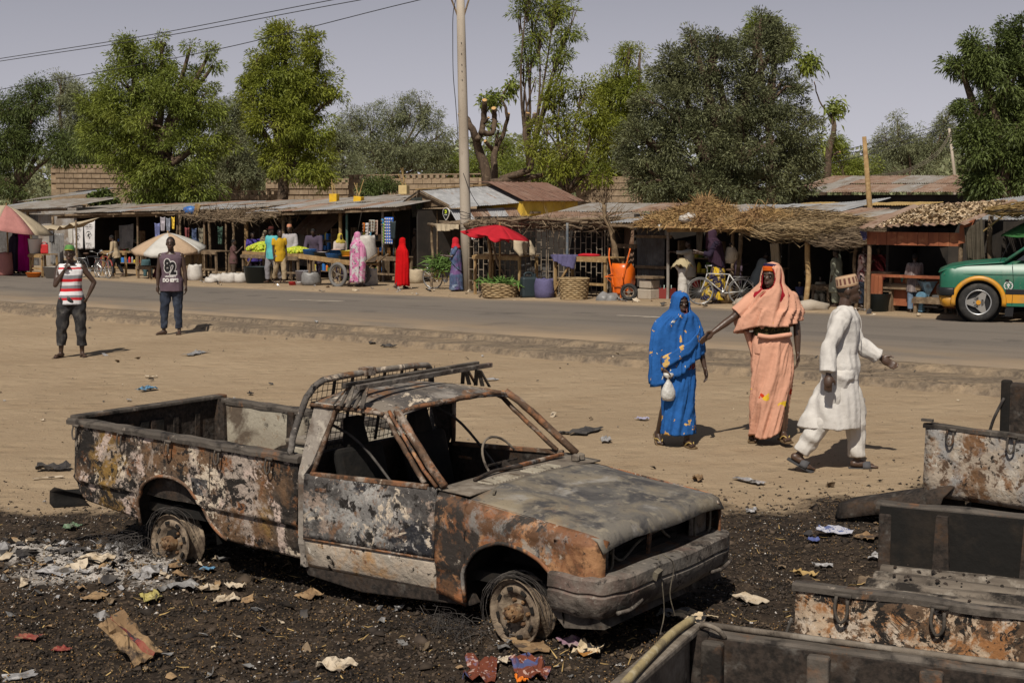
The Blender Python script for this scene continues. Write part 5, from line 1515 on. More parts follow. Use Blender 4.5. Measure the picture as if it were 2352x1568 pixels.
def leaves(centers,dirs,L,w,droop,rng):
 n=len(centers)
 d=dirs/(np.linalg.norm(dirs,axis=1,keepdims=True)+1e-6)
 r=rng.normal(size=(n,3));s=np.cross(d,r);s/=(np.linalg.norm(s,axis=1,keepdims=True)+1e-6)
 l=L*rng.uniform(.6,1.25,(n,1));ww=w*rng.uniform(.6,1.3,(n,1))
 mid=centers+d*l*.5;tip=centers+d*l;tip[:,2]-=(droop*l)[:,0]
 V=np.stack([centers,mid+s*ww,tip,mid-s*ww],1).reshape(-1,3)
 F=np.arange(4*n).reshape(n,4)
 return V,F
def tree(name,label,Y,base_u,blobs,mat,n=14000,L=.26,w=.035,clump=.5,nclump=None,trunk_r=.22,droop=.35,group='trees behind the market',base_off=0.0,limbs=True,up=.1,lean=None,shell=.55,trunk_top=None,sway=(.0,0)):
 """blobs = (u, v, ru, rv) crown lobes in picture units, put at distance Y with real depth"""
 seed=abs(hash((label,base_u)))%10000
 seed=sum(ord(c)*(i+1)for i,c in enumerate(label))%99991
 rng=np.random.default_rng(seed);rnd=random.Random(seed)
 bx=at(base_u,470,Y)
 gz=float(zg(bx.x,Y))
 t=thing(name,label,'tree',(bx.x,Y,gz),0,group)
 org=np.array([bx.x,Y,gz])
 sc=FPX/Y
 lobes=[]
 for(u,v,ru,rv)in blobs:
  p=at(u,v,Y);rx,rz=ru/sc,rv/sc
  lobes.append((np.array([p.x,Y+rng.uniform(-.5,.5)*rx*.5,p.z])-org,np.array([rx,max(rx,rz)*.8,rz])))
 vol=np.array([l[1][0]*l[1][2]for l in lobes]);prob=vol/vol.sum()
 tot=vol.sum()*math.pi
 nc=nclump or int(max(30,tot/(clump*clump)*1.9))
 cc,cd=[],[]
 for i in range(nc):
  k=rng.choice(len(lobes),p=prob);c,r=lobes[k]
  v=rng.normal(size=3);v/=np.linalg.norm(v)
  rr=shell+(1-shell)*rng.random()
  rr*=1+.16*math.sin(v[0]*5+v[2]*4+k)*(rng.random()<.6)
  cc.append(c+v*r*rr);cd.append(v)
 cc,cd=np.array(cc),np.array(cd)
 cc[:,2]=np.maximum(cc[:,2],.5)
 n=int(n*2.2);L=L*.70;w=w*.58
 per=max(6,n//nc)
 idx=np.repeat(np.arange(nc),per)
 size=rng.uniform(.55,1.25,nc)[idx][:,None]*clump
 off=rng.normal(size=(len(idx),3));off/=np.linalg.norm(off,axis=1,keepdims=True)
 off*=rng.random((len(idx),1))**.45
 P=cc[idx]+off*size*np.array([1,1,.8])
 D=off*.9+cd[idx]*.5+rng.normal(size=off.shape)*.35+np.array([sway[0],0,up])
 V,F=leaves(P,D,L,w,droop,rng)
 me=mesh_np('crown',V,F,mat)
 inst('crown',me,t)
 mb=MB()
 top=np.mean([l[0]for l in lobes],axis=0)if trunk_top is None else np.array(at(*trunk_top,Y))-org
 low=min(l[0][2]-l[1][2]for l in lobes)
 fork=Vector((top[0]*.35,0,max(.8,min(top[2]*.55,low+1.2))))
 mb.tube(rough_path(curve_path([(0,0,-.3),(fork.x*.2+.05,0,fork.z*.4),tuple(fork)],5),.03),[trunk_r*(1.25-.4*i/10)for i in range(11)],9)
 for c,r in lobes:
  c=Vector(c);q=fork.lerp(c,.5)+Vector((rnd.uniform(-.3,.3),rnd.uniform(-.3,.3),rnd.uniform(0,.3)))
  mb.tube(curve_path([tuple(fork),tuple(q),tuple(c)],4),[trunk_r*(.7-.5*i/8)for i in range(9)],6)
 if limbs:
  for i in range(min(nc,90)):
   j=rnd.randrange(nc);p=Vector(cc[j]);k=min(range(len(lobes)),key=lambda q:(Vector(lobes[q][0])-p).length)
   c=Vector(lobes[k][0]);m=c.lerp(p,.5)+Vector((rnd.uniform(-.2,.2),rnd.uniform(-.2,.2),rnd.uniform(-.1,.2)))
   mb.tube([tuple(c.lerp(fork,.15)),tuple(m),tuple(p)],[trunk_r*.22,trunk_r*.13,trunk_r*.05],4,cap=False)
 mb.build('trunk',M_BARK,t,True)
 return t
tree('neem_tree','dark small leaved tree at the left edge with a forked black trunk',70,28,[(20,260,50,60),(75,235,52,50),(25,340,60,50),(95,320,60,50),(150,345,55,36),(18,420,55,36),(90,200,30,26)],M_DKGREEN,15000,.26,.035,.55,shell=.4)
tree('acacia_tree','thin grey green tree rising behind the dark tree at the left',84,165,[(150,215,40,45),(195,240,40,60),(160,280,55,50),(215,320,50,60),(140,190,18,20)],M_ACACIA,9000,.28,.03,.6,shell=.3)
tree('neem_tree','largest bright green neem tree with a wide crown above the long shed',60,330,[(330,135,70,48),(300,190,90,60),(400,205,90,55),(260,250,80,60),(360,270,110,70),(465,240,65,60),(300,340,70,60),(400,360,110,70),(480,310,60,60),(350,420,75,50),(450,430,70,40),(370,95,15,20),(305,95,20,18),(285,110,14,20),(438,108,15,12),(480,125,16,22),(490,150,14,16),(225,300,45,60)],M_NEEM,34000,.27,.038,.42,shell=.55,trunk_r=.3)
tree('neem_tree','bright yellow green neem tree with separate leafy tops left of the thin acacias',62,640,[(650,90,45,36),(640,150,80,45),(715,105,22,35),(735,130,20,40),(610,210,65,50),(690,200,62,50),(750,190,30,30),(770,215,20,18),(640,285,80,55),(720,300,60,45),(660,370,70,50),(730,380,50,50),(695,240,60,40),(645,60,10,14),(662,66,10,14),(590,160,20,28),(570,185,22,20)],M_NEEMB,24000,.27,.040,.40,shell=.55,trunk_r=.26)
tree('acacia_tree','low grey green thicket tree between the two bright neem trees',82,560,[(545,320,45,50),(560,380,55,50),(590,420,55,35),(520,400,50,40)],M_ACACIA,8000,.3,.035,.6,shell=.3)
tree('acacia_tree','wide grey green acacia behind the long block wall',88,870,[(800,280,45,40),(850,290,55,45),(905,270,45,50),(945,260,40,40),(985,275,38,30),(830,340,70,45),(920,340,70,50),(1000,340,50,45),(870,385,80,30),(985,385,60,25),(1020,305,26,24),(985,235,20,18)],M_ACACIA,20000,.28,.032,.5,shell=.35,trunk_r=.18)
tree('acacia_tree','feathery acacia just left of the concrete pole, set far back',92,1010,[(1015,370,45,35),(1060,380,40,28),(1110,375,50,34),(1150,345,40,45)],M_NEEM,8000,.28,.034,.5,shell=.3)
tree('young_neem_tree','tall slender tree with open crown cut by the top edge right of the pole',57,1212,[(1225,30,50,34),(1210,-5,45,30),(1275,20,55,40),(1325,22,20,12),(1240,85,55,34),(1300,75,40,28),(1215,130,34,24),(1280,125,44,24),(1290,155,22,14),(1200,165,22,14),(1230,180,22,14),(1190,20,24,20)],M_NEEM,3600,.26,.036,.30,shell=.15,trunk_r=.11,droop=.3,trunk_top=(1218,210))
tree('neem_tree','thin yellow green tree in front of the mud wall right of the lopped trunks',55,1300,[(1290,195,40,24),(1265,230,34,28),(1335,215,45,34),(1300,280,48,40),(1360,270,50,50),(1250,290,32,30),(1240,340,50,36),(1320,345,60,45),(1400,330,50,60),(1280,390,50,30),(1380,405,45,26)],M_YELGRN,6500,.24,.036,.36,shell=.25,trunk_r=.12)
tree('neem_tree','light green tree between the thin yellow tree and the big dark tree',68,1440,[(1440,130,30,26),(1420,175,48,34),(1455,210,45,45),(1400,225,40,36),(1430,280,50,45),(1380,300,40,40),(1445,110,14,16),(1470,120,12,14)],M_NEEMB,9500,.26,.036,.42,shell=.35)
tree('tamarind_tree','biggest dark grey green tree with a broad rounded crown behind the hay roofed shop',47,1650,[(1640,140,95,55),(1560,165,60,55),(1740,110,60,55),(1540,250,90,60),(1650,240,120,80),(1770,220,85,70),(1490,330,85,55),(1600,340,120,80),(1730,340,120,80),(1830,310,60,70),(1500,410,70,50),(1620,430,110,50),(1740,430,100,45),(1825,405,55,40),(1590,90,26,26),(1640,95,16,22),(1745,60,34,30),(1790,90,26,26),(1455,380,45,45),(1850,360,40,35)],M_TAMAR,52000,.20,.030,.36,shell=.6,trunk_r=.35,droop=.15)
tree('neem_tree','bright tuft of neem showing behind the top of the big dark tree',60,1770,[(1745,75,34,34),(1790,100,34,36),(1770,60,22,20),(1735,45,18,16)],M_NEEM,4500,.26,.036,.4,shell=.3)
tree('acacia_tree','hazy tree right of the yellow pole, over the brown roof',86,2080,[(2030,330,30,40),(2070,325,40,50),(2110,350,45,45),(2150,335,40,45),(2180,300,35,40),(2020,385,50,25),(2110,390,60,25),(2060,275,12,16),(2180,265,22,18)],M_ACACIA,12000,.28,.034,.45,shell=.3,trunk_r=.15)
tree('neem_tree','low green hedge like tree behind the left end of the brown roof',80,1940,[(1930,385,45,28),(1980,390,40,25),(1915,345,30,30)],M_NEEM,5500,.26,.036,.5,shell=.3)
tree('neem_tree','dense dark green tree cut by the right edge of the view',42,2310,[(2290,110,60,45),(2350,90,50,50),(2250,160,45,45),(2310,190,75,60),(2260,260,60,50),(2340,280,70,60),(2240,330,45,50),(2310,360,75,50),(2280,415,65,35),(2360,410,50,40),(2235,100,14,18),(2205,150,22,14),(2420,200,60,100),(2420,340,60,90)],M_DKGREEN,30000,.24,.036,.38,shell=.55,trunk_r=.3)
tree('bush','dark green bush hanging over the block wall beside the beige bucket',60,880,[(868,425,34,22),(900,430,24,14),(850,435,18,14)],M_DKGREEN,2200,.22,.03,.35,shell=.2,group='bushes behind the stalls',trunk_r=.05)
tree('bush','broad leaved green bush between the left roofs and the big neem',68,238,[(232,455,20,12),(250,458,18,10),(215,460,12,8)],M_DKGREEN,420,.4,.12,.3,shell=.2,group='bushes behind the stalls',trunk_r=.04)
tree('acacia_tree','pale olive tree filling the gap right of the largest neem',78,530,[(520,270,40,50),(545,330,50,60),(520,390,60,50),(590,400,50,40),(555,250,22,30)],M_ACACIA,9000,.26,.034,.5,shell=.3)
tree('acacia_tree','pale olive tree behind the right side of the bright yellow green neem',80,790,[(780,330,45,50),(800,390,60,40),(750,420,60,30)],M_ACACIA,6500,.26,.034,.5,shell=.3)
tree('neem_tree','small green tree behind the wall left of the largest neem',81,215,[(200,350,45,50),(240,400,50,45),(160,400,50,40),(215,300,35,40)],M_NEEM,8000,.26,.034,.5,shell=.35)
tree('neem_tree','green undergrowth tree behind the lopped trunks',72,1240,[(1180,390,55,30),(1260,400,60,30),(1330,390,60,36),(1400,400,60,36),(1100,395,40,26)],M_NEEM,9000,.26,.034,.5,shell=.3)
def far_wood():
 rng=np.random.default_rng(5);n=60000
 x=rng.uniform(-75,85,n);y=118+.1*x+rng.normal(0,5,n)
 top=6.0+3.0*fbm2(x,0*x,.12,4,3)
 z=np.abs(rng.random(n))**.8*top
 P=np.stack([x,y,z+zg(x,y)*0+.2],1)
 V,F=leaves(P,rng.normal(size=(n,3))+np.array([0,-.2,.2]),.55,.12,.3,rng)
 o=inst('far_wood',mesh_np('far_wood',V,F,M_ACACIA));tag(o,'hazy grey green belt of far trees behind everything','wood',kind='stuff')
 P=[[(xx,124,zz)for zz in(-.5,5.5+1.6*math.sin(xx*.21)+math.sin(xx*.57))]for xx in frange(-90,95,4)]
 P=[r for r in P]
 m=MB().grid(P);oo=m.build('undergrowth',M_ACACIA,o,solid=.5)
far_wood()
def lopped(label,paths,Y,base_u,tuft=None):
 b=at(base_u,470,Y);gz=float(zg(b.x,Y))
 t=thing('lopped_tree',label,'tree',(b.x,Y,gz),0,'trees behind the market')
 o=Vector((b.x,Y,gz));sc=FPX/Y
 mb=MB();cut=MB()
 for pts in paths:
  P=[at(u,v,Y)+Vector((0,.3*math.sin(i+u),0))-o for i,(u,v,r)in enumerate(pts)]
  R=[r/sc for u,v,r in pts]
  C=curve_path([tuple(p)for p in P],4)
  RR=list(np.interp(np.linspace(0,len(R)-1,len(C)),range(len(R)),R))
  mb.tube(rough_path([tuple(c)for c in C],.02),RR,8)
  e=C[-1];d=(C[-1]-C[-2]).normalized();cut.tube([tuple(e+d*.005),tuple(e+d*.03)],RR[-1]*.9,8)
 mb.build('trunk',M_BARK,t,True);cut.build('cut_end',M_CUT,t)
 if tuft:
  rng=np.random.default_rng(3);V,F,b_=[],[],0
  for(u,v,ru,rv,n)in tuft:
   c=np.array(at(u,v,Y)-o)
   P=c+rng.normal(size=(n,3))*np.array([ru,ru,rv])/sc*.5
   v_,f_=leaves(P,rng.normal(size=(n,3))+np.array([.6,0,-.3]),.3,.04,.4,rng)
   V.append(v_);F.append(f_+b_);b_+=len(v_)
  inst('crown',mesh_np('crown',np.concatenate(V),np.concatenate(F),M_NEEM),t)
 return t
lopped('thick lopped trunk with sawn stubs directly right of the concrete pole',[[(1120,470,13),(1118,400,12),(1100,345,10),(1088,305,8),(1074,275,6),(1062,258,5)],[(1098,320,7),(1107,300,7),(1111,262,7),(1113,232,6)],[(1104,304,7),(1130,306,6),(1136,270,6),(1134,250,6)],[(1085,300,5),(1062,280,4),(1054,262,3)],[(1112,285,3),(1122,272,3)]],56,1118)
lopped('forked lopped tree with one leafy shoot, second trunk right of the pole',[[(1140,470,8),(1136,390,8),(1136,345,7),(1155,310,5),(1168,262,4)],[(1132,345,5),(1115,325,4)],[(1166,275,4),(1160,245,3),(1152,225,2),(1170,195,1.5)],[(1140,330,4),(1144,300,2)]],58,1135,[(1135,222,30,14,240),(1120,235,22,14,160),(1175,195,14,12,110),(1170,215,10,8,60),(1130,285,16,10,60)])
lopped('lopped leaning trunk with fallen limb in front of the yellow green leaves',[[(1150,412,8),(1198,398,8),(1220,380,7),(1208,330,6),(1206,290,6),(1212,262,5)],[(1207,310,6),(1222,285,5),(1228,262,5)],[(1128,418,8),(1190,412,7),(1245,402,5)]],56,1160)
lopped('broken slender trunk with leafy tip right of the big dark tree',[[(1885,470,9),(1895,410,9),(1900,350,8),(1912,300,6),(1915,262,5)],[(1898,370,4),(1915,355,3),(1925,350,2)],[(1913,275,2.5),(1885,230,1.6),(1868,190,1.2)]],60,1885,[(1916,250,22,22,300),(1858,145,24,26,330),(1842,150,16,22,160),(1920,330,14,20,80),(1880,330,22,30,120)])
b=G(1425,682);Yb=b.y
def bare_tree():
 t=thing('bare_sapling','small leafless sapling with thin twigs between the lattice stall and the hay shop','tree',b)
 mb=MB()
 P=[at(u,v,Yb)-b for u,v in((1417,606),(1410,560),(1402,525),(1390,500),(1388,470))]
 P=[Vector((0,0,-.1)),Vector((P[0].x,0,P[0].z*.5))]+P
 mb.tube(curve_path([tuple(p)for p in P],4),list(np.linspace(.085,.05,25)),7)
 rnd=random.Random(4)
 for k in range(34):
  q=P[rnd.choice((4,5,5,6,6))];a=rnd.uniform(0,6.28);l=rnd.uniform(.3,.8);e=rnd.uniform(-.2,1.1)
  d=Vector((math.cos(a)*math.cos(e),math.sin(a)*math.cos(e),math.sin(e)))
  p2=q+d*l*.5+Vector((0,0,.05));p3=q+d*l+Vector((rnd.uniform(-.1,.1),0,rnd.uniform(0,.2)))
  mb.tube([tuple(q),tuple(p2),tuple(p3)],[.015,.01,.004],4,cap=False)
 mb.build('trunk',M_POLE,t,True)
bare_tree()
# -------------- poles and wires
pb=G(1073,668);Yp=pb.y
def wire(name,pts,r,mat,label,n=8,cat='wire',group=None):
 mb=MB();mb.tube(curve_path([tuple(p)for p in pts],n),r,4)
 return tag(mb.build(name,mat),label,cat,group)
M_CABLE=pmat('dark_cable',(.03,.03,.032),rough=.6)
ptop=at(1056,-70,Yp)
t=thing('concrete_pole','tall tapered concrete utility pole standing at the far road edge','utility pole',pb)
mb=MB();tl=ptop-pb
mb.tube([(0,0,-.3),tuple(tl*.25),tuple(tl*.5),tuple(tl*.75),tuple(tl)],[.155,.145,.135,.12,.105],16);mb.build('shaft',M_CONC,t,True)
for k,v in enumerate((488,494,500,511,522,527)):
 z=(at(1070,v,Yp)-pb).z;q=tl*(z/tl.z)
 mb=MB();a0=random.random()
 mb.tube([(q.x+.15*math.cos(a),q.y+.15*math.sin(a),z+.03*math.sin(a*2+k))for a in[6.283*i/16 for i in range(17)]],.006,4);mb.build('wire_tie',M_CABLE,t)
for s_ in(-1,1):
 z1=(at(1060,38,Yp)-pb).z;mb=MB();mb.tube([(tl.x*z1/tl.z+s_*.08,-.02,z1),(tl.x+s_*.34,-.02,z1+.75)],.028,6);mb.build('crossarm_brace',M_POLE,t)
for v in(100,125,150,165,185):
 z=(at(1062,v,Yp)-pb).z;mb=MB();mb.box((tl.x*z/tl.z,-.135,z),(.02,.012,.03));mb.build('bolt_hole',M_CABLE,t)
wire('service_cable',[at(1050,-15,Yp),at(1041,30,Yp-.1),at(1040,90,Yp-.1),at(1041,170,Yp-.1),at(1046,230,Yp-.1),at(1050,285,Yp-.1),at(1052,320,Yp)],.010,M_CABLE,'loose cable looping down the left of the concrete pole')
wire('service_cable',[at(1064,398,Yp-.15),at(1085,450,Yp-.2),at(1115,490,Yp+.3),at(1150,506,Yp+1)],.008,M_CABLE,'thin cable from the concrete pole down to the leaning tin sheets')
for k,(v0,u1,v1)in enumerate(((135,765,0),(141,830,0))):
 a,bq=at(0,v0,60),at(u1,v1,47)
 m_=(a+bq)/2-Vector((0,0,.10));d=bq-a
 wire('overhead_wire',[a-d*.2,a,m_,bq,bq+d*.35],.014,M_CABLE,('upper','lower')[k]+' of the paired overhead wires crossing the sky at top left',8,'wire','overhead wires')
a,bq=at(0,206,60),at(965,0,46);m_=at(480,118,52);d=bq-a
wire('overhead_wire',[a-d*.2,a,m_,bq,bq+d*.3],.014,M_CABLE,'single overhead wire sloping across the left tree tops',8,'wire','overhead wires')
t=thing('wooden_pole','slim yellow wooden pole leaning left behind the grey roofs','pole',(at(2000,480,37).x,37,float(zg(at(2000,480,37).x,37))))
o=Vector(t.location);MB().tube([(0,0,0),tuple(at(1998,480,37)-o),tuple(at(1985,314,37)-o)],[.075,.075,.055],8).build('shaft',M_WOODY,t,True)
t=thing('thin_pole','thin grey far pole in front of the hazy right trees','pole',(at(2195,440,80).x,80,float(zg(at(2195,440,80).x,80))))
o=Vector(t.location);MB().tube([(0,0,0),tuple(at(2193,405,80)-o),tuple(at(2180,295,80)-o)],[.1,.09,.07],7).build('shaft',M_CONC,t,True)
for k,(v0,v1)in enumerate(((355,281),(366,292),(380,300))):
 a,bq=at(1890,v0,78),at(2180,v1,80);m_=(a+bq)/2-Vector((0,0,.1))
 wire('far_wire',[a-(bq-a)*.3,a,m_,bq],.018,M_CABLE,('top','middle','bottom')[k]+' of three far wires running to the thin right pole',6,'wire','far wires')
for k in range(3):
 wire('far_cable',[at(2185,300+k*4,80),at(2150,350+k*5,78),at(2080,390+k*3,74),at(1990,405+k*3,70)],.018,M_HOSE,('upper','middle','lower')[k]+' of three pale cables drooping left from the thin pole',6,'wire','drooping cables')
# -------------- people
TMP=bpy.data.scenes.new('workbench')
def remesh(mb,name,voxel,mat,smooth_it=3,fold=0.0,ffreq=(9,9,2.5),fseed=0.0):
 me=mb.mesh(name,mat)
 o=bpy.data.objects.new(name,me);TMP.collection.objects.link(o)
 md=o.modifiers.new('r','REMESH');md.mode='VOXEL';md.voxel_size=voxel;md.use_smooth_shade=True
 if smooth_it:
  ms=o.modifiers.new('s','SMOOTH');ms.iterations=smooth_it;ms.factor=.5
 vl=TMP.view_layers[0];vl.update();dg=vl.depsgraph
 out=bpy.data.meshes.new_from_object(o.evaluated_get(dg));out.name=name
 bpy.data.objects.remove(o);bpy.data.meshes.remove(me)
 if fold:
  n=len(out.vertices);co=np.empty(n*3,np.float32);out.vertices.foreach_get('co',co);co=co.reshape(-1,3)
  no=np.empty(n*3,np.float32);out.vertices.foreach_get('normal',no);no=no.reshape(-1,3)
  f=np.array(ffreq)
  q=co*f
  a=np.sin(q[:,0]*2.1+q[:,2]+1.5*np.sin(q[:,1]*1.3+q[:,2]*1.7+fseed)+fseed)+.7*np.sin(q[:,1]*3.3-q[:,2]*1.4+2*np.sin(q[:,2]*1.9+q[:,0]+fseed*2))+.5*np.sin(q[:,0]*5+q[:,1]*4+q[:,2]*3+fseed)
  co=co+no*(fold*a)[:,None]
  out.vertices.foreach_set('co',co.ravel().astype(np.float32));out.update()
 out.polygons.foreach_set('use_smooth',[True]*len(out.polygons))
 if not out.materials:out.materials.append(mat)
 return out
def limb(mb,pts,rs,n=10,flat=False):
 """tapered tube with rounded ends; pts may be bent"""
 P=sub_path(pts,.04);
 cum=[0]
 for a,b in zip(P[:-1],P[1:]):cum.append(cum[-1]+(b-a).length)
 key=[0]
 for a,b in zip(pts[:-1],pts[1:]):key.append(key[-1]+(Vector(b)-Vector(a)).length)
 R=[float(np.interp(c,key,rs))for c in cum]
 mb.tube(P,R,n)
 for p,r in((P[0],R[0]),(P[-1],R[-1]))[:1 if flat else 2]:mb.ball(p,r*.99,n,7)
 for p,k in zip(pts[1:-1],key[1:-1]):mb.ball(p,float(np.interp(k,key,rs))*.99,n,7)
def ringloft(mb,rings,n=18,p=2.3):
 """rings = (centre, rx forward, ry sideways, rotation matrix or None)"""
 P=[]
 for c,rx,ry,E in rings:
  r=[]
  for j in range(n):
   a=2*math.pi*j/n;ca,sa=math.cos(a),math.sin(a)
   k=(abs(ca)**p+abs(sa)**p)**(-1/p)
   q=Vector((rx*ca*k,ry*sa*k,0))
   r.append(Vector(c)+(E@q if E else q))
  P.append(r)
 mb.grid(P,cv=True);mb.poly(list(reversed(P[0])));mb.poly(P[-1])
SKINS={}
def skin_mat(k=0):
 c=[(.044,.025,.0165),(.058,.033,.0215),(.070,.040,.026)][k]
 return pmat('skin_%s'%('dark','deep','brown')[k],c,[(tuple(x*1.35 for x in c),6,.55,.15)],rough=.42,spec=.45,bump=.05,bscale=60)
DOWN=(0,0,-1)
class Person:
 def __init__(s,label,loc,yaw,h,la=None,ra=None,ll=None,rl=None,lean=0,head=(0,0),curl=(.4,.4),skin=0,voxel=.016,sit=None,group=None,fingers=True,footyaw=(8,-8),heel=(0,0),twist=0,bare_feet=True,neck=0,palm=(None,None),wide=1.0):
  s.h=h;s.vx=voxel;s.label=label
  s.t=thing('person',label,'person',loc,R_(yaw),group)
  s.skin=skin_mat(skin)
  V=Vector
  la=la or(V((.05,.14,-1)),V((.22,.02,-1)));ra=ra or(V((.05,-.14,-1)),V((.22,-.02,-1)))
  ll=ll or(V((.02,.03,-1)),V((-.03,.02,-1)));rl=rl or(V((.02,-.03,-1)),V((-.03,-.02,-1)))
  nz=lambda v:V(v).normalized()
  J=s.J={}
  hip=V((0,0,0))
  E=s.E=Euler((0,R_(lean),R_(twist))).to_matrix()
  for k,sg,lg,ar in(('l',1,ll,la),('r',-1,rl,ra)):
   J['hip'+k]=V((0,sg*.052*h*wide,-.015*h))
   J['knee'+k]=J['hip'+k]+nz(lg[0])*.242*h
   J['ank'+k]=J['knee'+k]+nz(lg[1])*.232*h
   J['sh'+k]=E@V((0,sg*.104*h*wide,.285*h))
   J['elb'+k]=J['sh'+k]+nz(ar[0])*.168*h
   J['wr'+k]=J['elb'+k]+nz(ar[1])*.148*h
  low=min(J['ankl'].z-.042*h*(1 if heel[0]==0 else 1.9),J['ankr'].z-.042*h*(1 if heel[1]==0 else 1.9))
  s.hipz=-low if sit is None else sit*h
  for k in J:J[k]=J[k]+V((0,0,s.hipz))
  s.pel=V((0,0,s.hipz))
  T=lambda z,x=0,y=0:s.pel+E@V((x*h,y*h,z*h))
  s.T=T
  J['neck']=T(.315);
  He=s.He=E@Euler((0,R_(head[1]),R_(head[0]))).to_matrix()
  J['head']=T(.345,.008+neck)+He@V((.014*h,0,.068*h))
  s.rings=[(-.055,.050,.078),(-.02,.064,.090),(.03,.066,.092),(.09,.058,.080),(.15,.060,.082),(.21,.067,.096),(.265,.060,.104),(.30,.044,.078),(.322,.030,.036)]
  mb=MB()
  ringloft(mb,[(T(z,.004 if z>.1 else 0),rx*h,ry*h*wide,E)for z,rx,ry in s.rings])
  limb(mb,[T(.29),T(.36,.006+neck)],[.034*h,.031*h])
  c=J['head']
  Hq=lambda x,y,z:c+He@V((x*h,y*h,z*h))
  s.Hq=Hq
  er=He.to_euler()
  mb.ball(Hq(-.006,0,.008),(.056*h,.0435*h,.058*h),16,12,rot=er)
  mb.ball(Hq(.014,0,-.030),(.038*h,.034*h,.038*h),14,10,rot=er)
  mb.ball(Hq(.030,0,.016),(.024*h,.033*h,.022*h),10,8,rot=er)
  mb.ball(Hq(.051,0,-.010),(.0125*h,.0105*h,.014*h),8,6,rot=er)
  mb.ball(Hq(.046,0,-.036),(.011*h,.0165*h,.0085*h),8,6,rot=er)
  mb.ball(Hq(.036,0,-.054),(.016*h,.016*h,.014*h),8,6,rot=er)
  for sg in(1,-1):mb.ball(Hq(-.008,sg*.045,-.006),(.013*h,.006*h,.019*h),8,6,rot=er)
  for k,sg in(('l',1),('r',-1)):
   limb(mb,[T(.27,0,sg*.07),J['sh'+k],J['sh'+k].lerp(J['elb'+k],.45),J['elb'+k]],[.036*h,.031*h,.0265*h,.0215*h])
   limb(mb,[J['elb'+k],J['elb'+k].lerp(J['wr'+k],.35),J['wr'+k]],[.0215*h,.0225*h,.0145*h])
   limb(mb,[J['hip'+k],J['hip'+k].lerp(J['knee'+k],.4),J['knee'+k]],[.053*h,.046*h,.031*h])
   limb(mb,[J['knee'+k],J['knee'+k].lerp(J['ank'+k],.32),J['ank'+k]],[.031*h,.0315*h,.019*h])
   i=0 if k=='l' else 1
   s._hand(mb,k,sg,curl[i],fingers,palm[i])
   s._foot(mb,k,sg,footyaw[i],heel[i])
  inst('body',remesh(mb,'body',voxel,s.skin,2),s.t)
 def _hand(s,mb,k,sg,curl,fingers,palm):
  J,h=s.J,s.h
  w=J['wr'+k];d=(w-J['elb'+k]).normalized()
  ac=Vector(palm)if palm is not None else Vector((1,0,0))
  ac=(ac-d*ac.dot(d));ac=ac.normalized()if ac.length>.05 else d.orthogonal().normalized()
  nrm=d.cross(ac)*(1 if k=='l' else-1)
  nrm=-nrm if nrm.y*sg>0 and palm is None else nrm
  M=Matrix((d,ac,nrm)).transposed()
  pc=w+d*.030*h
  mb.ball(pc,(.034*h,.024*h,.0125*h),10,8,rot=M.to_euler())
  J['hand'+k]=w+d*.055*h+nrm*.012*h
  if not fingers:
   mb.ball(w+d*.065*h+nrm*.012*h*curl,(.034*h,.020*h,.011*h),10,8,rot=M.to_euler());return
  for i,(o,l)in enumerate(((.0165,.044),(.0058,.049),(-.005,.046),(-.0155,.036))):
   b=w+d*.054*h+ac*o*h
   a1,a2=curl*1.0,curl*2.2
   sp=ac*(o*4)
   d1=(d*math.cos(a1)+nrm*math.sin(a1)+sp*(1-curl)).normalized();d2=(d*math.cos(a2)+nrm*math.sin(a2)).normalized()
   p1=b+d1*l*.5*h;p2=p1+d2*l*.5*h
   limb(mb,[b-d*.012*h,p1,p2],[.0062*h,.0056*h,.0046*h],6)
  b=w+d*.012*h+ac*.017*h
  t1=(d*.75+ac*.65+nrm*.3).normalized();t2=(d*.95+ac*.1+nrm*.35).normalized()
  limb(mb,[b,b+t1*.026*h,b+t1*.026*h+t2*.022*h],[.0085*h,.0068*h,.0055*h],6)
 def _foot(s,mb,k,sg,yaw,heel):
  J,h=s.J,s.h;a=J['ank'+k]
  E=Euler((0,R_(heel),R_(yaw))).to_matrix()
  q=lambda x,y,z:a+E@Vector((x*h,y*h*sg,z*h))
  limb(mb,[q(-.018,0,-.02),q(.02,0,-.022),q(.075,0,-.030)],[.021*h,.022*h,.0125*h])
  for i in range(5):limb(mb,[q(.068,(.018-.009*i)*-1,-.032),q(.100-.006*i,(.022-.0105*i)*-1,-.034)],[.0105*h,(.0085 if i==0 else.006)*h],6)
  J['foot'+k]=(a,E)
 def shirt(s,mat,hem=-.06,sleeve=.5,loose=.012,flare=.0,fold=.004,name='shirt',neck=.325,sl_r=1.0,open_cuff=0.0,tank=False,below=None,ff=(9,9,5),only='lr'):
  h,J,T,E=s.h,s.J,s.T,s.E
  mb=MB();rr=[]
  zs=[r[0]for r in s.rings]
  for z in sorted(set([hem]+[z for z in zs if hem<z<neck-.005]+[neck-(.02 if tank else 0)])):
   zc=max(z,-.02)
   rx=float(np.interp(zc,zs,[r[1]for r in s.rings]));ry=float(np.interp(zc,zs,[r[2]for r in s.rings]))
   fl=flare*max(0,(.15-z))
   lo=loose+.010*max(0,min(1,(.2-z)/.2))
   rr.append((T(z,.004 if z>.1 else 0),(rx+lo+fl)*h,(ry+lo+fl*.8)*h,E))
  ringloft(mb,rr)
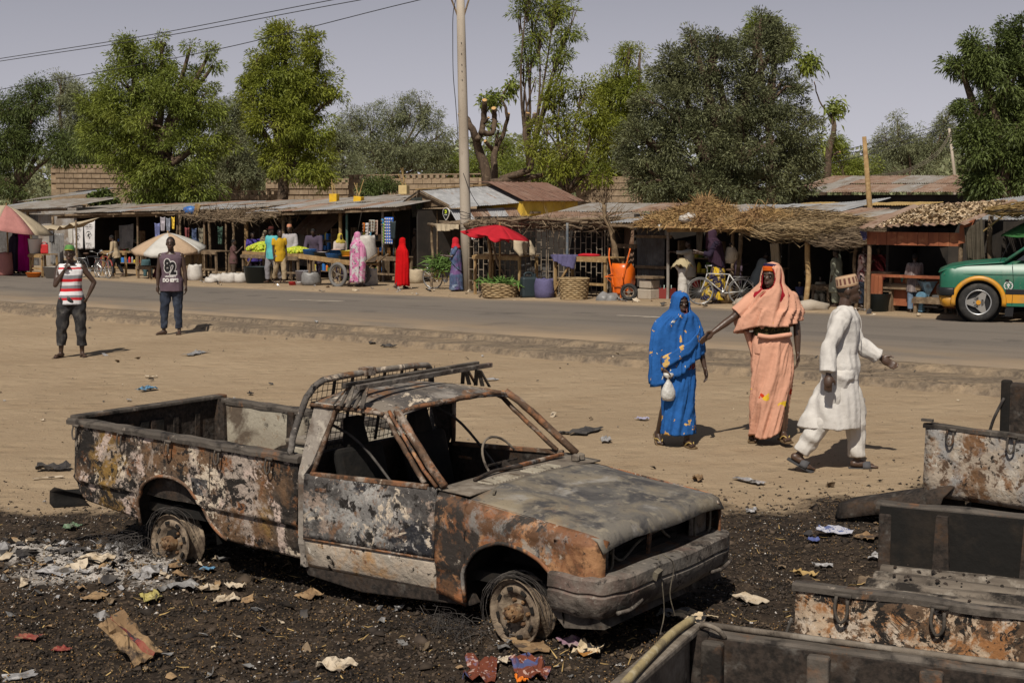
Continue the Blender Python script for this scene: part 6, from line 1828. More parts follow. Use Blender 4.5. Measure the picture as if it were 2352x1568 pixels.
  for k,sg in(('l',1),('r',-1)):
   if k not in only:continue
   if sleeve<=0:
    limb(mb,[T(.30,0,sg*.03),J['sh'+k]*.75+T(.30)*.25],[.030*h,.034*h]);continue
   sh,el,wr=J['sh'+k],J['elb'+k],J['wr'+k]
   r0=(.040+loose*.3)*h
   pts=[T(.275,0,sg*.06),sh];rs=[r0*1.05,r0]
   if sleeve<=1:pts.append(sh.lerp(el,sleeve));rs.append((.033*sl_r+loose*.4+open_cuff)*h)
   else:
    pts+=[el,el.lerp(wr,sleeve-1)];rs+=[(.030*sl_r+loose*.4)*h,(.024*sl_r+loose*.4+open_cuff)*h]
   limb(mb,pts,rs,flat=True)
  if below:
   ringloft(mb,[(Vector((x*h,0,z*h)),rx*h,ry*h,None)for z,rx,ry,x in below])
  me=remesh(mb,name,max(s.vx*.9,.008),mat,4,fold*h/1.7,ff,fseed=len(s.label))
  s.last=inst(name,me,s.t);return s
 def trousers(s,mat,length=1.95,loose=.012,fold=.004,name='trousers',cuff=1.0,waist=.06):
  h,J,T,E=s.h,s.J,s.T,s.E
  mb=MB()
  ringloft(mb,[(T(-.055),(.058+loose)*h,(.088+loose)*h,E),(T(-.01),(.066+loose)*h,(.094+loose)*h,E),(T(.03),(.068+loose*.6)*h,(.094+loose*.6)*h,E),(T(waist),(.062+loose*.5)*h,(.087+loose*.5)*h,E)])
  for k in 'lr':
   hp,kn,an=J['hip'+k],J['knee'+k],J['ank'+k]
   pts=[hp,hp.lerp(kn,.4),kn];rs=[(.056+loose)*h,(.049+loose)*h,(.034+loose*1.1)*h]
   if length>1:pts.append(kn.lerp(an,length-1));rs.append((.026+loose*1.1)*h*cuff)
   limb(mb,pts,rs,flat=True)
  inst(name,remesh(mb,name,max(s.vx*.9,.008),mat,4,fold*h/1.7,(9,9,9),fseed=len(s.label)*1.7),s.t);return s
 def drape(s,name,mat,rows,nth=72,face=None,hem=None,folds=(.01,.06),fk=(7,11),seed=0.0,thick=.006,nrow=44,parent=None,cut=None,pw=2.0,slope=0.0,bulge=None,hem0=None):
  """cloth hung on rings, rows = (z, cx, cy, rx, ry) from the top down, in metres; theta 0 is the front"""
  R=np.array(rows,float);k=np.linspace(0,len(R)-1,nrow)
  RR=np.stack([np.interp(k,range(len(R)),R[:,i])for i in range(5)],1)
  for _ in range(2):RR[1:-1]=(RR[:-2]+2*RR[1:-1]+RR[2:])/4
  P,keep=[],[]
  for i,(z,cx,cy,rx,ry)in enumerate(RR):
   t=i/(nrow-1);r=[]
   am=folds[0]+(folds[1]-folds[0])*t
   for j in range(nth):
    th=2*math.pi*j/nth
    t2=th+slope*t*.35
    F_=fk[0]*.42
    n1=mnoise.noise(Vector((math.cos(t2)*F_+seed*3,math.sin(t2)*F_+seed,t*1.6+seed)))
    n2=mnoise.noise(Vector((math.cos(t2)*F_*2.3-seed,math.sin(t2)*F_*2.3,t*3.2+slope+seed)))
    f=1+am*((1-2.6*abs(n1))*1.1-.45+(1-2.4*abs(n2))*.5-.2)
    if bulge:f+=bulge(th,t)
    zz=z
    if hem:zz=z+hem(th)*(t**1.5 if hem0 is None else max(0,(t-hem0)/(1-hem0)))
    r.append(Vector((cx+rx*math.cos(th)*f,cy+ry*math.sin(th)*f,zz+.012*am*10*math.sin(fk[0]*.5*th+5*t+seed)*t)))
   P.append(r)
  vs=[p for r in P for p in r];fs=[]
  for i in range(nrow-1):
   for j in range(nth):
    a=i*nth+j;b=i*nth+(j+1)%nth
    if face:
     zc,zh,half,ctr=face
     th=(2*math.pi*(j+.5)/nth-ctr+math.pi)%(2*math.pi)-math.pi
     zm=(P[i][j].z+P[i+1][j].z)/2
     if(th/half)**2+((zm-zc)/zh)**2<1:continue
    if cut and cut(2*math.pi*(j+.5)/nth,(i+.5)/(nrow-1),(P[i][j]+P[i+1][j])/2):continue
    fs.append((a,a+nth,b+nth,b))
  me=bpy.data.meshes.new(name);me.from_pydata([tuple(v)for v in vs],[],fs);me.materials.append(mat)
  me.polygons.foreach_set('use_smooth',[True]*len(fs));me.update()
  bm=bmesh.new();bm.from_mesh(me);bmesh.ops.delete(bm,geom=[v for v in bm.verts if not v.link_faces],context='VERTS');bm.to_mesh(me);bm.free()
  o=inst(name,me,parent or s.t)
  md=o.modifiers.new('thickness','SOLIDIFY');md.thickness=thick;md.offset=-1
  s.last=o
  return o
 def skirt(s,mat,z0,z1,rx0,ry0,rx1,ry1,name='skirt',folds=(.01,.07),seed=0,cx=0.0,hem=None,fk=(7,11),cx0=0,slope=0):
  h=s.h
  rows=[(z0*h,cx0*h,0,rx0*h,ry0*h),((z0*.75+z1*.25)*h,cx0*h,0,rx0*1.12*h,ry0*1.12*h),((z0+z1)/2*h,(cx+cx0)/2*h,0,(rx0*.95+rx1*.3)*h,(ry0*.85+ry1*.3)*h),(z1*h,cx*h,0,rx1*h,ry1*h)]
  return s.drape(name,mat,rows,folds=folds,seed=seed,hem=hem,fk=fk,slope=slope)
 def veil(s,mat,hemz,width=1.0,depth=1.0,name='veil',folds=(.0,.06),seed=0,hem=None,face=True,bottom=None,fk=(7,11),fh=.058,fhalf=.62,lift=0,cut=None,bulge=None,slope=0.0,grow=1.0,nk=1.0):
  """long head veil: over the head, round the shoulders and down to hemz"""
  h=s.h;hd=s.J['head'];c=hd+s.He@Vector((-.010*h,0,.004*h));shz=s.T(.285).z;shx=s.T(.285).x
  sw=.126*h*width;sd=.082*h*depth
  rows=[(c.z+.079*h,c.x,c.y,.004,.004),(c.z+.070*h,c.x,c.y,.036*h*grow,.030*h*grow),(c.z+.045*h,c.x,c.y,.060*h*grow,.048*h*grow),(c.z+.005*h,c.x,c.y,.068*h*grow,.055*h*grow),(c.z-.045*h,c.x,c.y,.068*h*grow,.060*h*grow),(shz+.048*h,(c.x+shx)/2,c.y*.5,.078*h*nk,.092*h*nk),(shz+.016*h,shx,0,.088*h*min(nk,1.1),.132*h),(shz-.05*h,shx,0,sd,sw)]
  b=bottom or(sd*1.25,sw*1.18)
  mz=(shz+hemz)/2
  rows+=[(mz,shx*.6,0,(sd+b[0])/2*1.02,(sw+b[1])/2*1.02),(hemz,shx*.3,0,b[0],b[1])]
  hy=math.atan2((s.He@Vector((1,0,0))).y,(s.He@Vector((1,0,0))).x)
  fc=(hd.z-.006*h,fh*h,fhalf,hy)if face else None
  return s.drape(name,mat,rows,face=fc,folds=folds,seed=seed,hem=hem,fk=fk,nrow=72,nth=110,cut=cut,bulge=bulge,slope=slope,hem0=.74)
 def hair(s,mat=None,full=1.0):
  h=s.h;mb=MB()
  er=s.He.to_euler()
  mb.ball(s.Hq(-.012,0,.016),(.0545*h,.0455*h,.0545*h),16,12,rot=er)
  o=mb.build('hair',mat or M_HAIR,s.t,True);return s
 def cap(s,mat,rtop=.042,rbase=.052,hgt=.052,tilt_=0,brim=None,z=.030,name='cap',x=-.006):
  h=s.h;mb=MB()
  mb.lathe([(rbase*h,0),(rbase*1.01*h,.02*h),(rtop*1.02*h,hgt*.85*h),(rtop*.8*h,hgt*h),(0,hgt*1.02*h)],20,sy=.86)
  if brim:
   pts=[(rbase*h*.55,-rbase*.8*h),(rbase*h*1.0,-rbase*.7*h),((rbase+brim)*h,-rbase*.35*h),((rbase+brim)*h,rbase*.35*h),(rbase*h*1.0,rbase*.7*h),(rbase*h*.55,rbase*.8*h)]
   mb.prism(pts,-.002,.006,'xy')
  o=mb.build(name,mat,s.t,True)
  E=(s.He@Euler((0,R_(tilt_),0)).to_matrix()).to_4x4();E.translation=s.Hq(x,0,z);o.matrix_local=E
  s.last=o;return s
 def eyes(s):
  h=s.h
  for sg in(1,-1):
   mb=MB();mb.ball((0,0,0),(.0046*h,.0062*h,.0028*h),8,6);e=mb.build('eye',M_EYE,s.t,True)
   E=s.He.to_4x4();E.translation=s.Hq(.0475,sg*.0185,.002);e.matrix_local=E
   m2=MB();m2 .tube([s.Hq(.050,sg*.008,.0135),s.Hq(.0515,sg*.018,.0165),s.Hq(.046,sg*.029,.013)],.0026*h,5);m2 .build('eyebrow',M_HAIR,s.t,True)
   mb=MB();mb.ball((.0045*h,0,0),.0036*h,8,6);mb.build('pupil',M_HAIR,e,True)
  return s
 def lips(s):
  h=s.h;er=s.He.to_euler()
  for z in(-.0335,-.0395):
   m=MB();m.ball(s.Hq(.0545,0,z),(.0042*h,.0135*h,.0034*h),8,6,rot=er);m.build('lip',pmat('lips',(.085,.036,.030),rough=.4),s.t,True)
  return s
 def sandals(s,mat,strap=None,bar=False):
  h=s.h
  for k,sg in(('l',1),('r',-1)):
   a,E=s.J['foot'+k]
   mb=MB()
   out=[(-.045,-.018),(-.045,.018),(-.01,.024),(.05,.032),(.095,.028),(.11,.0),(.10,-.024),(.05,-.030),(-.01,-.022)]
   mb.prism([(x*h,y*h)for x,y in out],-.052*h,-.041*h,'xy')
   o=mb.build('sandal',mat,s.t,bevel=.003);M=E.to_4x4();M.translation=a;o.matrix_local=M
   mb=MB()
   if bar:
    mb.grid([[(x*h,.033*h*math.cos(t),(-.042+.034*math.sin(t))*h)for t in[math.pi*i/8 for i in range(9)]]for x in(.025,.045,.065)])
    mb.build('strap',strap or mat,o,True,solid=.004)
   else:
    for q in(1,-1):mb.tube(curve_path([(.085*h,0,-.030*h),(.055*h,q*.018*h,-.014*h),(.022*h,q*.028*h,-.036*h)],4),.0035*h,5)
    mb.build('strap',strap or mat,o,True)
  return s
M_HAIR=pmat('black_hair',(.010,.009,.009),rough=.8,bump=.5,bscale=150)
M_EYE=pmat('eye_white',(.24,.22,.20),rough=.4)
def dots(name,base,dot,scale,thr=.22,dot2=None,sparse=.5,dark=.8,stretch=(1,1,1)):
 """printed cloth: scattered motifs from a cell pattern"""
 if name in MATS:return MATS[name]
 mt=cloth(name,base,dark);nt=mt.node_tree;N,L=nt.nodes,nt.links;bs=N['Principled BSDF']
 src=bs.inputs['Base Color'].links[0].from_socket
 tc=N.new('ShaderNodeTexCoord');mp=N.new('ShaderNodeMapping');mp.inputs['Scale'].default_value=stretch
 L.new(tc.outputs['Object'],mp.inputs[0])
 nz=N.new('ShaderNodeTexNoise');nz.inputs['Scale'].default_value=scale*2.2;L.new(mp.outputs[0],nz.inputs[0])
 ad=N.new('ShaderNodeMix');ad.data_type='RGBA';ad.blend_type='LINEAR_LIGHT';ad.inputs[0].default_value=.05;L.new(mp.outputs[0],ad.inputs[6]);L.new(nz.outputs[1],ad.inputs[7])
 vo=N.new('ShaderNodeTexVoronoi');vo.inputs['Scale'].default_value=scale;L.new(ad.outputs[2],vo.inputs['Vector'])
 lt=N.new('ShaderNodeMath');lt.operation='LESS_THAN';lt.inputs[1].default_value=thr;L.new(vo.outputs['Distance'],lt.inputs[0])
 sp=N.new('ShaderNodeSeparateColor');L.new(vo.outputs['Color'],sp.inputs[0])
 g=N.new('ShaderNodeMath');g.operation='GREATER_THAN';g.inputs[1].default_value=sparse;L.new(sp.outputs[0],g.inputs[0])
 mu=N.new('ShaderNodeMath');mu.operation='MULTIPLY';L.new(lt.outputs[0],mu.inputs[0]);L.new(g.outputs[0],mu.inputs[1])
 mx=N.new('ShaderNodeMix');mx.data_type='RGBA';L.new(mu.outputs[0],mx.inputs[0]);L.new(src,mx.inputs[6])
 if dot2:
  m2=N.new('ShaderNodeMix');m2 .data_type='RGBA';m2 .inputs[6].default_value=(*dot,1);m2 .inputs[7].default_value=(*dot2,1)
  g2=N.new('ShaderNodeMath');g2 .operation='GREATER_THAN';g2 .inputs[1].default_value=.5;L.new(sp.outputs[1],g2 .inputs[0]);L.new(g2 .outputs[0],m2 .inputs[0]);L.new(m2 .outputs[2],mx.inputs[7])
 else:mx.inputs[7].default_value=(*dot,1)
 L.new(mx.outputs[2],bs.inputs['Base Color'])
 return mt
def border(name,top,low,z):
 """one cloth whose printed border begins below height z"""
 if name in MATS:return MATS[name]
 mt=low.copy();mt.name=name;MATS[name]=mt
 nt=mt.node_tree;N,L=nt.nodes,nt.links;bs=N['Principled BSDF']
 a=bs.inputs['Base Color'].links[0].from_socket
 mx=N.new('ShaderNodeMix');mx.data_type='RGBA';tc=N.new('ShaderNodeTexCoord');sx=N.new('ShaderNodeSeparateXYZ');L.new(tc.outputs['Object'],sx.inputs[0])
 nz=N.new('ShaderNodeTexNoise');nz.inputs['Scale'].default_value=5;L.new(tc.outputs['Object'],nz.inputs[0])
 ad=N.new('ShaderNodeMath');ad.operation='MULTIPLY_ADD';ad.inputs[1].default_value=.12;L.new(nz.outputs[0],ad.inputs[0]);L.new(sx.outputs[2],ad.inputs[2])
 g=N.new('ShaderNodeMath');g.operation='GREATER_THAN';g.inputs[1].default_value=z+.06;L.new(ad.outputs[0],g.inputs[0])
 L.new(g.outputs[0],mx.inputs[0]);L.new(a,mx.inputs[6]);L.new(a.node.inputs[6].links[0].from_socket,mx.inputs[7]);L.new(mx.outputs[2],bs.inputs['Base Color'])
 return mt
def zstripes(name,stops,rough=.9):
 """stripes by height: stops = [(z, colour)] rising"""
 mt=bpy.data.materials.new(name);mt.use_nodes=True;nt=mt.node_tree;N,L=nt.nodes,nt.links;bs=N['Principled BSDF']
 tc=N.new('ShaderNodeTexCoord');sx=N.new('ShaderNodeSeparateXYZ');L.new(tc.outputs['Object'],sx.inputs[0])
 nz=N.new('ShaderNodeTexNoise');nz.inputs['Scale'].default_value=5;L.new(tc.outputs['Object'],nz.inputs[0])
 a=N.new('ShaderNodeMath');a.operation='MULTIPLY_ADD';a.inputs[1].default_value=.03;L.new(nz.outputs[0],a.inputs[0]);L.new(sx.outputs[2],a.inputs[2])
 z0,z1=stops[0][0],stops[-1][0]+.05
 mr=N.new('ShaderNodeMapRange');mr.inputs[1].default_value=z0+.015;mr.inputs[2].default_value=z1+.015;L.new(a.outputs[0],mr.inputs[0])
 cr=N.new('ShaderNodeValToRGB');cr.color_ramp.interpolation='CONSTANT'
 e=cr.color_ramp.elements
 while len(e)>1:e.remove(e[-1])
 for i,(z,c)in enumerate(stops):
  el=e[0]if i==0 else e.new((z-z0)/(z1-z0))
  el.position=(z-z0)/(z1-z0);el.color=(*c,1)
 L.new(mr.outputs[0],cr.inputs[0]);L.new(cr.outputs[0],bs.inputs['Base Color']);bs.inputs['Roughness'].default_value=rough
 bs.inputs['Specular IOR Level'].default_value=.1
 return mt
def place(u,vf,vt,extra=0.0):
 p=G(u,vf);s=scale_at(p)
 return p,(vf-vt)/s+extra
V3=lambda*a:Vector(a)
WALK_A=dict(ll=(V3(.30,.03,-1),V3(-.05,.02,-1)),rl=(V3(-.16,-.03,-1),V3(-.55,-.02,-1)),heel=(0,22))
WALK_B=dict(rl=(V3(.30,-.03,-1),V3(-.05,-.02,-1)),ll=(V3(-.16,.03,-1),V3(-.55,.02,-1)),heel=(22,0))
SIT=dict(ll=(V3(1,.18,-.05),V3(-.1,.02,-1)),rl=(V3(1,-.18,-.05),V3(-.1,-.02,-1)))
p,h=place(168,820,568)
RED,WHT,GRY,BLK=(.46,.022,.028),(.60,.59,.60),(.20,.20,.215),(.015,.015,.016)
k=h/1.75
M_VEST=zstripes('striped_vest',[(z*k,c)for z,c in((.70,GRY),(.855,WHT),(.91,RED),(.955,GRY),(.995,WHT),(1.05,RED),(1.10,GRY),(1.15,WHT),(1.205,RED),(1.25,GRY),(1.31,WHT),(1.40,RED),(1.43,WHT))])
a=Person('young man in a red and white striped vest, hand raised to his mouth',p,-78,h,voxel=.011,skin=0,head=(-4,4),curl=(.5,.9),ra=(V3(.36,-.16,-.92),V3(.10,.55,.90)),la=(V3(-.08,.66,-.9),V3(.10,-.42,-.90)),ll=(V3(.05,.10,-1),V3(-.05,.02,-1)),rl=(V3(.05,-.16,-1),V3(-.02,-.06,-1)),footyaw=(22,-35))
M_DKDENIM=pmat('faded_black_denim',(.022,.021,.022),[((.12,.11,.10),5,.62,.08,7,.5),((.06,.055,.05),9,.6,.1)],rough=.85)
a.trousers(M_DKDENIM,1.72,.016,.006);a.shirt(M_VEST,-.05,0,.010,0,.0035,'vest',.315,tank=True)
a.trousers(pmat('grey_cuff',(.24,.23,.21),rough=.9),1.74,.013,.0,'trouser_cuff')if False else None
a.hair();a.eyes().lips();a.sandals(pmat('brown_flip_flop',(.05,.028,.018),rough=.7))
a.cap(pmat('green_cap',(.06,.16,.045),[((.10,.24,.05),6,.55,.1)],rough=.8),.044,.054,.05,-14,None,.026);o=a.last
MB().prism([(.04,-.07),(.10,-.055),(.135,0),(.10,.055),(.04,.07)],-.003,.006,'xy').build('cap_brim',pmat('cap_brim_yellow',(.36,.30,.05),rough=.8),o)
p,h=place(397,768,547)
M_82=pmat('washed_plum_cotton',(.105,.070,.088),[((.075,.05,.064),4,.52,.15)],rough=.9,bump=.1,bscale=120)
a=Person('barefoot young man in a plum sleeveless 82 shirt and dark blue jeans',p,-84,h,voxel=.011,skin=0,curl=(.45,.45),la=(V3(.02,.20,-1),V3(.10,.06,-1)),ra=(V3(.02,-.18,-1),V3(.08,-.04,-1)),ll=(V3(.02,.03,-1),V3(-.05,.03,-1)),rl=(V3(.06,-.10,-1),V3(-.04,-.06,-1)),footyaw=(2,-55))
M_JEAN=pmat('dark_blue_denim',(.020,.026,.042),[((.055,.068,.095),4,.58,.1,6,0,(1,1,.5)),((.012,.015,.024),8,.6,.1)],rough=.85)
a.trousers(M_JEAN,1.90,.010,.005);a.shirt(M_82,-.08,0,.015,.03,.004,'vest',.318,tank=True);a.hair();a.eyes().lips()
def print_on(pers,body,size,z,mat,off,sx=1.0,bold=0.0,y=0.0):
 """flat print: lettering laid onto the cloth front"""
 o=text_mesh('shirt_print',body,size,mat,None,(0,0,0),(0,0,0),bold)
 bm=bmesh.new();bm.from_mesh(pers.last.data)
 from mathutils.bvhtree import BVHTree
 bvh=BVHTree.FromBMesh(bm)
 for v in o.data.vertices:
  yy,zz=v.co.x*sx+y,v.co.y+z
  hit=bvh.ray_cast(Vector((2,yy,zz)),Vector((-1,0,0)))
  v.co=Vector(((hit[0].x if hit[0]else.12)+off+(v.co.z*.3),yy,zz))
 bm.free();o.parent=pers.t
 return o
M_PRW=pmat('white_print',(.52,.50,.48),rough=.85);M_PRB=pmat('black_print',(.014,.014,.015),rough=.85)
sh=a.last
zt=a.T(.17).z;ks=h/1.75
print_on(a,'8',.30*ks,zt+.02,M_PRW,.008,.72,.030,-.052*ks);a.last=sh;print_on(a,'8',.30*ks,zt+.02,M_PRB,.012,.72,.012,-.052*ks)
a.last=sh;print_on(a,'2',.30*ks,zt-.03,M_PRW,.008,.72,.030,.050*ks);a.last=sh;print_on(a,'2',.30*ks,zt-.03,M_PRB,.012,.72,.012,.050*ks)
a.last=sh;print_on(a,'UNIVERSITY',.036*ks,zt-.165*ks,M_PRW,.008,1.0,.002)
a.last=sh;print_on(a,'DO 0382',.085*ks,zt-.235*ks,M_PRW,.008,.85,.006)
p,h=place(1556,1026,679)
BLUE=(.024,.115,.36);GOLD=(.50,.30,.09)
M_BLUE=dots('blue_printed_cotton',BLUE,GOLD,13,.19,(.55,.50,.38),.55,.62,(1,1,.8))
M_BLUEHEM=dots('blue_gold_border',BLUE,GOLD,11,.42,(.56,.36,.12),.30,.62)
M_BURG=dots('burgundy_print',(.10,.012,.022),(.52,.42,.36),42,.34,None,.25)
a=Person('woman in a blue printed veil and skirt carrying a white plastic bag',p,-72,h,voxel=.009,skin=0,head=(2,2),curl=(.45,.95),la=(V3(.10,.26,-1),V3(.32,.12,-1)),ra=(V3(.02,-.22,-1),V3(.40,.12,-1)),ll=(V3(.16,.02,-1),V3(-.05,.0,-1)),rl=(V3(-.18,-.05,-1),V3(-.50,-.05,-1)),heel=(0,28),footyaw=(4,-6))
a.eyes().lips()
a.shirt(M_BURG,-.02,.85,.014,0,.003,'blouse',.322,1.25,only='l')
a.drape('head_scarf',M_BURG,[(a.J['head'].z+.068*h,a.J['head'].x-.008,0,.004,.004),(a.J['head'].z+.060*h,a.J['head'].x-.008,0,.040*h,.036*h),(a.J['head'].z+.03*h,a.J['head'].x-.008,0,.059*h,.047*h),(a.J['head'].z-.05*h,a.J['head'].x-.012,0,.054*h,.049*h),(a.T(.29).z,a.T(.29).x+.01,0,.070*h,.075*h)],face=(a.J['head'].z-.012*h,.05*h,.72,R_(2)),nrow=24,folds=(0,.02))
zw=a.T(.075).z/h
hipx=lambda th:-.02*h*math.cos(th)
M_BLUESK=border('blue_skirt',BLUE,M_BLUEHEM,.20*h)
a.drape('skirt',M_BLUESK,[(zw*h,0,0,.078*h,.100*h),(zw*h-.05*h,0,0,.088*h,.108*h),(.40*h,.01*h,0,.088*h,.112*h),(.25*h,.005*h,0,.085*h,.106*h),(.088*h,-.01*h,.005*h,.098*h,.112*h)],folds=(.05,.17),seed=1.2,slope=3.2,nth=120,nrow=70,fk=(6,9),hem=lambda th:-.012*math.sin(3*th)*h)
a.veil(M_BLUE,.575*h,1.26,1.15,'veil',(.01,.17),2.0,lambda th:h*(.125*math.sin(th-.25)-.03),fh=.056,fhalf=.60,bottom=(.120*h,.165*h),slope=2.5,grow=1.12,nk=1.22,bulge=lambda th,t:.16*math.exp(-((th-4.75)/.5)**2)*max(0,min(1,(t-.55)/.15)))
P=[]
for i in range(25):
 u=i/24;th=R_(-72)+u*R_(150)
 r=[]
 for j in range(6):
  v=j/5
  zc=(.60+.225*u)*h-v*.085*h
  rad=1.0+.02*math.sin(i*1.3+j*2)
  r.append((.128*h*math.cos(th)*rad+.012,.150*h*math.sin(th)*rad*(1-.15*u),zc+.006*math.sin(i*.9)))
 P.append(r)
MB().grid(P).build('veil_band',M_BLUEHEM,a.t,True,solid=.008)
a.sandals(pmat('worn_flip_flop',(.13,.085,.045),rough=.8),pmat('yellow_strap',(.42,.30,.10),rough=.7))
hr=a.J['handr'];bw=a.t.matrix_basis@hr
bag=thing('plastic_bag','knotted white plastic bag hanging from the hand of the woman in blue','bag',bw-Vector((0,0,.10)),R_(-72))
bag.location=(bw.x,bw.y,bw.z)
m=MB()
m.lathe([(.005,.05),(.045,.045),(.05,.02),(.014,-.01),(.016,-.03),(.040,-.07),(.062,-.13),(.066,-.18),(.050,-.225),(0,-.235)],14,(.0,0,0),sx=.8,sy=1.15)
bo=m.build('bag_film',pmat('white_bag_film',(.50,.49,.46),[((.38,.37,.35),9,.55,.1)],rough=.35,bump=.6,bscale=30),bag,True)
for v in bo.data.vertices:v.co+=v.co.normalized()*.012*mnoise.noise(v.co*22)
p,h=place(1768,1018,622)
PEACH=(.60,.315,.215)
M_PEACH=dots('peach_voile',PEACH,(.50,.06,.012),5.5,.17,(.56,.33,.03),.66,.74)
M_PEACHP=cloth('plain_peach_voile',PEACH,.76)
a=Person('woman in a peach shawl and wrapper with an orange headband, arm stretched out',p,-92,h,voxel=.009,skin=1,head=(-38,2),curl=(.35,.15),la=(V3(.02,.24,-1),V3(.14,.03,-1)),ra=(V3(.10,-.78,-.70),V3(.28,-.80,-.56)),ll=(V3(.24,.05,-1),V3(-.04,.02,-1)),rl=(V3(-.06,-.06,-1),V3(-.32,-.03,-1)),heel=(0,18),footyaw=(12,-22),palm=(None,(.2,.3,1)))
a.eyes().lips()
M_CRIM=cloth('crimson_lining',(.30,.012,.022),.7)
a.shirt(M_PEACHP,-.03,.80,.012,0,.004,'blouse',.318,1.15,.004)
M_BELT=dots('dark_gold_brocade',(.030,.030,.014),(.26,.22,.08),34,.35,None,.35)
a.drape('waist_sash',M_BELT,[(a.T(.145).z,.004,0,.078*h,.100*h),(a.T(.11).z,.004,0,.082*h,.104*h),(a.T(.075).z,.004,0,.082*h,.106*h)],folds=(.01,.02),nrow=10)
zw=a.T(.085).z/h
M_PEACHB=dots('peach_flower_border',PEACH,(.46,.035,.008),6.5,.27,(.62,.40,.03),.22,.76)
a.drape('wrapper',border('peach_wrapper',PEACH,M_PEACHB,.32*h),[(zw*h,0,0,.080*h,.098*h),(zw*h-.06*h,0,0,.094*h,.114*h),(.42*h,.01*h,.005*h,.098*h,.115*h),(.24*h,.01*h,-.004*h,.098*h,.108*h),(.060*h,.0,-.02*h,.105*h,.100*h)],folds=(.06,.20),seed=.4,slope=4.2,nth=120,nrow=70,fk=(6,8),hem=lambda th:.022*h*math.sin(th))
m=MB();m.tube(curve_path([(.083*h,-.09*h,zw*h-.01),(.098*h,-.03*h,zw*h-.025),(.098*h,.03*h,zw*h-.015),(.08*h,.10*h,zw*h)],6),[.014*h]*19,8);m.build('waist_roll',M_PEACHP,a.t,True)
hd=a.J['head'];hy=R_(-38)
def headband(pers,mat,z0,z1,grow=1.0,name='headband'):
 hh=pers.h;rows=[]
 for i in range(5):
  z=z0+(z1-z0)*i/4
  rows.append([pers.Hq(-.006+(.060*grow)*math.cos(t),(.0485*grow)*math.sin(t),z+.012*math.cos(t))for t in[6.2832*j/28 for j in range(28)]])
 return MB().grid(rows,cv=True).build(name,mat,pers.t,True,solid=.004)
headband(a,cloth('orange_band',(.62,.11,.012),.75),.022,.050)
headband(a,cloth('navy_band',(.030,.022,.07),.75),.044,.066,.90,'headband_top')
for sg in(1,):
 m=MB();q=a.Hq(-.006,sg*.053,-.034);m.tube([q+a.He@Vector((.014*math.cos(t),0,.014*math.sin(t)))for t in[6.283*i/12 for i in range(12)]],.003,5,closed=True);m.build('earring',pmat('gold',(.6,.38,.08),rough=.3,metallic=.9),a.t,True)
a.veil(M_PEACH,.690*h,1.30,1.24,'shawl',(.02,.19),5.0,lambda th:h*(.030*math.sin(th+.6)-.015),fh=.070,fhalf=.80,bottom=(.118*h,.160*h),fk=(6,9),slope=4.0,grow=1.14,nk=1.15,bulge=lambda th,t:.30*math.exp(-((th-4.7)/.45)**2)*max(0,min(1,(t-.6)/.18)))
a.veil(M_CRIM,a.T(.27).z,.8,.9,'shawl_lining',(.0,.02),1.0,None,fh=.066,fhalf=.72,bottom=(.07*h,.09*h),grow=1.04)
P=[]
for i in range(21):
 u=i/20;z=.665*h-u*.36*h;r=[]
 for j in range(9):
  v=j/8
  r.append((-.02*h+.03*h*math.sin(v*6+u*2),(-.165+.10*v+.085*u*(1-v)+.035*u)*h,z-.02*h*math.sin(v*3)))
 P.append(r)
MB().grid(P).build('shawl_tail',M_PEACH,a.t,True,solid=.006)
a.sandals(pmat('worn_flip_flop',(.13,.085,.045),rough=.8),pmat('yellow_strap',(.42,.30,.10),rough=.7))
p,h=place(1925,1078,636)
M_WHITE=cloth('white_cotton',(.56,.53,.495),.86,.85,[((.46,.43,.39),1.3,.6,.15)])
a=Person('man in a white tunic and trousers with a patterned round cap, striding right',p,-14,h,voxel=.009,skin=1,head=(4,0),curl=(.40,.55),lean=2,ra=(V3(-.42,-.34,-1),V3(-.02,-.26,-1)),la=(V3(.42,.10,-.92),V3(.86,.10,-.55)),ll=(V3(.36,.02,-1),V3(.06,.0,-1)),rl=(V3(-.30,-.03,-1),V3(-.62,-.02,-.95)),heel=(0,26),palm=((.3,.2,1),None))
a.eyes().lips()
a.trousers(M_WHITE,1.93,.020,.0065,'trousers',.95)
a.shirt(M_WHITE,-.04,1.90,.014,.03,.0075,'tunic',.328,1.12,.012,ff=(12,12,3.5),below=[(a.hipz/h+.07,.066,.090,.004),(a.hipz/h-.02,.088,.105,.0),(.42,.108,.112,-.012),(.33,.135,.118,-.03),(.225,.160,.122,-.055)])
m=MB();m.tube(curve_path([a.T(.325,.055),a.T(.26,.089),a.T(.16,.091),a.T(.10,.090)],5),.0035,5);m.build('placket',M_WHITE,a.t,True)
cp=MB();n=60;hh=h
prof=[(.0555,-.002),(.0575,.006),(.0575,.012),(.0545,.044),(.053,.050),(.049,.055),(0,.057)]
vs=[(r*hh*math.cos(6.2832*j/n),r*hh*math.sin(6.2832*j/n)*.86,z*hh)for r,z in prof for j in range(n)]
fs=[];mi=[]
for i in range(len(prof)-1):
 for j in range(n):
  fs.append((i*n+j,i*n+(j+1)%n,(i+1)*n+(j+1)%n,(i+1)*n+j));mi.append(1 if(i==2 and(j//2)%2)else(2 if i in(0,5)else 0))
cp.v,cp.f,cp.m=vs,fs,mi
o=cp.build('cap',[pmat('cap_cream',(.40,.27,.17),rough=.9),pmat('cap_maroon',(.13,.055,.04),rough=.9),pmat('cap_tan',(.32,.19,.11),rough=.9)],a.t)
E=(a.He@Euler((0,R_(-14),0)).to_matrix()).to_4x4();E.translation=a.Hq(-.010,0,.020);o.matrix_local=E
a.hair()
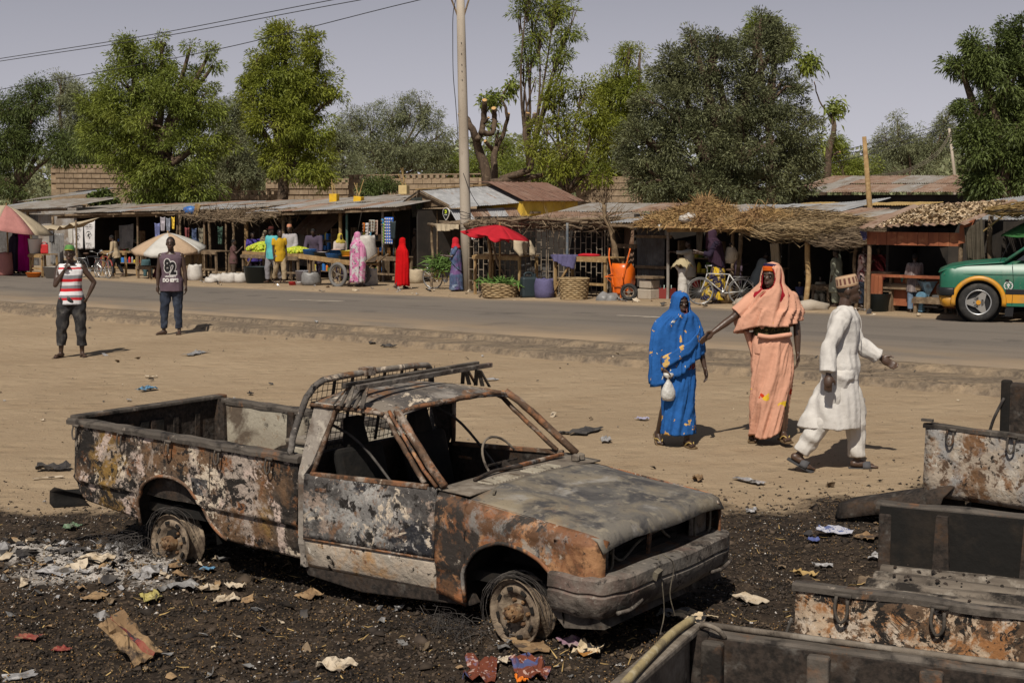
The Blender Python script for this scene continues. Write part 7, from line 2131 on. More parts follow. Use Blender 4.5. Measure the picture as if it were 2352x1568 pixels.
a.sandals(pmat('grey_rubber_sole',(.045,.044,.046),rough=.8),pmat('grey_strap',(.070,.068,.072),rough=.8),True)
# -------------- people along the stalls
PL=cloth
FAR=.017
def who(label,u,vf,vt,yaw,**k):
 p,h=place(u,vf,vt)
 k.setdefault('voxel',FAR);k.setdefault('fingers',False)
 return Person(label,p,yaw,h,**k)
M_MAGENTA=PL('magenta_veil',(.42,.008,.19),.75);M_PLUM=PL('dark_plum_veil',(.028,.020,.036),.7)
a=who('woman in a long magenta veil beside the beige umbrella',57,629,513,35);a.veil(M_MAGENTA,.06*a.h,1.2,1.25,bottom=(.15*a.h,.155*a.h),seed=1,nk=.85,folds=(.02,.10))
a=who('woman in a floor length dark purple veil at the far left',37,629,528,60);a.veil(M_PLUM,.05*a.h,1.3,1.3,bottom=(.17*a.h,.185*a.h),seed=2,nk=.85,folds=(.02,.10))
a=who('boy in a beige jacket walking left past the bicycles',268,636,541,175,lean=12,**WALK_A);a.trousers(PL('black_trousers',(.022,.022,.025)),1.85,.012);a.shirt(PL('beige_jacket',(.40,.31,.20)),-.09,1.8,.018,.05,.005,'jacket');a.hair()
a=who('person in teal seated in the shade under the white and blue umbrella',336,634,566,-60,sit=.24,**SIT);a.trousers(PL('teal_gown',(.06,.11,.12)),1.9,.03);a.shirt(PL('teal_gown',(.06,.11,.12)),-.06,1.8,.03);a.hair()
a=who('woman in dark maroon seated low in front of the long shed',366,640,583,170,sit=.22,**SIT);a.veil(PL('dark_maroon',(.055,.008,.014)),.05*a.h,1.3,1.7,bottom=(.26*a.h,.2*a.h))
a=who('boy in a dusty maroon shirt holding an orange up, left of the fruit',537,646,551,5,ra=(V3(.5,-.15,-.9),V3(.7,0,.75)));a.trousers(PL('brown_trousers',(.075,.055,.04)),1.85,.016);a.shirt(PL('dusty_maroon',(.12,.065,.062)),-.11,.6,.016,.05);a.hair()
for lab,u,vt,c in(('man in a bright purple blue shirt behind the green fruit heap',582,534,0),('woman with a beige hood over a purple blue dress behind the fruit heap',610,532,1)):
 a=who(lab,u,640,vt,-70);a.trousers(M_PLUM,1.9);a.shirt(PL('purple_blue_shirt',(.07,.05,.24)),-.16,1.7,.016,.04)
 if c:a.veil(PL('beige_hood',(.26,.21,.14)),.80*a.h,1.0,1.0)
 else:a.hair()
a=who('man in a turquoise T-shirt and dark red cap walking left by the fruit cart',626,651,524,-128,**WALK_B);a.trousers(PL('grey_jeans',(.23,.22,.235),.6),1.92,.016);a.shirt(PL('turquoise_jersey',(.10,.40,.42)),-.10,.7,.016,.03,.004,'tshirt');a.cap(PL('dark_red_cap',(.07,.022,.018)),.044,.054,.05,0,.05);a.hair()
sh=a.last
a=who('person in a yellow shirt half hidden behind the turquoise T-shirt',643,651,530,-60,**WALK_A);a.trousers(PL('khaki_trousers',(.36,.28,.18)),1.9,.016);a.shirt(PL('yellow_jersey',(.50,.30,.02)),-.12,.6,.016);a.hair()
a=who('man in a pale grey shirt and orange pink cap behind the fruit cart',667,643,519,-100,la=(V3(.2,.2,-1),V3(.6,-.3,-.6)),ra=(V3(.2,-.2,-1),V3(.6,.3,-.6)));a.trousers(PL('grey_jeans',(.23,.22,.235),.6));a.shirt(PL('pale_grey_shirt',(.36,.335,.34)),-.14,1.7,.022,.06);a.hair();a.cap(PL('orange_pink_cap',(.48,.22,.13)),.046,.054,.056,-4)
a=who('large man in a dark slate kaftan bending over the basins',724,644,523,-95,lean=12,head=(0,25),wide=1.2,la=(V3(.35,.15,-1),V3(.4,0,-1)),ra=(V3(.35,-.15,-1),V3(.4,0,-1)));a.trousers(M_PLUM);a.shirt(PL('slate_kaftan',(.078,.060,.088)),-.2,1.75,.024,.10);a.hair()
a=who('woman with a yellow head wrap and pale blouse behind the white sack',782,646,538,-60,ra=(V3(.2,-.2,-1),V3(.7,.2,-.5)));a.trousers(M_PLUM);a.shirt(PL('pale_cream_blouse',(.48,.40,.35)),-.15,1.7,.022,.08);a.veil(PL('yellow_wrap',(.46,.36,.06)),.79*a.h,.8,.85,'head_wrap')
M_PKP=pmat('pink_grey_print',(.40,.12,.24),[((.42,.40,.40),5,.53,.02,3),((.06,.045,.06),9,.60,.02,3),((.50,.22,.34),3,.58,.05)],rough=.9)
a=who('woman in a pink and grey patterned veil seen from behind the handcart',821,659,536,35,**WALK_B);a.veil(M_PKP,.08*a.h,1.35,1.35,bottom=(.13*a.h,.15*a.h),seed=4,folds=(.02,.12),nk=.85,bulge=lambda th,t:.30*math.exp(-((th-5.3)/.5)**2)*math.exp(-((t-.86)/.09)**2));a.sandals(PL('dark_sandal',(.05,.04,.035)))
M_REDV=PL('bright_red_veil',(.50,.006,.008),.7)
a=who('woman wrapped in a bright red veil walking by the sachet stall',924,664,549,18,**WALK_A);a.veil(M_REDV,.07*a.h,1.35,1.35,bottom=(.14*a.h,.15*a.h),seed=5,folds=(.02,.12),nk=.85,bulge=lambda th,t:.30*math.exp(-((th-5.3)/.5)**2)*math.exp(-((t-.86)/.09)**2));a.sandals(PL('dark_sandal',(.05,.04,.035)))
M_BRG=PL('brown_gown',(.16,.115,.085),.75)
a=who('man in a brown gown and grey cap in the kiosk doorway',958,640,526,165,ra=(V3(.2,-.2,-1),V3(.7,.1,-.3)));a.trousers(M_BRG,1.95,.02);a.shirt(M_BRG,-.30,1.75,.026,.06,.005,'gown');a.hair();a.cap(PL('grey_cap',(.14,.13,.125)),.046,.053,.045)
a=who('woman in a dull brown veil in the shadow of the kiosk',984,637,531,120);a.veil(PL('dull_brown_veil',(.12,.075,.06)),.08*a.h,1.3,1.3,bottom=(.15*a.h,.16*a.h))
M_TIE=pmat('tie_dye_cloth',(.075,.11,.20),[((.035,.05,.10),3.5,.5,.1,5,1.0),((.24,.30,.38),5,.60,.06,5,1.2),((.13,.06,.17),2.5,.58,.08,5,1.0)],rough=.9)
a=who('woman in blue and violet tie-dye with a red headscarf by the concrete pole',1048,669,548,175,ra=(V3(.35,-.1,-1),V3(.8,.2,.1)),la=(V3(.35,.2,-1),V3(.8,.1,.1)));a.skirt(M_TIE,.56,.03,.09,.11,.14,.135,seed=2);a.shirt(M_TIE,-.05,.8,.02);a.drape('wrap',M_TIE,[(a.T(.315).z,0,0,.05*a.h,.06*a.h),(a.T(.26).z,0,0,.095*a.h,.125*a.h),(a.T(.12).z,0,0,.11*a.h,.14*a.h),(a.T(-.05).z,0,0,.12*a.h,.145*a.h)],hem=lambda th:.12*a.h*math.cos(th));a.veil(PL('red_headscarf',(.45,.02,.03)),.83*a.h,.62,.72,'headscarf')
M_PALE=PL('off_white_gown',(.42,.40,.36),.8)
a=who('man in an off-white shirt leaning on the shop post behind the cyclist',1583,686,553,175,ra=(V3(.3,-.9,-.2),V3(.9,-.1,.1)),la=(V3(.8,.4,-.1),V3(.9,.1,.1)));a.trousers(PL('grey_trousers',(.25,.235,.22)));a.shirt(M_PALE,-.16,1.6,.022,.08);a.hair()
a=who('child in a long white gown holding a beige cloth over its head',1567,690,604,-120,la=(V3(.25,.55,.75),V3(.1,-.5,.9)),ra=(V3(.25,-.55,.75),V3(.1,.5,.9)));a.shirt(PL('white_child_gown',(.50,.47,.43),.8),-.10,1.5,.022);a.skirt(PL('white_child_gown',(.50,.47,.43),.8),.54,.06,.085,.11,.14,.13,'gown',cx=-.03);a.hair()
hb_=a.t.matrix_basis@a.J['head'];ch=thing('cloth_hood','crumpled beige cloth spread over the head of the white gowned child','cloth',hb_+Vector((0,0,.03)),R_(-120))
m=MB();P=[]
for i in range(15):
 for_r=[]
 for j in range(15):
  x,y=(i/14-.5)*.42,(j/14-.5)*.40;r2=(x*x+y*y)**.5
  for_r.append((x,y,.115-1.5*max(0,r2-.06)**1.3+.02*math.sin(i*1.9)*math.sin(j*1.6)))
 P.append(for_r)
m.grid(P);m.build('cloth_sheet',PL('beige_cloth',(.40,.33,.20)),ch,True,solid=.01)
M_YNP=pmat('yellow_navy_print',(.52,.34,.02),[((.018,.016,.045),3.2,.50,.03,5,1.5),((.50,.44,.30),7,.64,.02,4,1.0),((.03,.028,.03),8,.62,.02,4)],rough=.9)
cyc_p,cyc_h=place(1648,697,529)
a=who('woman in a dark plum hijab on a white bicycle, wearing a yellow and navy wrapper',1648,697,529,176,lean=8,la=(V3(.55,.12,-1),V3(.9,0,.25)),ra=(V3(.45,-.2,-1),V3(.9,.1,.1)),head=(0,12))
a.skirt(M_YNP,.56,.05,.09,.11,.17,.13,'wrapper',seed=3,cx=.06);a.shirt(M_PLUM,-.03,1.6,.02);a.veil(PL('plum_hijab',(.045,.024,.040),.7),.52*a.h,1.15,1.25,'hijab',bottom=(.115*a.h,.13*a.h),hem=lambda th:.05*a.h*math.cos(th));a.sandals(PL('dark_sandal',(.05,.04,.035)))
bb=a.t.matrix_basis@Vector((-.17*a.h,0,.66*a.h))
b_=Person('baby tied in a beige cloth on the back of the cycling woman',bb-Vector((0,0,.16)),176,.62,sit=.24,voxel=.014,fingers=False,head=(30,0),**SIT);b_.hair()
b_.drape('wrap',PL('beige_wrap',(.42,.35,.26)),[(.34,0,0,.09,.12),(.22,-.02,0,.14,.17),(.08,0,0,.15,.17),(-.02,.02,0,.10,.13)],folds=(.02,.03))
a=who('boy in a plum shirt standing behind the white bicycle',1692,690,573,20,la=(V3(.4,.1,-.9),V3(.8,-.3,.2)));a.trousers(M_PLUM);a.shirt(PL('plum_shirt',(.13,.095,.125)),-.2,1.5,.02);a.hair()
M_LTBLUE=PL('light_blue_gown',(.27,.31,.32),.75)
a=who('man in a light blue gown bent over a sewing machine',1740,690,576,8,lean=20,head=(0,25),la=(V3(.6,.15,-1),V3(.9,0,-.3)),ra=(V3(.6,-.15,-1),V3(.9,0,-.3)));a.trousers(M_LTBLUE,1.95,.03);a.shirt(M_LTBLUE,-.25,1.7,.028,.06);a.hair();LB=a
a=who('man in a white shirt standing in the dark behind the yellow barked pole',1836,688,573,-90);a.trousers(M_DARKWALL);a.shirt(M_PALE,-.15,1.7,.02);a.hair();a.cap(PL('tan_cap',(.20,.12,.06)),.046,.054,.045)
a=who('seated man in a dark blue waistcoat and yellow cap left of the yellow barked pole',1836,698,630,-95,sit=.26,**SIT);a.trousers(PL('grey_trousers',(.25,.235,.22)),1.9,.02);a.shirt(PL('dark_blue_waistcoat',(.045,.05,.11)),-.1,.2,.03,.05,.004,'waistcoat');a.cap(PL('yellow_cap',(.36,.26,.12)),.046,.054,.04)
a=who('seated man in a cream gown on a stool right of the yellow barked pole',1884,697,612,-110,sit=.26,**SIT);a.trousers(PL('cream_gown',(.36,.32,.24),.75),1.9,.04);a.shirt(PL('cream_gown',(.36,.32,.24),.75),-.12,1.7,.034,.1);a.hair()
a=who('man in a grey green gown reaching up to the thatch',1920,704,573,150,ra=(V3(.25,-.35,.9),V3(.15,-.1,1)),la=(V3(.1,.2,-1),V3(.2,0,-1)));a.trousers(PL('grey_green_gown',(.25,.26,.20),.75),1.9,.03);a.shirt(PL('grey_green_gown',(.25,.26,.20),.75),-.28,1.7,.032,.06);a.hair()
a=who('man with folded arms in a pink and white patterned shirt left of the red kiosk',1980,706,562,-30,la=(V3(.4,.1,-1),V3(.6,-.8,.5)),ra=(V3(.4,-.1,-1),V3(.6,.8,.4)));a.trousers(M_JEAN,1.9,.016);a.shirt(pmat('pink_white_pattern',(.46,.34,.31),[((.13,.03,.035),8,.52,.02,3,.8)],rough=.9),-.12,.7,.02);a.hair()
a=who('man in a maroon shirt standing inside the red kiosk',2016,703,565,-90);a.trousers(M_DARKWALL);a.shirt(PL('maroon_shirt',(.09,.014,.016)),-.1,1.6,.018);a.hair()
a=who('man in an olive shirt standing inside the red kiosk',2054,702,560,-60,la=(V3(.3,.2,-1),V3(.9,.3,-.2)));a.trousers(M_DARKWALL);a.shirt(PL('olive_shirt',(.13,.12,.085)),-.12,.8,.018);a.hair()
a=who('boy in a grey striped tunic and jeans at the table with the blue funnel',2098,717,584,95,head=(-35,0),ll=(V3(-.06,.06,-1),V3(-.1,.02,-1)),rl=(V3(.1,-.03,-1),V3(0,0,-1)),la=(V3(.3,.15,-1),V3(.7,-.2,-.3)),ra=(V3(.2,-.2,-1),V3(.4,.1,-1)))
M_STRP=pmat('grey_striped_tunic',(.22,.185,.175),[((.10,.08,.08),14,.52,.04,2,0,(4,4,.15))],rough=.9);a.trousers(PL('pale_jeans',(.15,.20,.27),.6),1.95,.018);a.shirt(M_STRP,-.18,1.7,.02,.05,.004,'tunic');a.hair()
# -------------- market goods and street things
def planks(parent,x0,x1,y0,y1,z,n,mat,th=.03,name='plank',along='x'):
 for i in range(n):
  if along=='x':
   a,b=y0+(y1-y0)*i/n,y0+(y1-y0)*(i+1)/n
   MB().box(((x0+x1)/2+random.uniform(-.02,.02),(a+b)/2,z+random.uniform(-.004,.004)),(x1-x0,b-a-.008,th)).build(name,mat,parent)
  else:
   a,b=x0+(x1-x0)*i/n,x0+(x1-x0)*(i+1)/n
   MB().box(((a+b)/2,(y0+y1)/2,z+random.uniform(-.004,.004)),(b-a-.008,y1-y0,th)).build(name,mat,parent)
def table(label,u,v,w,d,h,mat=None,rz=None,brace=True,cat='table',n=4):
 p=G(u,v);mat=mat or M_WOOD
 t=thing('market_table',label,cat,p,ROAD_ANG if rz is None else rz)
 planks(t,-w/2,w/2,0,d,h,n,mat)
 MB().bar((-w/2,-.02,h-.06),(w/2,-.02,h-.06),.04,.09).build('apron',mat,t)
 for x in(-w/2+.06,w/2-.06):
  for y in(.03,d-.03):MB().bar((x+random.uniform(-.03,.03),y,-.05),(x,y,h-.03),.06).build('leg',mat,t)
 if brace:
  MB().bar((-w/2+.06,-.01,.15),(-w*.12,-.01,h-.08),.04,.05).build('brace',mat,t)
  MB().bar((-w/2+.04,.03,h*.35),(w/2-.04,.03,h*.35),.04,.06).build('rail',mat,t)
 return t
def basin(label,loc,r,h,mat,fill=None,cat='basin',name='basin'):
 t=thing(name,label,cat,loc)
 MB().lathe([(0,0),(r*.78,0),(r,h),(r*1.06,h+.01),(r*.97,h-.005),(r*.75,.02),(0,.02)],20).build('bowl',mat,t,True)
 if fill:MB().lathe([(0,h*1.15),(r*.4,h*1.1),(r*.8,h*.95),(r*.93,h*.8)],16).build('contents',fill,t,True)
 return t
def heap(parent,name,w,d,h,r,mat,n):
 mb=MB()
 for i in range(n):
  x,y=random.uniform(-1,1),random.uniform(-1,1)
  k=max(0,1-x*x)**.5*max(0,1-y*y)**.5
  z=h*k*random.choice((1,1,.9))
  mb.ball((x*w/2,y*d/2,z+r*.6),r*random.uniform(.85,1.1),7,5)
 o=mb.build(name,mat,parent,True,fixn=False);o['kind']='stuff';return o
def wheel(parent,c,r,tyre,name='wheel',w=.05,spokes=0,rimmat=None,axis=0.0,ns=6):
 """wheel in the xz plane of the parent"""
 mb=MB();mb.tube([(r*math.cos(a),0,r*math.sin(a))for a in[6.28319*i/28 for i in range(28)]],w/2,8,closed=True)
 o=mb.build(name,tyre,parent,True,c,(0,0,axis))
 m2=MB();m2 .tube([((r-w*.55)*math.cos(a),0,(r-w*.55)*math.sin(a))for a in[6.28319*i/28 for i in range(28)]],w*.22,6,closed=True);m2 .build('rim',rimmat or M_STEEL,o,True)
 m3=MB();m3 .tube([(0,-.04,0),(0,.04,0)],w*.5,8)
 if spokes:
  for i in range(spokes):
   a=6.28319*i/spokes;m3 .tube([(0,.02*(-1)**i,0),((r-w*.6)*math.cos(a),0,(r-w*.6)*math.sin(a))],.0028,4,cap=False)
 else:
  for i in range(ns):
   a=6.28319*i/ns;m3 .bar((0,0,0),((r-w*.6)*math.cos(a),0,(r-w*.6)*math.sin(a)),.03,.02)
 m3 .build('spokes',rimmat or M_STEEL,o);return o
def bicycle(label,loc,rz,frame,s=1.0,tilt=0.0,basket=False):
 t=thing('bicycle',label,'bicycle',loc,rz,'bicycles at the market',tilt=(tilt,0))
 R=.335*s
 wheel(t,(-.52*s,0,R),R,pmat('grey_tyre',(.11,.105,.10),rough=.8),'wheel',.036*s,20);wheel(t,(.55*s,0,R),R,MATS['grey_tyre'],'wheel',.036*s,20)
 bb,st,hd,ht=V3(-.06,0,.29)*s,V3(-.20,0,.78)*s,V3(.38,0,.80)*s,V3(.41,0,.68)*s
 rear,fr=V3(-.52*s,0,R),V3(.55*s,0,R)
 m=MB()
 for a_,b_ in((bb,st),(st,hd),(bb,ht),(ht,hd),(bb,rear),(st,rear)):m.tube([a_,b_],.016*s,6)
 m.tube(curve_path([ht,V3(.47,0,.5)*s,fr],4),.014*s,6);m.build('frame',frame,t,True)
 m=MB();m.tube(curve_path([V3(.28,-.28,1.02)*s,V3(.40,-.22,1.0)*s,V3(.37,0,.92)*s,V3(.40,.22,1.0)*s,V3(.28,.28,1.02)*s],5),.012*s,6);m.tube([hd,V3(.37,0,.93)*s],.014*s,6);m.build('handlebar',M_STEEL,t,True)
 m=MB();m.ball(V3(-.22,0,.90)*s,(.13*s,.085*s,.035*s));m.tube([st,V3(-.22,0,.88)*s],.013*s,6);m.build('saddle',pmat('saddle_brown',(.07,.04,.025),rough=.6),t,True)
 m=MB()
 for y in(-.05,.05):m.tube([V3(-.30,y,.72)*s,V3(-.78,y,.72)*s],.008*s,5);m.tube([V3(-.70,y,.72)*s,rear],.007*s,5)
 for x in(-.4,-.5,-.6,-.7):m.tube([V3(x,-.05,.72)*s,V3(x,.05,.72)*s],.006*s,5)
 m.build('carrier',M_STEEL,t,True)
 for c in(rear,fr):
  m=MB();rows=[]
  for a in[R_(20+130*i/12)for i in range(13)]:
   q=c+V3(math.cos(a),0,math.sin(a))*R*1.09;rows.append([q+V3(0,y,0)for y in(-.025,.025)])
  m.grid(rows);m.build('mudguard',frame,t,True,solid=.004)
 m=MB();m.tube([bb+V3(-.05,-.06,-.15)*s,bb+V3(0,-.06,0),bb,bb+V3(0,.06,0),bb+V3(.05,.06,.15)*s],.01*s,5);m.lathe([(.09*s,-.045),(.09*s,-.04),(.0,-.04)],14,tuple(bb),'y');m.build('crank',M_STEEL,t,True)
 return t
def umbrella(label,u,vb,hub_h,R,mats,rz=0.0,tilt=(0,0),n=8,drop=.42,sag=.03,fringe=0.0,cat='umbrella',name='market_umbrella',pole=True):
 p=G(u,vb)
 t=thing(name,label,cat,p,rz)
 E=Euler((tilt[0],tilt[1],0)).to_matrix();top=V3(0,0,hub_h)
 for k in range(n):
  P=[]
  for i in range(7):
   r=R*i/6;row=[]
   for j in range(5):
    a=6.28319*(k+j/4)/n
    rr=r*(1-.06*math.sin(math.pi*j/4))
    row.append(top+E@V3(rr*math.cos(a),rr*math.sin(a),-drop*(i/6)**1.4-sag*math.sin(math.pi*j/4)*i/6))
   P.append(row)
  if fringe:P.append([q+V3(0,0,-fringe*(1+.25*math.sin(j*2+k)))for j,q in enumerate(P[-1])])
  MB().grid(P).build('panel',mats[k%len(mats)],t,True,solid=.006)
  a=6.28319*k/n
  m=MB();m.tube([top+V3(0,0,-.04),top+E@V3(R*.98*math.cos(a),R*.98*math.sin(a),-drop-.01)],.009,5);m.build('rib',M_WOOD,t)
 if pole:MB().tube([(0,0,-.1),top+V3(0,0,.08)],.025,8).build('pole',M_WOODY,t)
 return t
def sack(label,loc,r,h,mat,cat='sack',squash=1.0,rz=0,name='sack'):
 t=thing(name,label,cat,loc,rz)
 mb=MB();P=[]
 prof=[(.86,0),(1.0,.06),(1.04,.35),(1.0,.7),(.94,.9),(.86,1.0),(.7,.97),(.0,.93)]
 for k,z in prof:
  P.append([(r*k*math.cos(a)*(1+.05*math.sin(a*3+z*7)),r*k*squash*math.sin(a)*(1+.05*math.sin(a*4+z*5)),z*h+.02*math.sin(a*5)*(z>.8))for a in[6.28319*j/20 for j in range(20)]])
 mb.grid(P,cv=True);mb.build('bag',mat,t,True);return t
M_ORNG=pmat('green_orange_skin',(.42,.46,.035),[((.25,.36,.03),8,.5,.1),((.5,.42,.04),12,.6,.1)],rough=.5,island=.25)
M_GREENV=pmat('green_leaves_veg',(.08,.14,.03),rough=.8,island=.4)
M_BLUEPL=pmat('blue_plastic',(.04,.17,.48),rough=.45);M_ORPL=pmat('orange_plastic',(.62,.17,.02),rough=.45);M_YELPL=pmat('yellow_plastic',(.52,.42,.04),rough=.45)
M_DKPL=pmat('dark_plastic',(.022,.032,.036),rough=.5);M_WHPL=pmat('white_plastic',(.58,.56,.54),rough=.5);M_REDPL=pmat('red_plastic',(.44,.03,.03),rough=.45)
M_WICKER=pmat('wicker',(.30,.215,.115),[((.19,.13,.065),14,.5,.1),((.38,.29,.17),9,.6,.1)],rough=.9)
u1=umbrella('large faded beige umbrella with a red pink inner panel at the left edge',20,632,2.45,1.75,[M_CANVAS,M_CANVAS,M_PINKCLOTH,M_CANVAS],.2,(.05,.18),drop=.75,name='market_umbrella')
s_=Stall('cloth_awning','beige cloth awning sagging between the beige umbrella and the long shed','awning',G(70,622),G(178,628))
xa,za=s_.L(72,520,0);xb,zb=s_.L(174,506,0)
rag('awning_cloth',s_.t,[(xa,1.0,za+.05),(xb,1.0,zb+.1),(xb,-.1,zb-.15),(xa,-.1,za)],M_CANVAS,sag=.25,folds=.05)
s_.post(xa,0,za,.035);s_.post(xb,0,zb,.035)
t_=table('rough yellow timber stand with a white bucket beside the magenta veiled woman',83,634,.95,.6,.75,M_WOODY)
tp=t_.location
basin('large white plastic tub on the yellow timber stand',tp+V3(-.1,.3,.78),.24,.50,M_WHPL,None,'tub','tub')
def jerrycan(label,loc,mat,s=1.0,rz=.3):
 t=thing('jerrycan',label,'jerrycan',loc,rz)
 MB().box((0,0,.16*s),(.26*s,.17*s,.32*s)).build('can_body',mat,t,bevel=.03*s)
 m=MB();m.tube(curve_path([(-.08*s,0,.31*s),(-.06*s,0,.38*s),(.04*s,0,.38*s),(.06*s,0,.31*s)],4),.015*s,6);m.build('handle',mat,t,True)
 MB().lathe([(.025*s,.30*s),(.025*s,.37*s),(0,.37*s)],10,(.09*s,0,0)).build('cap',M_DKPL,t);return t
jerrycan('small red plastic can beside the white tub',tp+V3(.28,.12,.78),M_REDPL)
basin('orange plastic basin upside down under the yellow timber stand',G(77,636),.26,.14,M_ORPL)
basin('grey enamel trough on the ground below the hanging grey sheet',G(128,637),.42,.36,pmat('grey_enamel',(.30,.28,.25),rough=.6),None,'trough','trough')
sack('dusty pink cloth bundle at the far left edge of the market',G(8,632),.32,.8,M_PINKCLOTH,'bundle',1,0,'bundle')
def hung(name,label,cat,st,u0,v0,u1_,v1,y,mat,folds=.03,sag=.03,extra=None,rot=0,group=None):
 xa,za=st.L(u0,v0,y);xb,zb=st.L(u1_,v1,y)
 c=st.W((xa+xb)/2,y,za);hw=(xb-xa)/2;hh=za-zb
 t=thing(name,label,cat,c,st.rz,group)
 rag('sheet',t,[(-hw,0,rot*hw),(hw,0,-rot*hw),(hw*.95,-.03,-hh-rot*hw),(-hw*.95,.02,-hh)],mat,folds=folds,sag=sag,seed=u0)
 if extra:extra(t,hw,hh)
 return t
def emblem(t,hw,hh):
 m=MB();cz=-hh*.48;r=hw*.50
 rows=[[(rr*math.cos(a),-.075,cz+rr*math.sin(a))for rr in(r,r*(.72+.22*abs(math.cos(a))))]for a in[R_(-25+230*i/24)for i in range(25)]]
 m.grid(rows)
 pts=[]
 for i in range(10):
  a=math.pi/2+math.pi*i/5;q=r*.55 if i%2==0 else r*.22;pts.append((q*math.cos(a),-.076,cz-r*.1+q*math.sin(a)))
 m.poly(pts);m.build('emblem_print',M_SIGNBLK,t,solid=.003)
 for k,(tx,z,sz)in enumerate((('PEACE  AND',-hh*.11,.085),('JUSTICE  UNITY',-hh*.18,.065),('SERVICE',-hh*.80,.105))):
  text_mesh('banner_lettering',tx,sz,M_SIGNBLK,t,(0,-.078,z),sx=.8)
M_BANNER=cloth('white_banner',(.60,.58,.57),.84)
hung('banner','white banner with black crescent and star, left of the hanging pair','banner',s1,168,517,193,572,-.35,M_BANNER,.02,extra=emblem,rot=-.05)
hung('banner','white banner with black crescent and star, right of the hanging pair','banner',s1,193,509,220,573,-.38,M_BANNER,.02,extra=emblem,rot=-.12)
hung('banner','narrow grey white cloth hung left of the two emblem banners','banner',s1,156,519,168,560,-.30,M_CLOTHW,.02)
hung('banner','grey banner with a faint dark print hanging askew in the long shed','banner',s1,273,515,308,572,.6,pmat('dim_banner',(.22,.215,.21),[((.12,.12,.12),3,.55,.1)],rough=.9),.03,rot=-.1)
hung('plastic_sheet','crumpled grey plastic sheet hung from the left post of the long shed','sheet',s1,116,534,148,607,-.5,M_GREYPL,.07,rot=.05)
hung('garment','dark grey cloth hanging on the left post of the long shed','cloth',s1,112,524,124,556,-.55,PL('dark_grey_cloth',(.10,.10,.105)),.03)
for k,(u0,v0,u1_,v1,c,lab)in enumerate(((355,512,368,546,(.09,.10,.20),'slate blue printed cloth, lowest of the wares hung over the striped umbrella'),(368,498,380,530,(.24,.22,.24),'pale printed poster hung over the striped umbrella'),(381,500,392,532,(.13,.14,.17),'dark grey poster hung right of the pale one'),(394,498,402,526,(.42,.28,.03),'yellow and green packet strip hung by the awning post'))):
 hung('hanging_ware',lab,'hanging goods',s1,u0,v0,u1_,v1,-.5,pmat('printed_ware_%s'%'abcd'[k],c,[(tuple(min(1,x*1.9)for x in c),5,.55,.04,3)],rough=.6),.012,group='goods hung in the long shed')
u2=umbrella('low striped umbrella of beige, pale blue and white panels in front of the long shed',388,640,1.55,1.25,[cloth('peach_panel',(.42,.30,.20)),cloth('blue_panel',(.20,.30,.42)),cloth('blue_panel',(.20,.30,.42)),M_CLOTHW,cloth('peach_panel',(.42,.30,.20)),M_CLOTHW,cloth('peach_panel',(.42,.30,.20)),M_CLOTHW],.3,(.12,-.05),drop=.5,fringe=.12)
table('long low workbench behind the bicycles',262,633,1.6,.5,.85,M_WOODY)
table('low table of small wares in front of the seated teal figure',330,640,.9,.5,.42,M_WOOD,brace=False)
table('timber counter right of the striped umbrella',468,641,1.5,.6,.95,M_WOOD)
s2 .box('plank_wall',(1.1,-.05,.42),(1.1,.04,.75),M_WOODY)
bicycle('black and silver bicycle parked left, nearest the banners in the long shed',G(212,637),ROAD_ANG+.25,pmat('black_frame',(.03,.03,.035),rough=.4),.92,.08)
bicycle('red framed bicycle parked behind the boy in beige',G(236,638),ROAD_ANG-.15,pmat('dull_red_frame',(.24,.04,.03),rough=.45),.92,-.06)
def fruit_cart(label,u,v,w,d,h,fruit=True,label2=None,hw=1.0):
 t=table(label,u,v,w,d,h,M_WOOD,cat='cart')
 MB().box((0,d/2,h+.06),(w*.96,d*.96,.10)).build('tray',M_WOODY,t)
 o=thing('fruit_heap',label2,'fruit',V3(*t.location)+Matrix.Rotation(ROAD_ANG,3,'Z')@V3(0,d/2,h+.11),ROAD_ANG)
 MB().lathe([(0,.24*hw),(.3,.20*hw),(.62,.02),(.64,0)],16,sx=w*.72,sy=d*.7).build('fruit_core',M_ORNG,o,True)
 heap(o,'oranges',w*.88,d*.85,.26*hw,.052,M_ORNG,330)
 return t
fruit_cart('old timber fruit cart with the larger heap, left',588,645,1.6,.9,.85,label2='larger heap of green yellow oranges on the left fruit cart')
fruit_cart('small dark fruit cart behind the turquoise T-shirt',665,646,.95,.7,.80,label2='small heap of green yellow oranges right of the turquoise T-shirt',hw=.6)
basin('black rubber tub standing on the road edge under the left fruit cart',G(592,650),.46,.52,M_DKPL,None,'tub','tub')
for k,(u,v,r,h)in enumerate(((500,648,.28,.25),(528,649,.30,.30),(552,649,.26,.30),(485,649,.20,.16))):
 sack(('greyish','bulging white','creased white','flat white')[k]+' plastic sack on the ground %s the boy in maroon'%('left of','behind the feet of','right of','furthest left of')[k],G(u,v),r,h,M_SACKW,name='sack')
p=G(745,657);hc=thing('handcart','long flat wooden handcart with a big tyre and basins of goods','handcart',p,ROAD_ANG+.08)
sc_p=scale_at(p)
L0,L1=-1.0,1.55
for y in(0,.75):MB().bar((L0-.1,y,.88),(L1,y,.70),.06,.14).build('side_board',M_WOODY,hc)
planks(hc,L0,L1,.02,.74,.80,5,M_WOODY)
for o in[c for c in hc.children if c.name.startswith('plank')]:o.rotation_euler=(0,R_(4.0),0)
wheel(hc,(.72,-.12,.36),.33,pmat('grey_tyre2',(.13,.125,.12),rough=.8),'wheel',.11,ns=5,rimmat=M_DUST);wheel(hc,(.72,.85,.36),.33,MATS['grey_tyre2'],'wheel',.11,ns=5,rimmat=M_DUST)
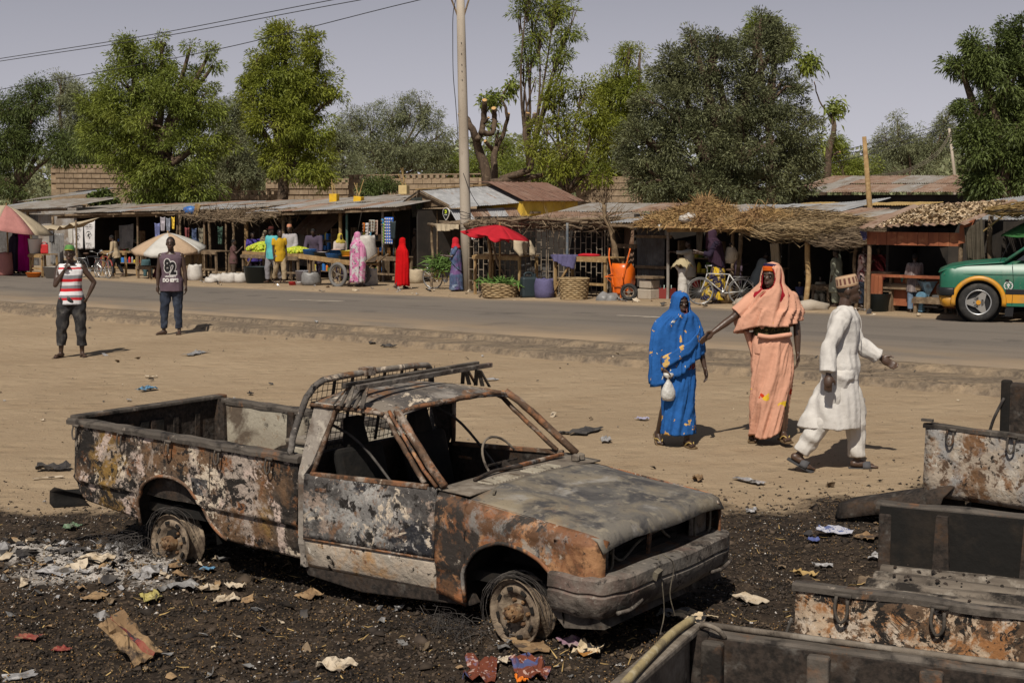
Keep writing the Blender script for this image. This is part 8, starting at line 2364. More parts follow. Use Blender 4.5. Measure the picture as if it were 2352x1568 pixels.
MB().tube([(.72,-.15,.36),(.72,.9,.36)],.03,8).build('axle',M_RUBBER,hc)
for x in(.5,.94):MB().bar((x,.1,.42),(x+(.72-x)*.2,.1,.78),.05).build('strut',M_WOOD,hc)
MB().bar((-.8,.1,-.02),(-.7,.1,.8),.06).build('prop',M_WOOD,hc)
MB().bar((1.5,.1,.68),(2.1,.15,1.0),.04).build('handle',M_WOOD,hc);MB().bar((1.5,.65,.68),(2.1,.6,1.0),.04).build('handle',M_WOOD,hc)
Rz=Matrix.Rotation(ROAD_ANG+.08,3,'Z')
for lab,x,y,z,r,h,m_,f_ in(('blue basin of small goods on the left end of the handcart',-.95,.3,.88,.22,.2,M_BLUEPL,None),('dark basin of grey beans on the handcart',-.45,.35,.86,.26,.14,M_DKPL,pmat('grey_beans',(.34,.29,.27),rough=.9,island=.3)),('wide basin of pale pink onions on the handcart',.02,.5,.86,.26,.22,M_DKPL,pmat('pale_onion',(.46,.30,.24),rough=.8)),('bright blue basin in the middle of the handcart',.22,.2,.83,.26,.15,M_BLUEPL,None),('big yellow plastic basin on the handcart',.68,.5,.82,.34,.24,M_YELPL,pmat('yellow_meal',(.46,.40,.08),rough=.9)),('dark basin with orange peppers on the handcart',.78,.18,.78,.24,.13,M_DKPL,pmat('orange_pepper',(.5,.17,.03),rough=.6))):
 basin(lab,p+Rz@V3(x,y,z),r,h,m_,f_)
sack('tall white woven sack standing on the right end of the handcart',p+Rz@V3(1.32,.38,.75),.36,.78,M_SACKW)
basin('grey bucket on the ground left of the handcart',G(697,653),.26,.42,pmat('grey_bucket',(.30,.29,.31),rough=.5),None,'bucket','bucket')
sack('grey plastic sack slumped under the handcart',G(715,655),.3,.4,M_GREYPL)
t_=table('timber table of bottles under the hanging sachets',872,650,1.6,.7,.82,M_WOOD)
bq=thing('bottle_row','row of dark oil bottles on the sachet stall table','bottles',V3(*t_.location)+Matrix.Rotation(ROAD_ANG,3,'Z')@V3(0,.1,.84),ROAD_ANG)
for k in range(11):
 MB().lathe([(0,0),(.035,0),(.035,.16),(.012,.22),(.012,.27),(0,.27)],8,(-.7+k*.135,.05*(k%2),0)).build('bottle',pmat('amber_glass',(.11,.05,.015),rough=.15)if k%3 else M_DKPL,bq,True)
sk=sack('white printed sack with a blue eye mark under the sachet table',G(848,655),.26,.50,M_SACKW)
m=MB();m.grid([[(.10*math.cos(a)*k,-.285,.30+.05*math.sin(a)*k)for k in(1,.62)]for a in[6.2832*i/20 for i in range(21)]]);m.build('eye_print',pmat('blue_print',(.03,.06,.16),rough=.8),sk,solid=.004)
MB().lathe([(0,-.29),(.032,-.29),(.032,-.28)],12,(0,0,.30),'y').build('eye_pupil',MATS['blue_print'],sk)
xs_=((833,512,838,533,(.50,.14,.02)),(840,512,847,549,(.42,.40,.38)),(848,505,861,533,(.36,.35,.30)),(848,530,853,545,(.10,.28,.40)),(862,506,868,540,(.40,.28,.22)),(876,503,881,520,(.04,.22,.45)),(879,512,883,560,(.22,.42,.08)),(884,499,904,561,(.02,.12,.48)))
for k,(u0,v0,u1_,v1,c)in enumerate(xs_):
 t=hung('sachet_strip',('orange','white and grey','silver grey','short turquoise','beige pink','small sky blue','long green','widest royal blue')[k]+' strip of sachets hung at the sachet stall','sachets',s3,u0,v0,u1_,v1,-.55,pmat('sachet_%s'%'abcdefgh'[k],c,rough=.35),.012,.0,group='sachet strips')
 xa,za=s3 .L(u0,v0,-.55);xb,zb=s3 .L(u1_,v1,-.55);w_,h_=xb-xa,za-zb
 ncol=max(1,int(w_/.09));nrow=max(2,int(h_/.09));m=MB()
 for i in range(ncol):
  for j in range(nrow):m.box((-w_/2+(i+.5)*w_/ncol,-.035,-(j+.5)*h_/nrow),(w_/ncol*.62,.008,h_/nrow*.5))
 m.build('sachet_labels',pmat('sachet_label',(.50,.46,.44),rough=.4)if k in(1,3,7)else pmat('sachet_dark',(.14,.09,.06),rough=.4),t)
hung('plastic_sheet','black plastic bag hung at the right post of the sachet stall','bag',s3,897,507,910,548,-.62,M_DKPL,.04)
bicycle('bicycle with yellow frame and a load of green leaves, left of the tie-dye woman',G(1030,664),ROAD_ANG+.3,pmat('yellow_frame',(.42,.36,.04),rough=.45),.95,.1)
gl=thing('greens_bundle','bundle of long green leaves tied on the yellow bicycle','greens',G(1030,664)+V3(-.2,-.1,.72),ROAD_ANG)
straw_mass('leaves',gl,lambda:(random.gauss(0,.18),random.gauss(0,.12),random.gauss(0,.08)),420,.38,.03,M_GREENV,.6)
u3=umbrella('red umbrella with drooping beige flaps over the vegetable stand by the lattice',1148,680,1.80,.86,[M_REDCLOTH],.4,(.10,.13),drop=.26,fringe=.0)
for k in range(8):
 a0,a1=6.28319*k/8+.1,6.28319*(k+1)/8-.02
 E=Euler((.10,.13,0)).to_matrix();P=[]
 for i in range(5):
  P.append([V3(0,0,1.79)+E@V3((.84+.04*i*math.sin(j))*math.cos(a0+(a1-a0)*j/6),(.84+.04*i*math.sin(j))*math.sin(a0+(a1-a0)*j/6),-.26)+V3(0,0,-(.065 if k in(0,6,7)else.02)*i*(1+.5*math.sin(j*1.3+k)))for j in range(7)])
 MB().grid(P).build('beige_flap' if k in(0,6,7)else 'red_flap',M_CANVAS if k in(0,6,7)else M_REDCLOTH,u3,True,solid=.006)
vs_=table('pole legged vegetable stand under the red umbrella',1140,678,1.7,.7,1.02,M_WOODY,brace=False)
MB().tube([(-.1,-.1,1.5),(.2,-.15,.8),(.75,-.2,.25)],.03,6).build('stay',M_POLE,vs_);MB().tube([(-.15,-.1,-.1),(-.12,-.08,1.0),(-.2,-.1,1.55)],.045,7).build('forked_post',M_WOODY,vs_,True)
def basket(label,loc,r,h,sx=1.0,greens=False,rz=0.0):
 t=thing('wicker_basket',label,'basket',loc,rz)
 nr=int(h/.045)
 for i in range(nr):
  z=h*(i+.5)/nr;rr=r*(.86+.16*z/h)
  m=MB();m.tube([(rr*sx*math.cos(a)*(1+.025*(-1)**(j+i)),rr*math.sin(a)*(1+.025*(-1)**(j+i)),z+.006*math.sin(j*2.2+i))for j,a in enumerate([6.28319*q/24 for q in range(24)])],.024,5,closed=True);m.build('woven_band',M_WICKER,t,True)
 m=MB()
 for j in range(24):
  a=6.28319*j/24;m.tube([(r*.86*sx*math.cos(a),r*.86*math.sin(a),0),(r*1.02*sx*math.cos(a),r*1.02*math.sin(a),h)],.012,5)
 m.build('stakes',M_WICKER,t)
 MB().lathe([(0,.02),(r*.85,.02)],16,sx=sx).build('basket_floor',M_WICKER,t)
 if greens:straw_mass('greens',t,lambda:(random.gauss(0,r*.5*sx),random.gauss(0,r*.4),h+random.uniform(-.03,.05)),500,.22,.05,M_GREENV)
 return t
basket('wide low wicker basket of greens under the red umbrella',G(1148,682),.42,.36,1.25,True,ROAD_ANG)
basket('tall round wicker basket under the table beside the wheelbarrow',G(1318,687),.36,.52,1.0)
t_=table('rickety table with a slate blue cloth left of the orange wheelbarrow',1330,684,1.75,.7,1.0,M_WOODY)
tl_=V3(*t_.location);rz_=Matrix.Rotation(ROAD_ANG,3,'Z')
cl=thing('table_cloth','slate blue cloth hanging over the left of the rickety table','cloth',tl_+rz_@V3(-.45,0,1.03),ROAD_ANG)
rag('cloth_top',cl,[(-.45,.6,.0),(.35,.6,.0),(.35,-.06,.01),(-.45,-.06,.01)],M_BLUECLOTH,folds=.008);rag('cloth_drop',cl,[(-.45,-.07,.01),(.42,-.07,.01),(.34,-.10,-.34),(-.35,-.09,-.14)],M_BLUECLOTH,folds=.03)
lump('red_rag','small red cloth on the table right of the slate blue cloth','cloth',tl_+rz_@V3(.05,.3,1.04),(.3,.15,.05),M_REDCLOTH,9)
for k in range(2):lump('plastic_bag',('left','right')[k]+' of two clear grey plastic bags under the rickety table','bag',G(1385+20*k,690),(.20,.16,.19),M_GREYPL,11+k)
jerrycan('black plastic can standing before the lattice',G(1215,683),M_DKPL,1.6)
wp=G(1424,689);wb=thing('wheelbarrow','bright orange wheelbarrow standing on its nose against the table','wheelbarrow',wp,ROAD_ANG+.15);wb.scale=(.82,.82,.78)
M_ORANGE=pmat('orange_paint',(.62,.115,.008),[((.42,.08,.01),4,.6,.1)],rough=.35,spec=.5)
P=[]
for k,(z,w,d0,d1)in enumerate(((.16,.40,-.05,.10),(.24,.50,-.06,.26),(.55,.62,-.06,.34),(.95,.62,-.05,.30),(1.12,.56,-.03,.14))):
 P.append([(-w/2,d1,z),(-w/2*.82,d0-.03,z),(0,d0-.05,z),(w/2*.82,d0-.03,z),(w/2,d1,z)])
m=MB();m.grid(P);m.build('pan',M_ORANGE,wb,True,solid=.014)
for sx in(-1,1):
 m=MB();m.tube(curve_path([(.10*sx,-.13,.0),(.13*sx,-.14,.35),(.24*sx,-.12,.95),(.32*sx,-.10,1.30),(.35*sx,-.03,1.58)],5),.022,7);m.build('handle',M_ORANGE,wb,True)
 m=MB();m.tube([(.16*sx,-.14,.80),(.30*sx,-.36,.72),(.22*sx,-.15,.55)],.016,6);m.build('leg',M_ORANGE,wb)
MB().bar((-.3,-.36,.72),(.3,-.36,.72),.025).build('leg_bar',M_ORANGE,wb)
wheel(wb,(.42,-.20,.27),.21,M_RUBBER,'wheel',.11,ns=4,rimmat=M_DUST,axis=.25)
MB().tube([(.12,-.14,.25),(.42,-.20,.27),(.2,-.14,.5)],.016,6).build('fork',M_ORANGE,wb)
def block_stack(u,v):
 t=thing('stone_block','rough concrete block bench at the dark shop front','block',G(u,v),ROAD_ANG)
 MB().box((0,.2,.12),(.42,.4,.24)).build('lower_block',M_CONC,t,bevel=.02);MB().box((.02,.2,.36),(.36,.36,.2)).build('upper_block',M_CONC,t,bevel=.02);MB().box((0,.2,.52),(.6,.45,.05)).build('seat_board',M_WOOD,t)
block_stack(1478,687)
cr_p=G(1512,686);cr=thing('bottle_crate','dark red crate of empty bottles on the shop floor','crate',cr_p,ROAD_ANG)
for y in(0,.32):MB().box((0,y,.13),(.56,.02,.24)).build('crate_side',pmat('crate_red',(.20,.035,.03),rough=.6),cr)
for x in(-.27,.27):MB().box((x,.16,.13),(.02,.32,.24)).build('crate_end',MATS['crate_red'],cr)
M_GLASS=pmat('clear_green_glass',(.30,.36,.32),rough=.1,spec=.6)
for k in range(10):
 b_=thing('glass_bottle','empty clear glass bottle standing in the dark red crate','bottle',cr_p+rz_@V3(-.22+.108*(k%5),.09+.14*(k//5),.03),0,'bottles in the crate')
 MB().lathe([(0,0),(.03,0),(.03,.17),(.011,.25),(.012,.30),(0,.30)],8).build('glass',M_GLASS,b_,True)
bicycle('white bicycle ridden by the woman in the plum hijab',cyc_p+V3(.05,-.25,0),R_(178),pmat('white_frame',(.42,.41,.39),rough=.4),.86)
sm=table('small sewing table with a black sewing machine in the shade',1768,690,.8,.5,.75,M_WOOD,brace=False)
sw=thing('sewing_machine','black hand sewing machine on the small shaded table','sewing machine',V3(*sm.location)+rz_@V3(0,.25,.78),ROAD_ANG)
MB().box((0,0,.03),(.36,.16,.05)).build('bed',M_DKPL,sw);MB().box((.1,0,.15),(.06,.08,.22)).build('pillar',M_DKPL,sw,bevel=.01);MB().box((-.02,0,.26),(.32,.07,.07)).build('arm',M_DKPL,sw,bevel=.01)
MB().lathe([(.07,-.01),(.07,.01),(0,.01),(0,-.01)],14,(.18,0,.24),'x').build('hand_wheel',M_STEEL,sw);MB().box((-.15,0,.17),(.03,.04,.14)).build('needle_head',M_DKPL,sw)
for k,(u,v,r)in enumerate(((1735,705,.34),(1718,700,.22),(1862,711,.28),(1840,707,.18))):
 lump('boulder',('long flat pale','small round pale','grey','small tawny')[k]+' stone at the road edge under the thatched awning','stone',G(u,v)+V3(0,0,r*.2),(r*1.5,r,r*.55),M_CONC,20+k)
stl=table('low wooden stool under the seated man in cream',1884,699,.5,.35,.42,M_WOOD,brace=False,cat='stool')
table('dark timber table before the red kiosk counter',2062,716,1.05,.55,.56,M_WOOD,brace=False)
tl_=G(2062,716)
basin('turquoise plastic mug on the table before the red kiosk',tl_+rz_@V3(.02,.15,.58),.065,.17,pmat('turquoise_plastic',(.06,.28,.26),rough=.5),None,'mug','mug')
td=thing('wooden_box','small brown wooden box on the table beside the turquoise mug','box',tl_+rz_@V3(.32,.2,.58),ROAD_ANG)
MB().box((0,0,.07),(.42,.26,.13)).build('box_body',M_WOODY,td);MB().box((0,0,.145),(.44,.28,.02)).build('lid',M_WOODY,td)
for lab,u,v,z,r,h,m_ in(('red and orange enamel basin on the red kiosk counter',2124,716,.42,.26,.20,M_REDPL),('grey metal basin at the right of the red kiosk counter',2150,718,.42,.20,.20,M_TIN)):
 q=G(u,v)+V3(RNX*.18,RNY*.18,z);basin(lab,q,r,h,m_)
table('low plank table carrying two basins by the grinding mill',2137,718,.75,.4,.40,M_WOOD,brace=False)
basin('dark bucket on the ground under the steps left of the dark table',G(2017,715),.24,.36,M_DKPL,None,'bucket','bucket')
sh_=thing('shelf_steps','small timber shelf with a bundle left of the dark table','shelf',G(2016,714),ROAD_ANG)
for z in(.42,.78):MB().box((0,.15,z),(.6,.35,.04)).build('shelf_board',M_WOOD,sh_)
for x in(-.28,.28):MB().box((x,.15,.4),(.05,.35,.8)).build('side_post',M_WOOD,sh_)
fn=thing('grinding_machine','blue grinding mill with a wide funnel of orange pulp beside the green car','grinding mill',G(2118,719),ROAD_ANG);fn.scale=(.64,.64,.62)
MB().lathe([(.05,.45),(.08,.60),(.34,1.02),(.36,1.03),(.33,1.0),(.0,.62)],4,(.1,.1,0)).build('funnel',pmat('blue_grey_steel',(.10,.16,.21),[((.05,.06,.07),5,.55,.1)],rough=.5),fn)
MB().lathe([(0,.99),(.30,.98)],4,(.1,.1,0)).build('pulp',pmat('orange_pulp',(.55,.20,.02),rough=.8),fn)
m=MB();m.lathe([(.17,-.08),(.17,.08),(.0,.08)],16,(-.02,0,.52),'y');m.lathe([(0,-.08),(.17,-.08)],16,(-.02,0,.52),'y');m.build('mill_drum',pmat('sky_blue_paint',(.11,.22,.31),[((.06,.10,.14),6,.6,.08)],rough=.5),fn,True)
MB().box((-.02,.0,.27),(.14,.2,.45),taper=.7).build('mill_stand',MATS['sky_blue_paint'],fn,bevel=.01);MB().box((.3,.15,.22),(.5,.4,.06)).build('engine_base',M_TINDARK,fn)
MB().box((.45,.15,.42),(.3,.3,.34)).build('engine',M_TINDARK,fn,bevel=.03)
table('long low bench beside the front wheel of the green car',2165,722,1.3,.4,.30,M_WOOD,brace=False,cat='bench')
for k in range(3):basin(('red','grey','dark green')[k]+' tin can on the low bench by the car',G(2168+12*k,722)+V3(.0,.1,.33),.07,.17,(M_REDPL,M_TIN,M_GREENV)[k],None,'can','tin_can')
table('low plank step in front of the kiosk doorway',965,647,1.2,.3,.28,M_WOOD,brace=False,cat='bench')
umbrella('green umbrella edge showing over the car at the right border',2408,726,1.95,.95,[cloth('green_umbrella',(.05,.16,.05))],.1,(0,0),drop=.42)
def shelf(st,u,v,y,w,h,n,label):
 x,z=st.L(u,v,y);t=thing('goods_shelf',label,'shelf',st.W(x,y,0),st.rz);rn=random.Random(int(u))
 for sx in(-w/2,w/2):MB().box((sx,0,h/2),(.05,.25,h)).build('upright',M_WOOD,t)
 pal=[M_REDPL,M_BLUEPL,M_WHPL,M_YELPL,M_DKPL,M_GREENV,M_CARDG,M_ORPL,M_TIN]
 for k in range(n):
  zz=.25+(h-.3)*k/n;MB().box((0,0,zz),(w,.28,.03)).build('shelf_board',M_WOOD,t)
  xx=-w/2+.08
  while xx<w/2-.08:
   b,hh=rn.uniform(.06,.16),rn.uniform(.10,.26);m=MB()
   if rn.random()<.5:m.box((xx+b/2,-.02,zz+.016+hh/2),(b*.9,.14,hh))
   else:m.lathe([(0,0),(b*.42,0),(b*.42,hh*.7),(b*.16,hh),(0,hh)],8,(xx+b/2,-.02,zz+.016))
   m.build('packet',rn.choice(pal),t);xx+=b+rn.uniform(.0,.06)
 return t
M_CARDG=pmat('carton_brown',(.24,.16,.09),rough=.85)
shelf(s3,740,600,.9,1.2,1.7,4,'shelf of mixed packets behind the man in the slate kaftan')
shelf(s3,850,600,.7,1.5,1.75,4,'shelf of mixed packets behind the hanging sachets')
shelf(s4,990,610,.9,1.2,1.6,4,'shelf of goods inside the gabled kiosk')
shelf(s1,300,600,.8,1.3,1.5,3,'shelf of goods behind the askew grey banner')
shelf(s1,440,610,.9,1.3,1.5,3,'shelf of goods behind the brushwood awning')
shelf(s6,1610,650,.9,1.2,1.4,3,'shelf of goods in the dark of the hay roofed shop')
for k,(u0,v0,u1_,v1,c)in enumerate(((425,522,436,566,(.20,.06,.06)),(440,524,452,560,(.10,.13,.22)),(456,522,468,572,(.24,.21,.15)),(500,520,512,560,(.07,.12,.09)),(1600,530,1614,580,(.20,.17,.13)),(1622,528,1634,572,(.11,.05,.08)))):
 hung('garment',('dark red','slate blue','sand coloured','dark green','tawny','plum')[k]+(' garment hung in the shade under the brushwood awning' if k<4 else ' garment hung in the hay roofed shop'),'clothes',s2 if k<4 else s6,u0,v0,u1_,v1,.5,cloth('garment_%s'%'abcdef'[k],c),.04)
shp=G(690,652)
for k in range(4):basin(('small red','white','deep blue','brown')[k]+' bowl on the ground before the handcart',G(672+16*k,655),.13,.10,(M_REDPL,M_WHPL,M_BLUEPL,M_WOODY)[k],None,'bowl','bowl')
for k,(u,v)in enumerate(((405,641),(430,643),(448,644),(955,650),(1250,684),(1660,696))):
 sack(('pale grey','brown','dirty white','squat tan','faded blue','tawny')[k]+' sack standing '+('right of the striped umbrella','below the brushwood awning','left of the timber counter','by the kiosk step','before the steel lattice','behind the white bicycle')[k],G(u,v),.24,.42+.05*(k%3),(M_GREYPL,M_WOOD,M_SACKW,M_CANVAS,M_BLUECLOTH,M_THATCH)[k])
# -------------- the green car
def build_car():
 p=G(2246,738);s=1.13
 t=thing('green_taxi','green and orange taxi car with three spoke wheels driving in from the right edge','car',p,R_(161))
 M_GRN=pmat('green_car_paint',(.010,.095,.055),[((.015,.115,.066),1.2,.5,.2),((.10,.13,.085),2.5,.64,.12),((.16,.14,.10),12,.70,.06)],rough=.38,spec=.45)
 M_ORP=pmat('orange_car_paint',(.50,.225,.012),[((.36,.19,.05),4,.58,.1)],rough=.42,spec=.45)
 M_BLK=pmat('black_trim',(.014,.014,.015),rough=.45);M_GLS=pmat('dark_glass',(.012,.014,.015),rough=.08,spec=.6)
 W=1.62*s
 def S(x,z):return(x*s,z*s)
 near=0.0
 def body_y(z,x):return.0-.10*max(0,(z-.62)/.3)**2-(.10*max(0,(x-.42)/.18)**2 if x>.42 else 0)
 arch_r=.365
 def arch(x0,n=14):return[(x0+arch_r*math.cos(a),.30+arch_r*math.sin(a))for a in[math.pi*i/n for i in range(n+1)]]
 xs=sorted(set(frange(.60,.37,.04)+frange(.365,-.365,.03)+frange(-.37,-3.2,.12)))
 def zb(x):
  for c in(0.0,-2.48):
   if x>.37:return.50
   if abs(x-c)<arch_r:return.30+math.sqrt(max(0,arch_r**2-(x-c)**2))
  return.26
 zt=interp([(-3.2,1.0),(-1.0,.99),(-.39,.945),(.2,.89),(.48,.84),(.60,.77)])
 for k in range(2):
  f=lambda x,z:body_y(z,x)*s-(0 if k==0 else W)*1 if k==0 else-W-body_y(z,x)*s
  P=[]
  for x in xs:
   a,b=zb(x),zt(x);P.append([(x*s,f(x,a+(b-a)*j/12),(a+(b-a)*j/12)*s)for j in range(13)])
  o=MB().grid(P).build('body_side',M_GRN,t,True,solid=.012)
 for nm,z0,z1,mt_,off in(('rub_strip',.44,.52,M_BLK,.018),('orange_band',.30,.44,M_ORP,.010)):
  for(xa,xb)in((-.40,-2.08),(-2.90,-3.2)):
   MB().box(((xa+xb)/2*s,off/2,(z0+z1)/2*s),(abs(xb-xa)*s,off,(z1-z0)*s)).build(nm,mt_,t,bevel=.004)
 MB().box((-1.3*s,.004,.275*s),(1.8*s,.02,.05*s)).build('green_sill',M_GRN,t)
 MB().tube([(.54*s,-.045,.725*s),(0,.006,.755*s),(-3.1*s,.006,.77*s)],.006,6).build('swage_line',M_GRN,t,True)
 for cx in(0,-2.48):
  P=[]
  for i in range(21):
   a=R_(-8+196*i/20)
   P.append([((cx+r*math.cos(a))*s,y,(.30+r*math.sin(a))*s)for r,y in((.352,-.03),(.355,.038),(.41,.034),(.425,.004))])
  MB().grid(P).build('arch_flare',M_ORP,t,True,solid=.006)
  MB().lathe([(0,-.30),(.36*s,-.30),(.36*s,-.02)],20,(cx*s,0,.30*s),'y').build('wheel_well',M_BLK,t)
 rows=[]
 for i in range(13):
  x=-.40+(1.02)*i/12;r=[]
  for j in range(11):
   e=2*j/10-1;z=float(zt(x))+.035*(1-e*e)-(.0 if abs(e)<.9 else.006)
   r.append((x*s,-W/2+e*(W/2-.06),z*s))
  rows.append(r)
 MB().grid(rows).build('bonnet',M_GRN,t,True,solid=.01)
 MB().box((.57*s,-W/2,.63*s),(.06,W-.25,.24*s)).build('grille',M_BLK,t,bevel=.01)
 path=[(.37,.012),(.50,.0),(.59,-.10),(.63,-.35),(.65,-.80),(.63,-1.27),(.59,-1.52),(.5,-1.62),(.37,-1.63)]
 for nm,prof,mt_ in(('front_bumper',[(-.04,.53),(.01,.525),(.02,.50),(.02,.42),(.01,.40),(-.04,.40)],M_BLK),('orange_valance',[(-.03,.40),(-.01,.40),(-.04,.24),(-.08,.22)],M_ORP)):
  pc=curve_path([(x,y,0)for x,y in path],4);R2=[]
  for i,q in enumerate(pc):
   d=(pc[min(i+1,len(pc)-1)]-pc[max(i-1,0)]).normalized();nr=Vector((-d.y,d.x,0))
   R2 .append([tuple(V3((q.x+nr.x*o_)*s,(q.y+nr.y*o_)*s,z*s))for o_,z in prof])
  MB().grid(R2).build(nm,mt_,t,True,solid=.01)
 m=MB();m.poly([(-.40*s,-.10,.955*s),(-.40*s,-W+.10,.955*s),(-1.0*s,-W+.25,1.40*s),(-1.0*s,-.25,1.40*s)]);m.build('windscreen',M_GLS,t,solid=.008)
 m=MB();m.poly([(-.55*s,-.06,.97*s),(-1.05*s,-.20,1.36*s),(-2.2*s,-.20,1.34*s),(-2.3*s,-.06,.95*s)]);m.build('side_window',M_GLS,t,solid=.008)
 MB().tube([(-.38*s,-.07,.955*s),(-1.0*s,-.22,1.405*s),(-2.3*s,-.22,1.42*s)],.03,8).build('pillar',M_GRN,t,True)
 MB().box((-2.1*s,-W/2,1.40*s),(1.8*s,W-.45,.05)).build('roof',M_GRN,t,bevel=.02)
 MB().box((-1.7*s,-W/2,.6*s),(2.0*s,W-.2,.6*s)).build('cabin',M_BLK,t)
 MB().box((-.74*s,.04,1.02*s),(.10,.16,.13)).build('mirror',M_BLK,t,bevel=.03)
 MB().tube([(-.30*s,-.10,.945*s),(-.44*s,-.12,1.25*s)],.005,5).build('aerial',M_BLK,t)
 MB().tube(curve_path([(-.36*s,-.3,.965*s),(-.46*s,-.5,1.01*s),(-.42*s,-.9,1.0*s)],4),.008,5).build('wiper',M_BLK,t)
 MB().tube([(-.50*s,.0135,.27*s),(-.515*s,.012,.6*s),(-.49*s,-.02,.93*s)],.004,5).build('door_gap',M_BLK,t)
 MB().box((-.42*s,.012,.655*s),(.06,.012,.04)).build('side_repeater',M_BLK,t)
 bd=MB();bd.lathe([(.078,.012),(.066,.012)],24,(-.44*s,0,.575*s),'y');bd.build('badge_ring',M_WHPL,t,solid=.003)
 m=MB()
 for a in range(9):m.box((-.44*s+.055*math.cos(a*.7),.012,.575*s+.055*math.sin(a*.7)),(.014,.003,.010),(0,a*.7,0))
 m.box((-.44*s,.012,.585*s),(.05,.003,.028));m.box((-.44*s,.012,.555*s),(.024,.003,.030));m.box((-.44*s,.012,.605*s),(.022,.003,.012));m.build('badge_figure',M_WHPL,t)
 MB().prism([(-.40*s,.10),(-.52*s,.10),(-.54*s,.40*s),(-.40*s,.42*s)],-.02,-.005,'xz').build('mud_flap',M_BLK,t)
 for cx in(0,-2.48):
  for yy,sg in((-.10,1),(-W+.10,-1)):
   r=.31*s
   m=MB();m.lathe([(.62*r,-.08),(.80*r,-.10),(.96*r,-.085),(r,-.04),(r,.04),(.96*r,.085),(.80*r,.10),(.62*r,.08)],32,axis='y');w=m.build('wheel',M_RUBBER,t,True,(cx*s,yy+.02*sg,r-.01))
   m=MB();m.lathe([(.64*r,.085),(.61*r,.09),(.58*r,.07)],32,axis='y');m.build('rim_ring',M_STEEL,w,True)
   m=MB();m.lathe([(.62*r,.03),(0,.03)],24,axis='y');m.build('rim_dish',M_BLK,w)
   for k in range(3):
    a=R_(90+120*k+150);d=V3(math.cos(a),0,math.sin(a));q=V3(-d.z,0,d.x)
    m=MB();pts=[q*.30*r,d*.60*r+q*.10*r,d*.60*r-q*.10*r,-q*.30*r]
    m._add([v+V3(0,.075,0)for v in pts]+[v+V3(0,.04,0)for v in pts],[(0,1,2,3),(7,6,5,4),(0,4,5,1),(1,5,6,2),(2,6,7,3)]);m.build('spoke',pmat('brushed_alloy',(.30,.285,.26),rough=.4,metallic=.5),w)
   m=MB();m.lathe([(.12*r,.075),(.12*r,.092),(0,.092)],16,axis='y');m.build('hub_cap',M_ORP,w)
   for k in range(5):
    a=6.28*k/5;m=MB();m.lathe([(.035*r,.07),(.035*r,.084),(0,.084)],6,(.22*r*math.cos(a),0,.22*r*math.sin(a)),'y');m.build('bolt',M_BLK,w)
 return t
build_car()
# -------------- char, ash and litter
def tri_chunks(P,size,rng,flat=.6):
 """irregular little four-cornered chunks at points P (n,3)"""
 n=len(P)
 T=np.array([[1,0,-.35],[-.5,.87,-.35],[-.5,-.87,-.35],[0,0,.9]])
 A=rng.normal(size=(n,4,3))*.28+T[None]
 a=rng.uniform(0,6.283,n);c,s=np.cos(a),np.sin(a)
 X=A[:,:,0]*c[:,None]-A[:,:,1]*s[:,None];Y=A[:,:,0]*s[:,None]+A[:,:,1]*c[:,None]
 V=np.stack([X,Y,A[:,:,2]*flat],-1)*size[:,None,None]+P[:,None,:]
 b=(np.arange(n)*4)[:,None]
 F=np.concatenate([b+np.array([[0,2,1]]),b+np.array([[0,1,3]]),b+np.array([[1,2,3]]),b+np.array([[2,0,3]])],1).reshape(-1,3)
 return V.reshape(-1,3),F
def scatter(name,label,n,dens,smin,smax,mat,seed,flat=.6,ymin=4.3,ymax=12.2,lift=.25,power=2.2):
 rng=np.random.default_rng(seed)
 y=ymin*(ymax/ymin)**rng.random(n*3);x=rng.uniform(-.42,.42,n*3)*y
 keep=rng.random(n*3)<dens(x,y);x,y=x[keep][:n],y[keep][:n]
 size=smin+(smax-smin)*rng.random(len(x))**power
 z=ground_height(x,y)+size*lift
 V,F=tri_chunks(np.stack([x,y,z],1),size,rng,flat)
 o=inst(name,mesh_np(name,V,F,mat));return tag(o,label,'debris',kind='stuff')
M_CHARC=pmat('char_chunks',(.026,.020,.016),[((.06,.043,.03),1.5,.52,.1),((.10,.07,.045),3,.62,.05)],rough=.9,island=.7,rnd=False)
M_GRAIN=pmat('roasted_grain',(.22,.145,.065),[((.16,.085,.03),6,.5,.1)],rough=.8,island=.5,rnd=False)
M_ASHC=pmat('ash_flakes',(.42,.385,.35),[((.2,.18,.16),6,.52,.1)],rough=.95,island=.4,rnd=False)
M_SANDC=pmat('sand_specks',(.17,.125,.085),[((.34,.28,.2),30,.55,.1)],rough=.9,island=.6,rnd=False)
burn=lambda x,y:burn_mask(x,y)
scatter('char_debris','black char crumbs covering the burnt ground',60000,lambda x,y:np.clip(burn(x,y)*1.1,0,1)*.9+.06*(y<14)*(burn_mask(x,y-1.1)>.4),.005,.024,M_CHARC,1,.6,4.3,13.6)
scatter('charred_lumps','larger charred lumps lying in the burnt ground',650,lambda x,y:burn(x,y)*(.25+.75*(fbm2(x,y,.8,3,21)>.5)),.03,.085,M_CHARC,2,.4,lift=.1,power=3)
scatter('spilled_grain','tiny roasted golden grains scattered through the ashes',14000,lambda x,y:burn(x,y)*(.15+.85*(fbm2(x,y,.9,3,31)>.47)),.004,.0095,M_GRAIN,3,.8,lift=2.2)
scatter('ash_flakes','pale flaky ash heap spilled left of the truck',14000,lambda x,y:np.clip(ash_mask(x,y)*1.3,0,1),.004,.020,M_ASHC,4,.6)
scatter('ash_flakes','thin pale ash dust speckled over the char',4500,lambda x,y:burn(x,y)*(fbm2(x,y,1.2,3,41)>.56),.004,.014,M_ASHC,5,.6)
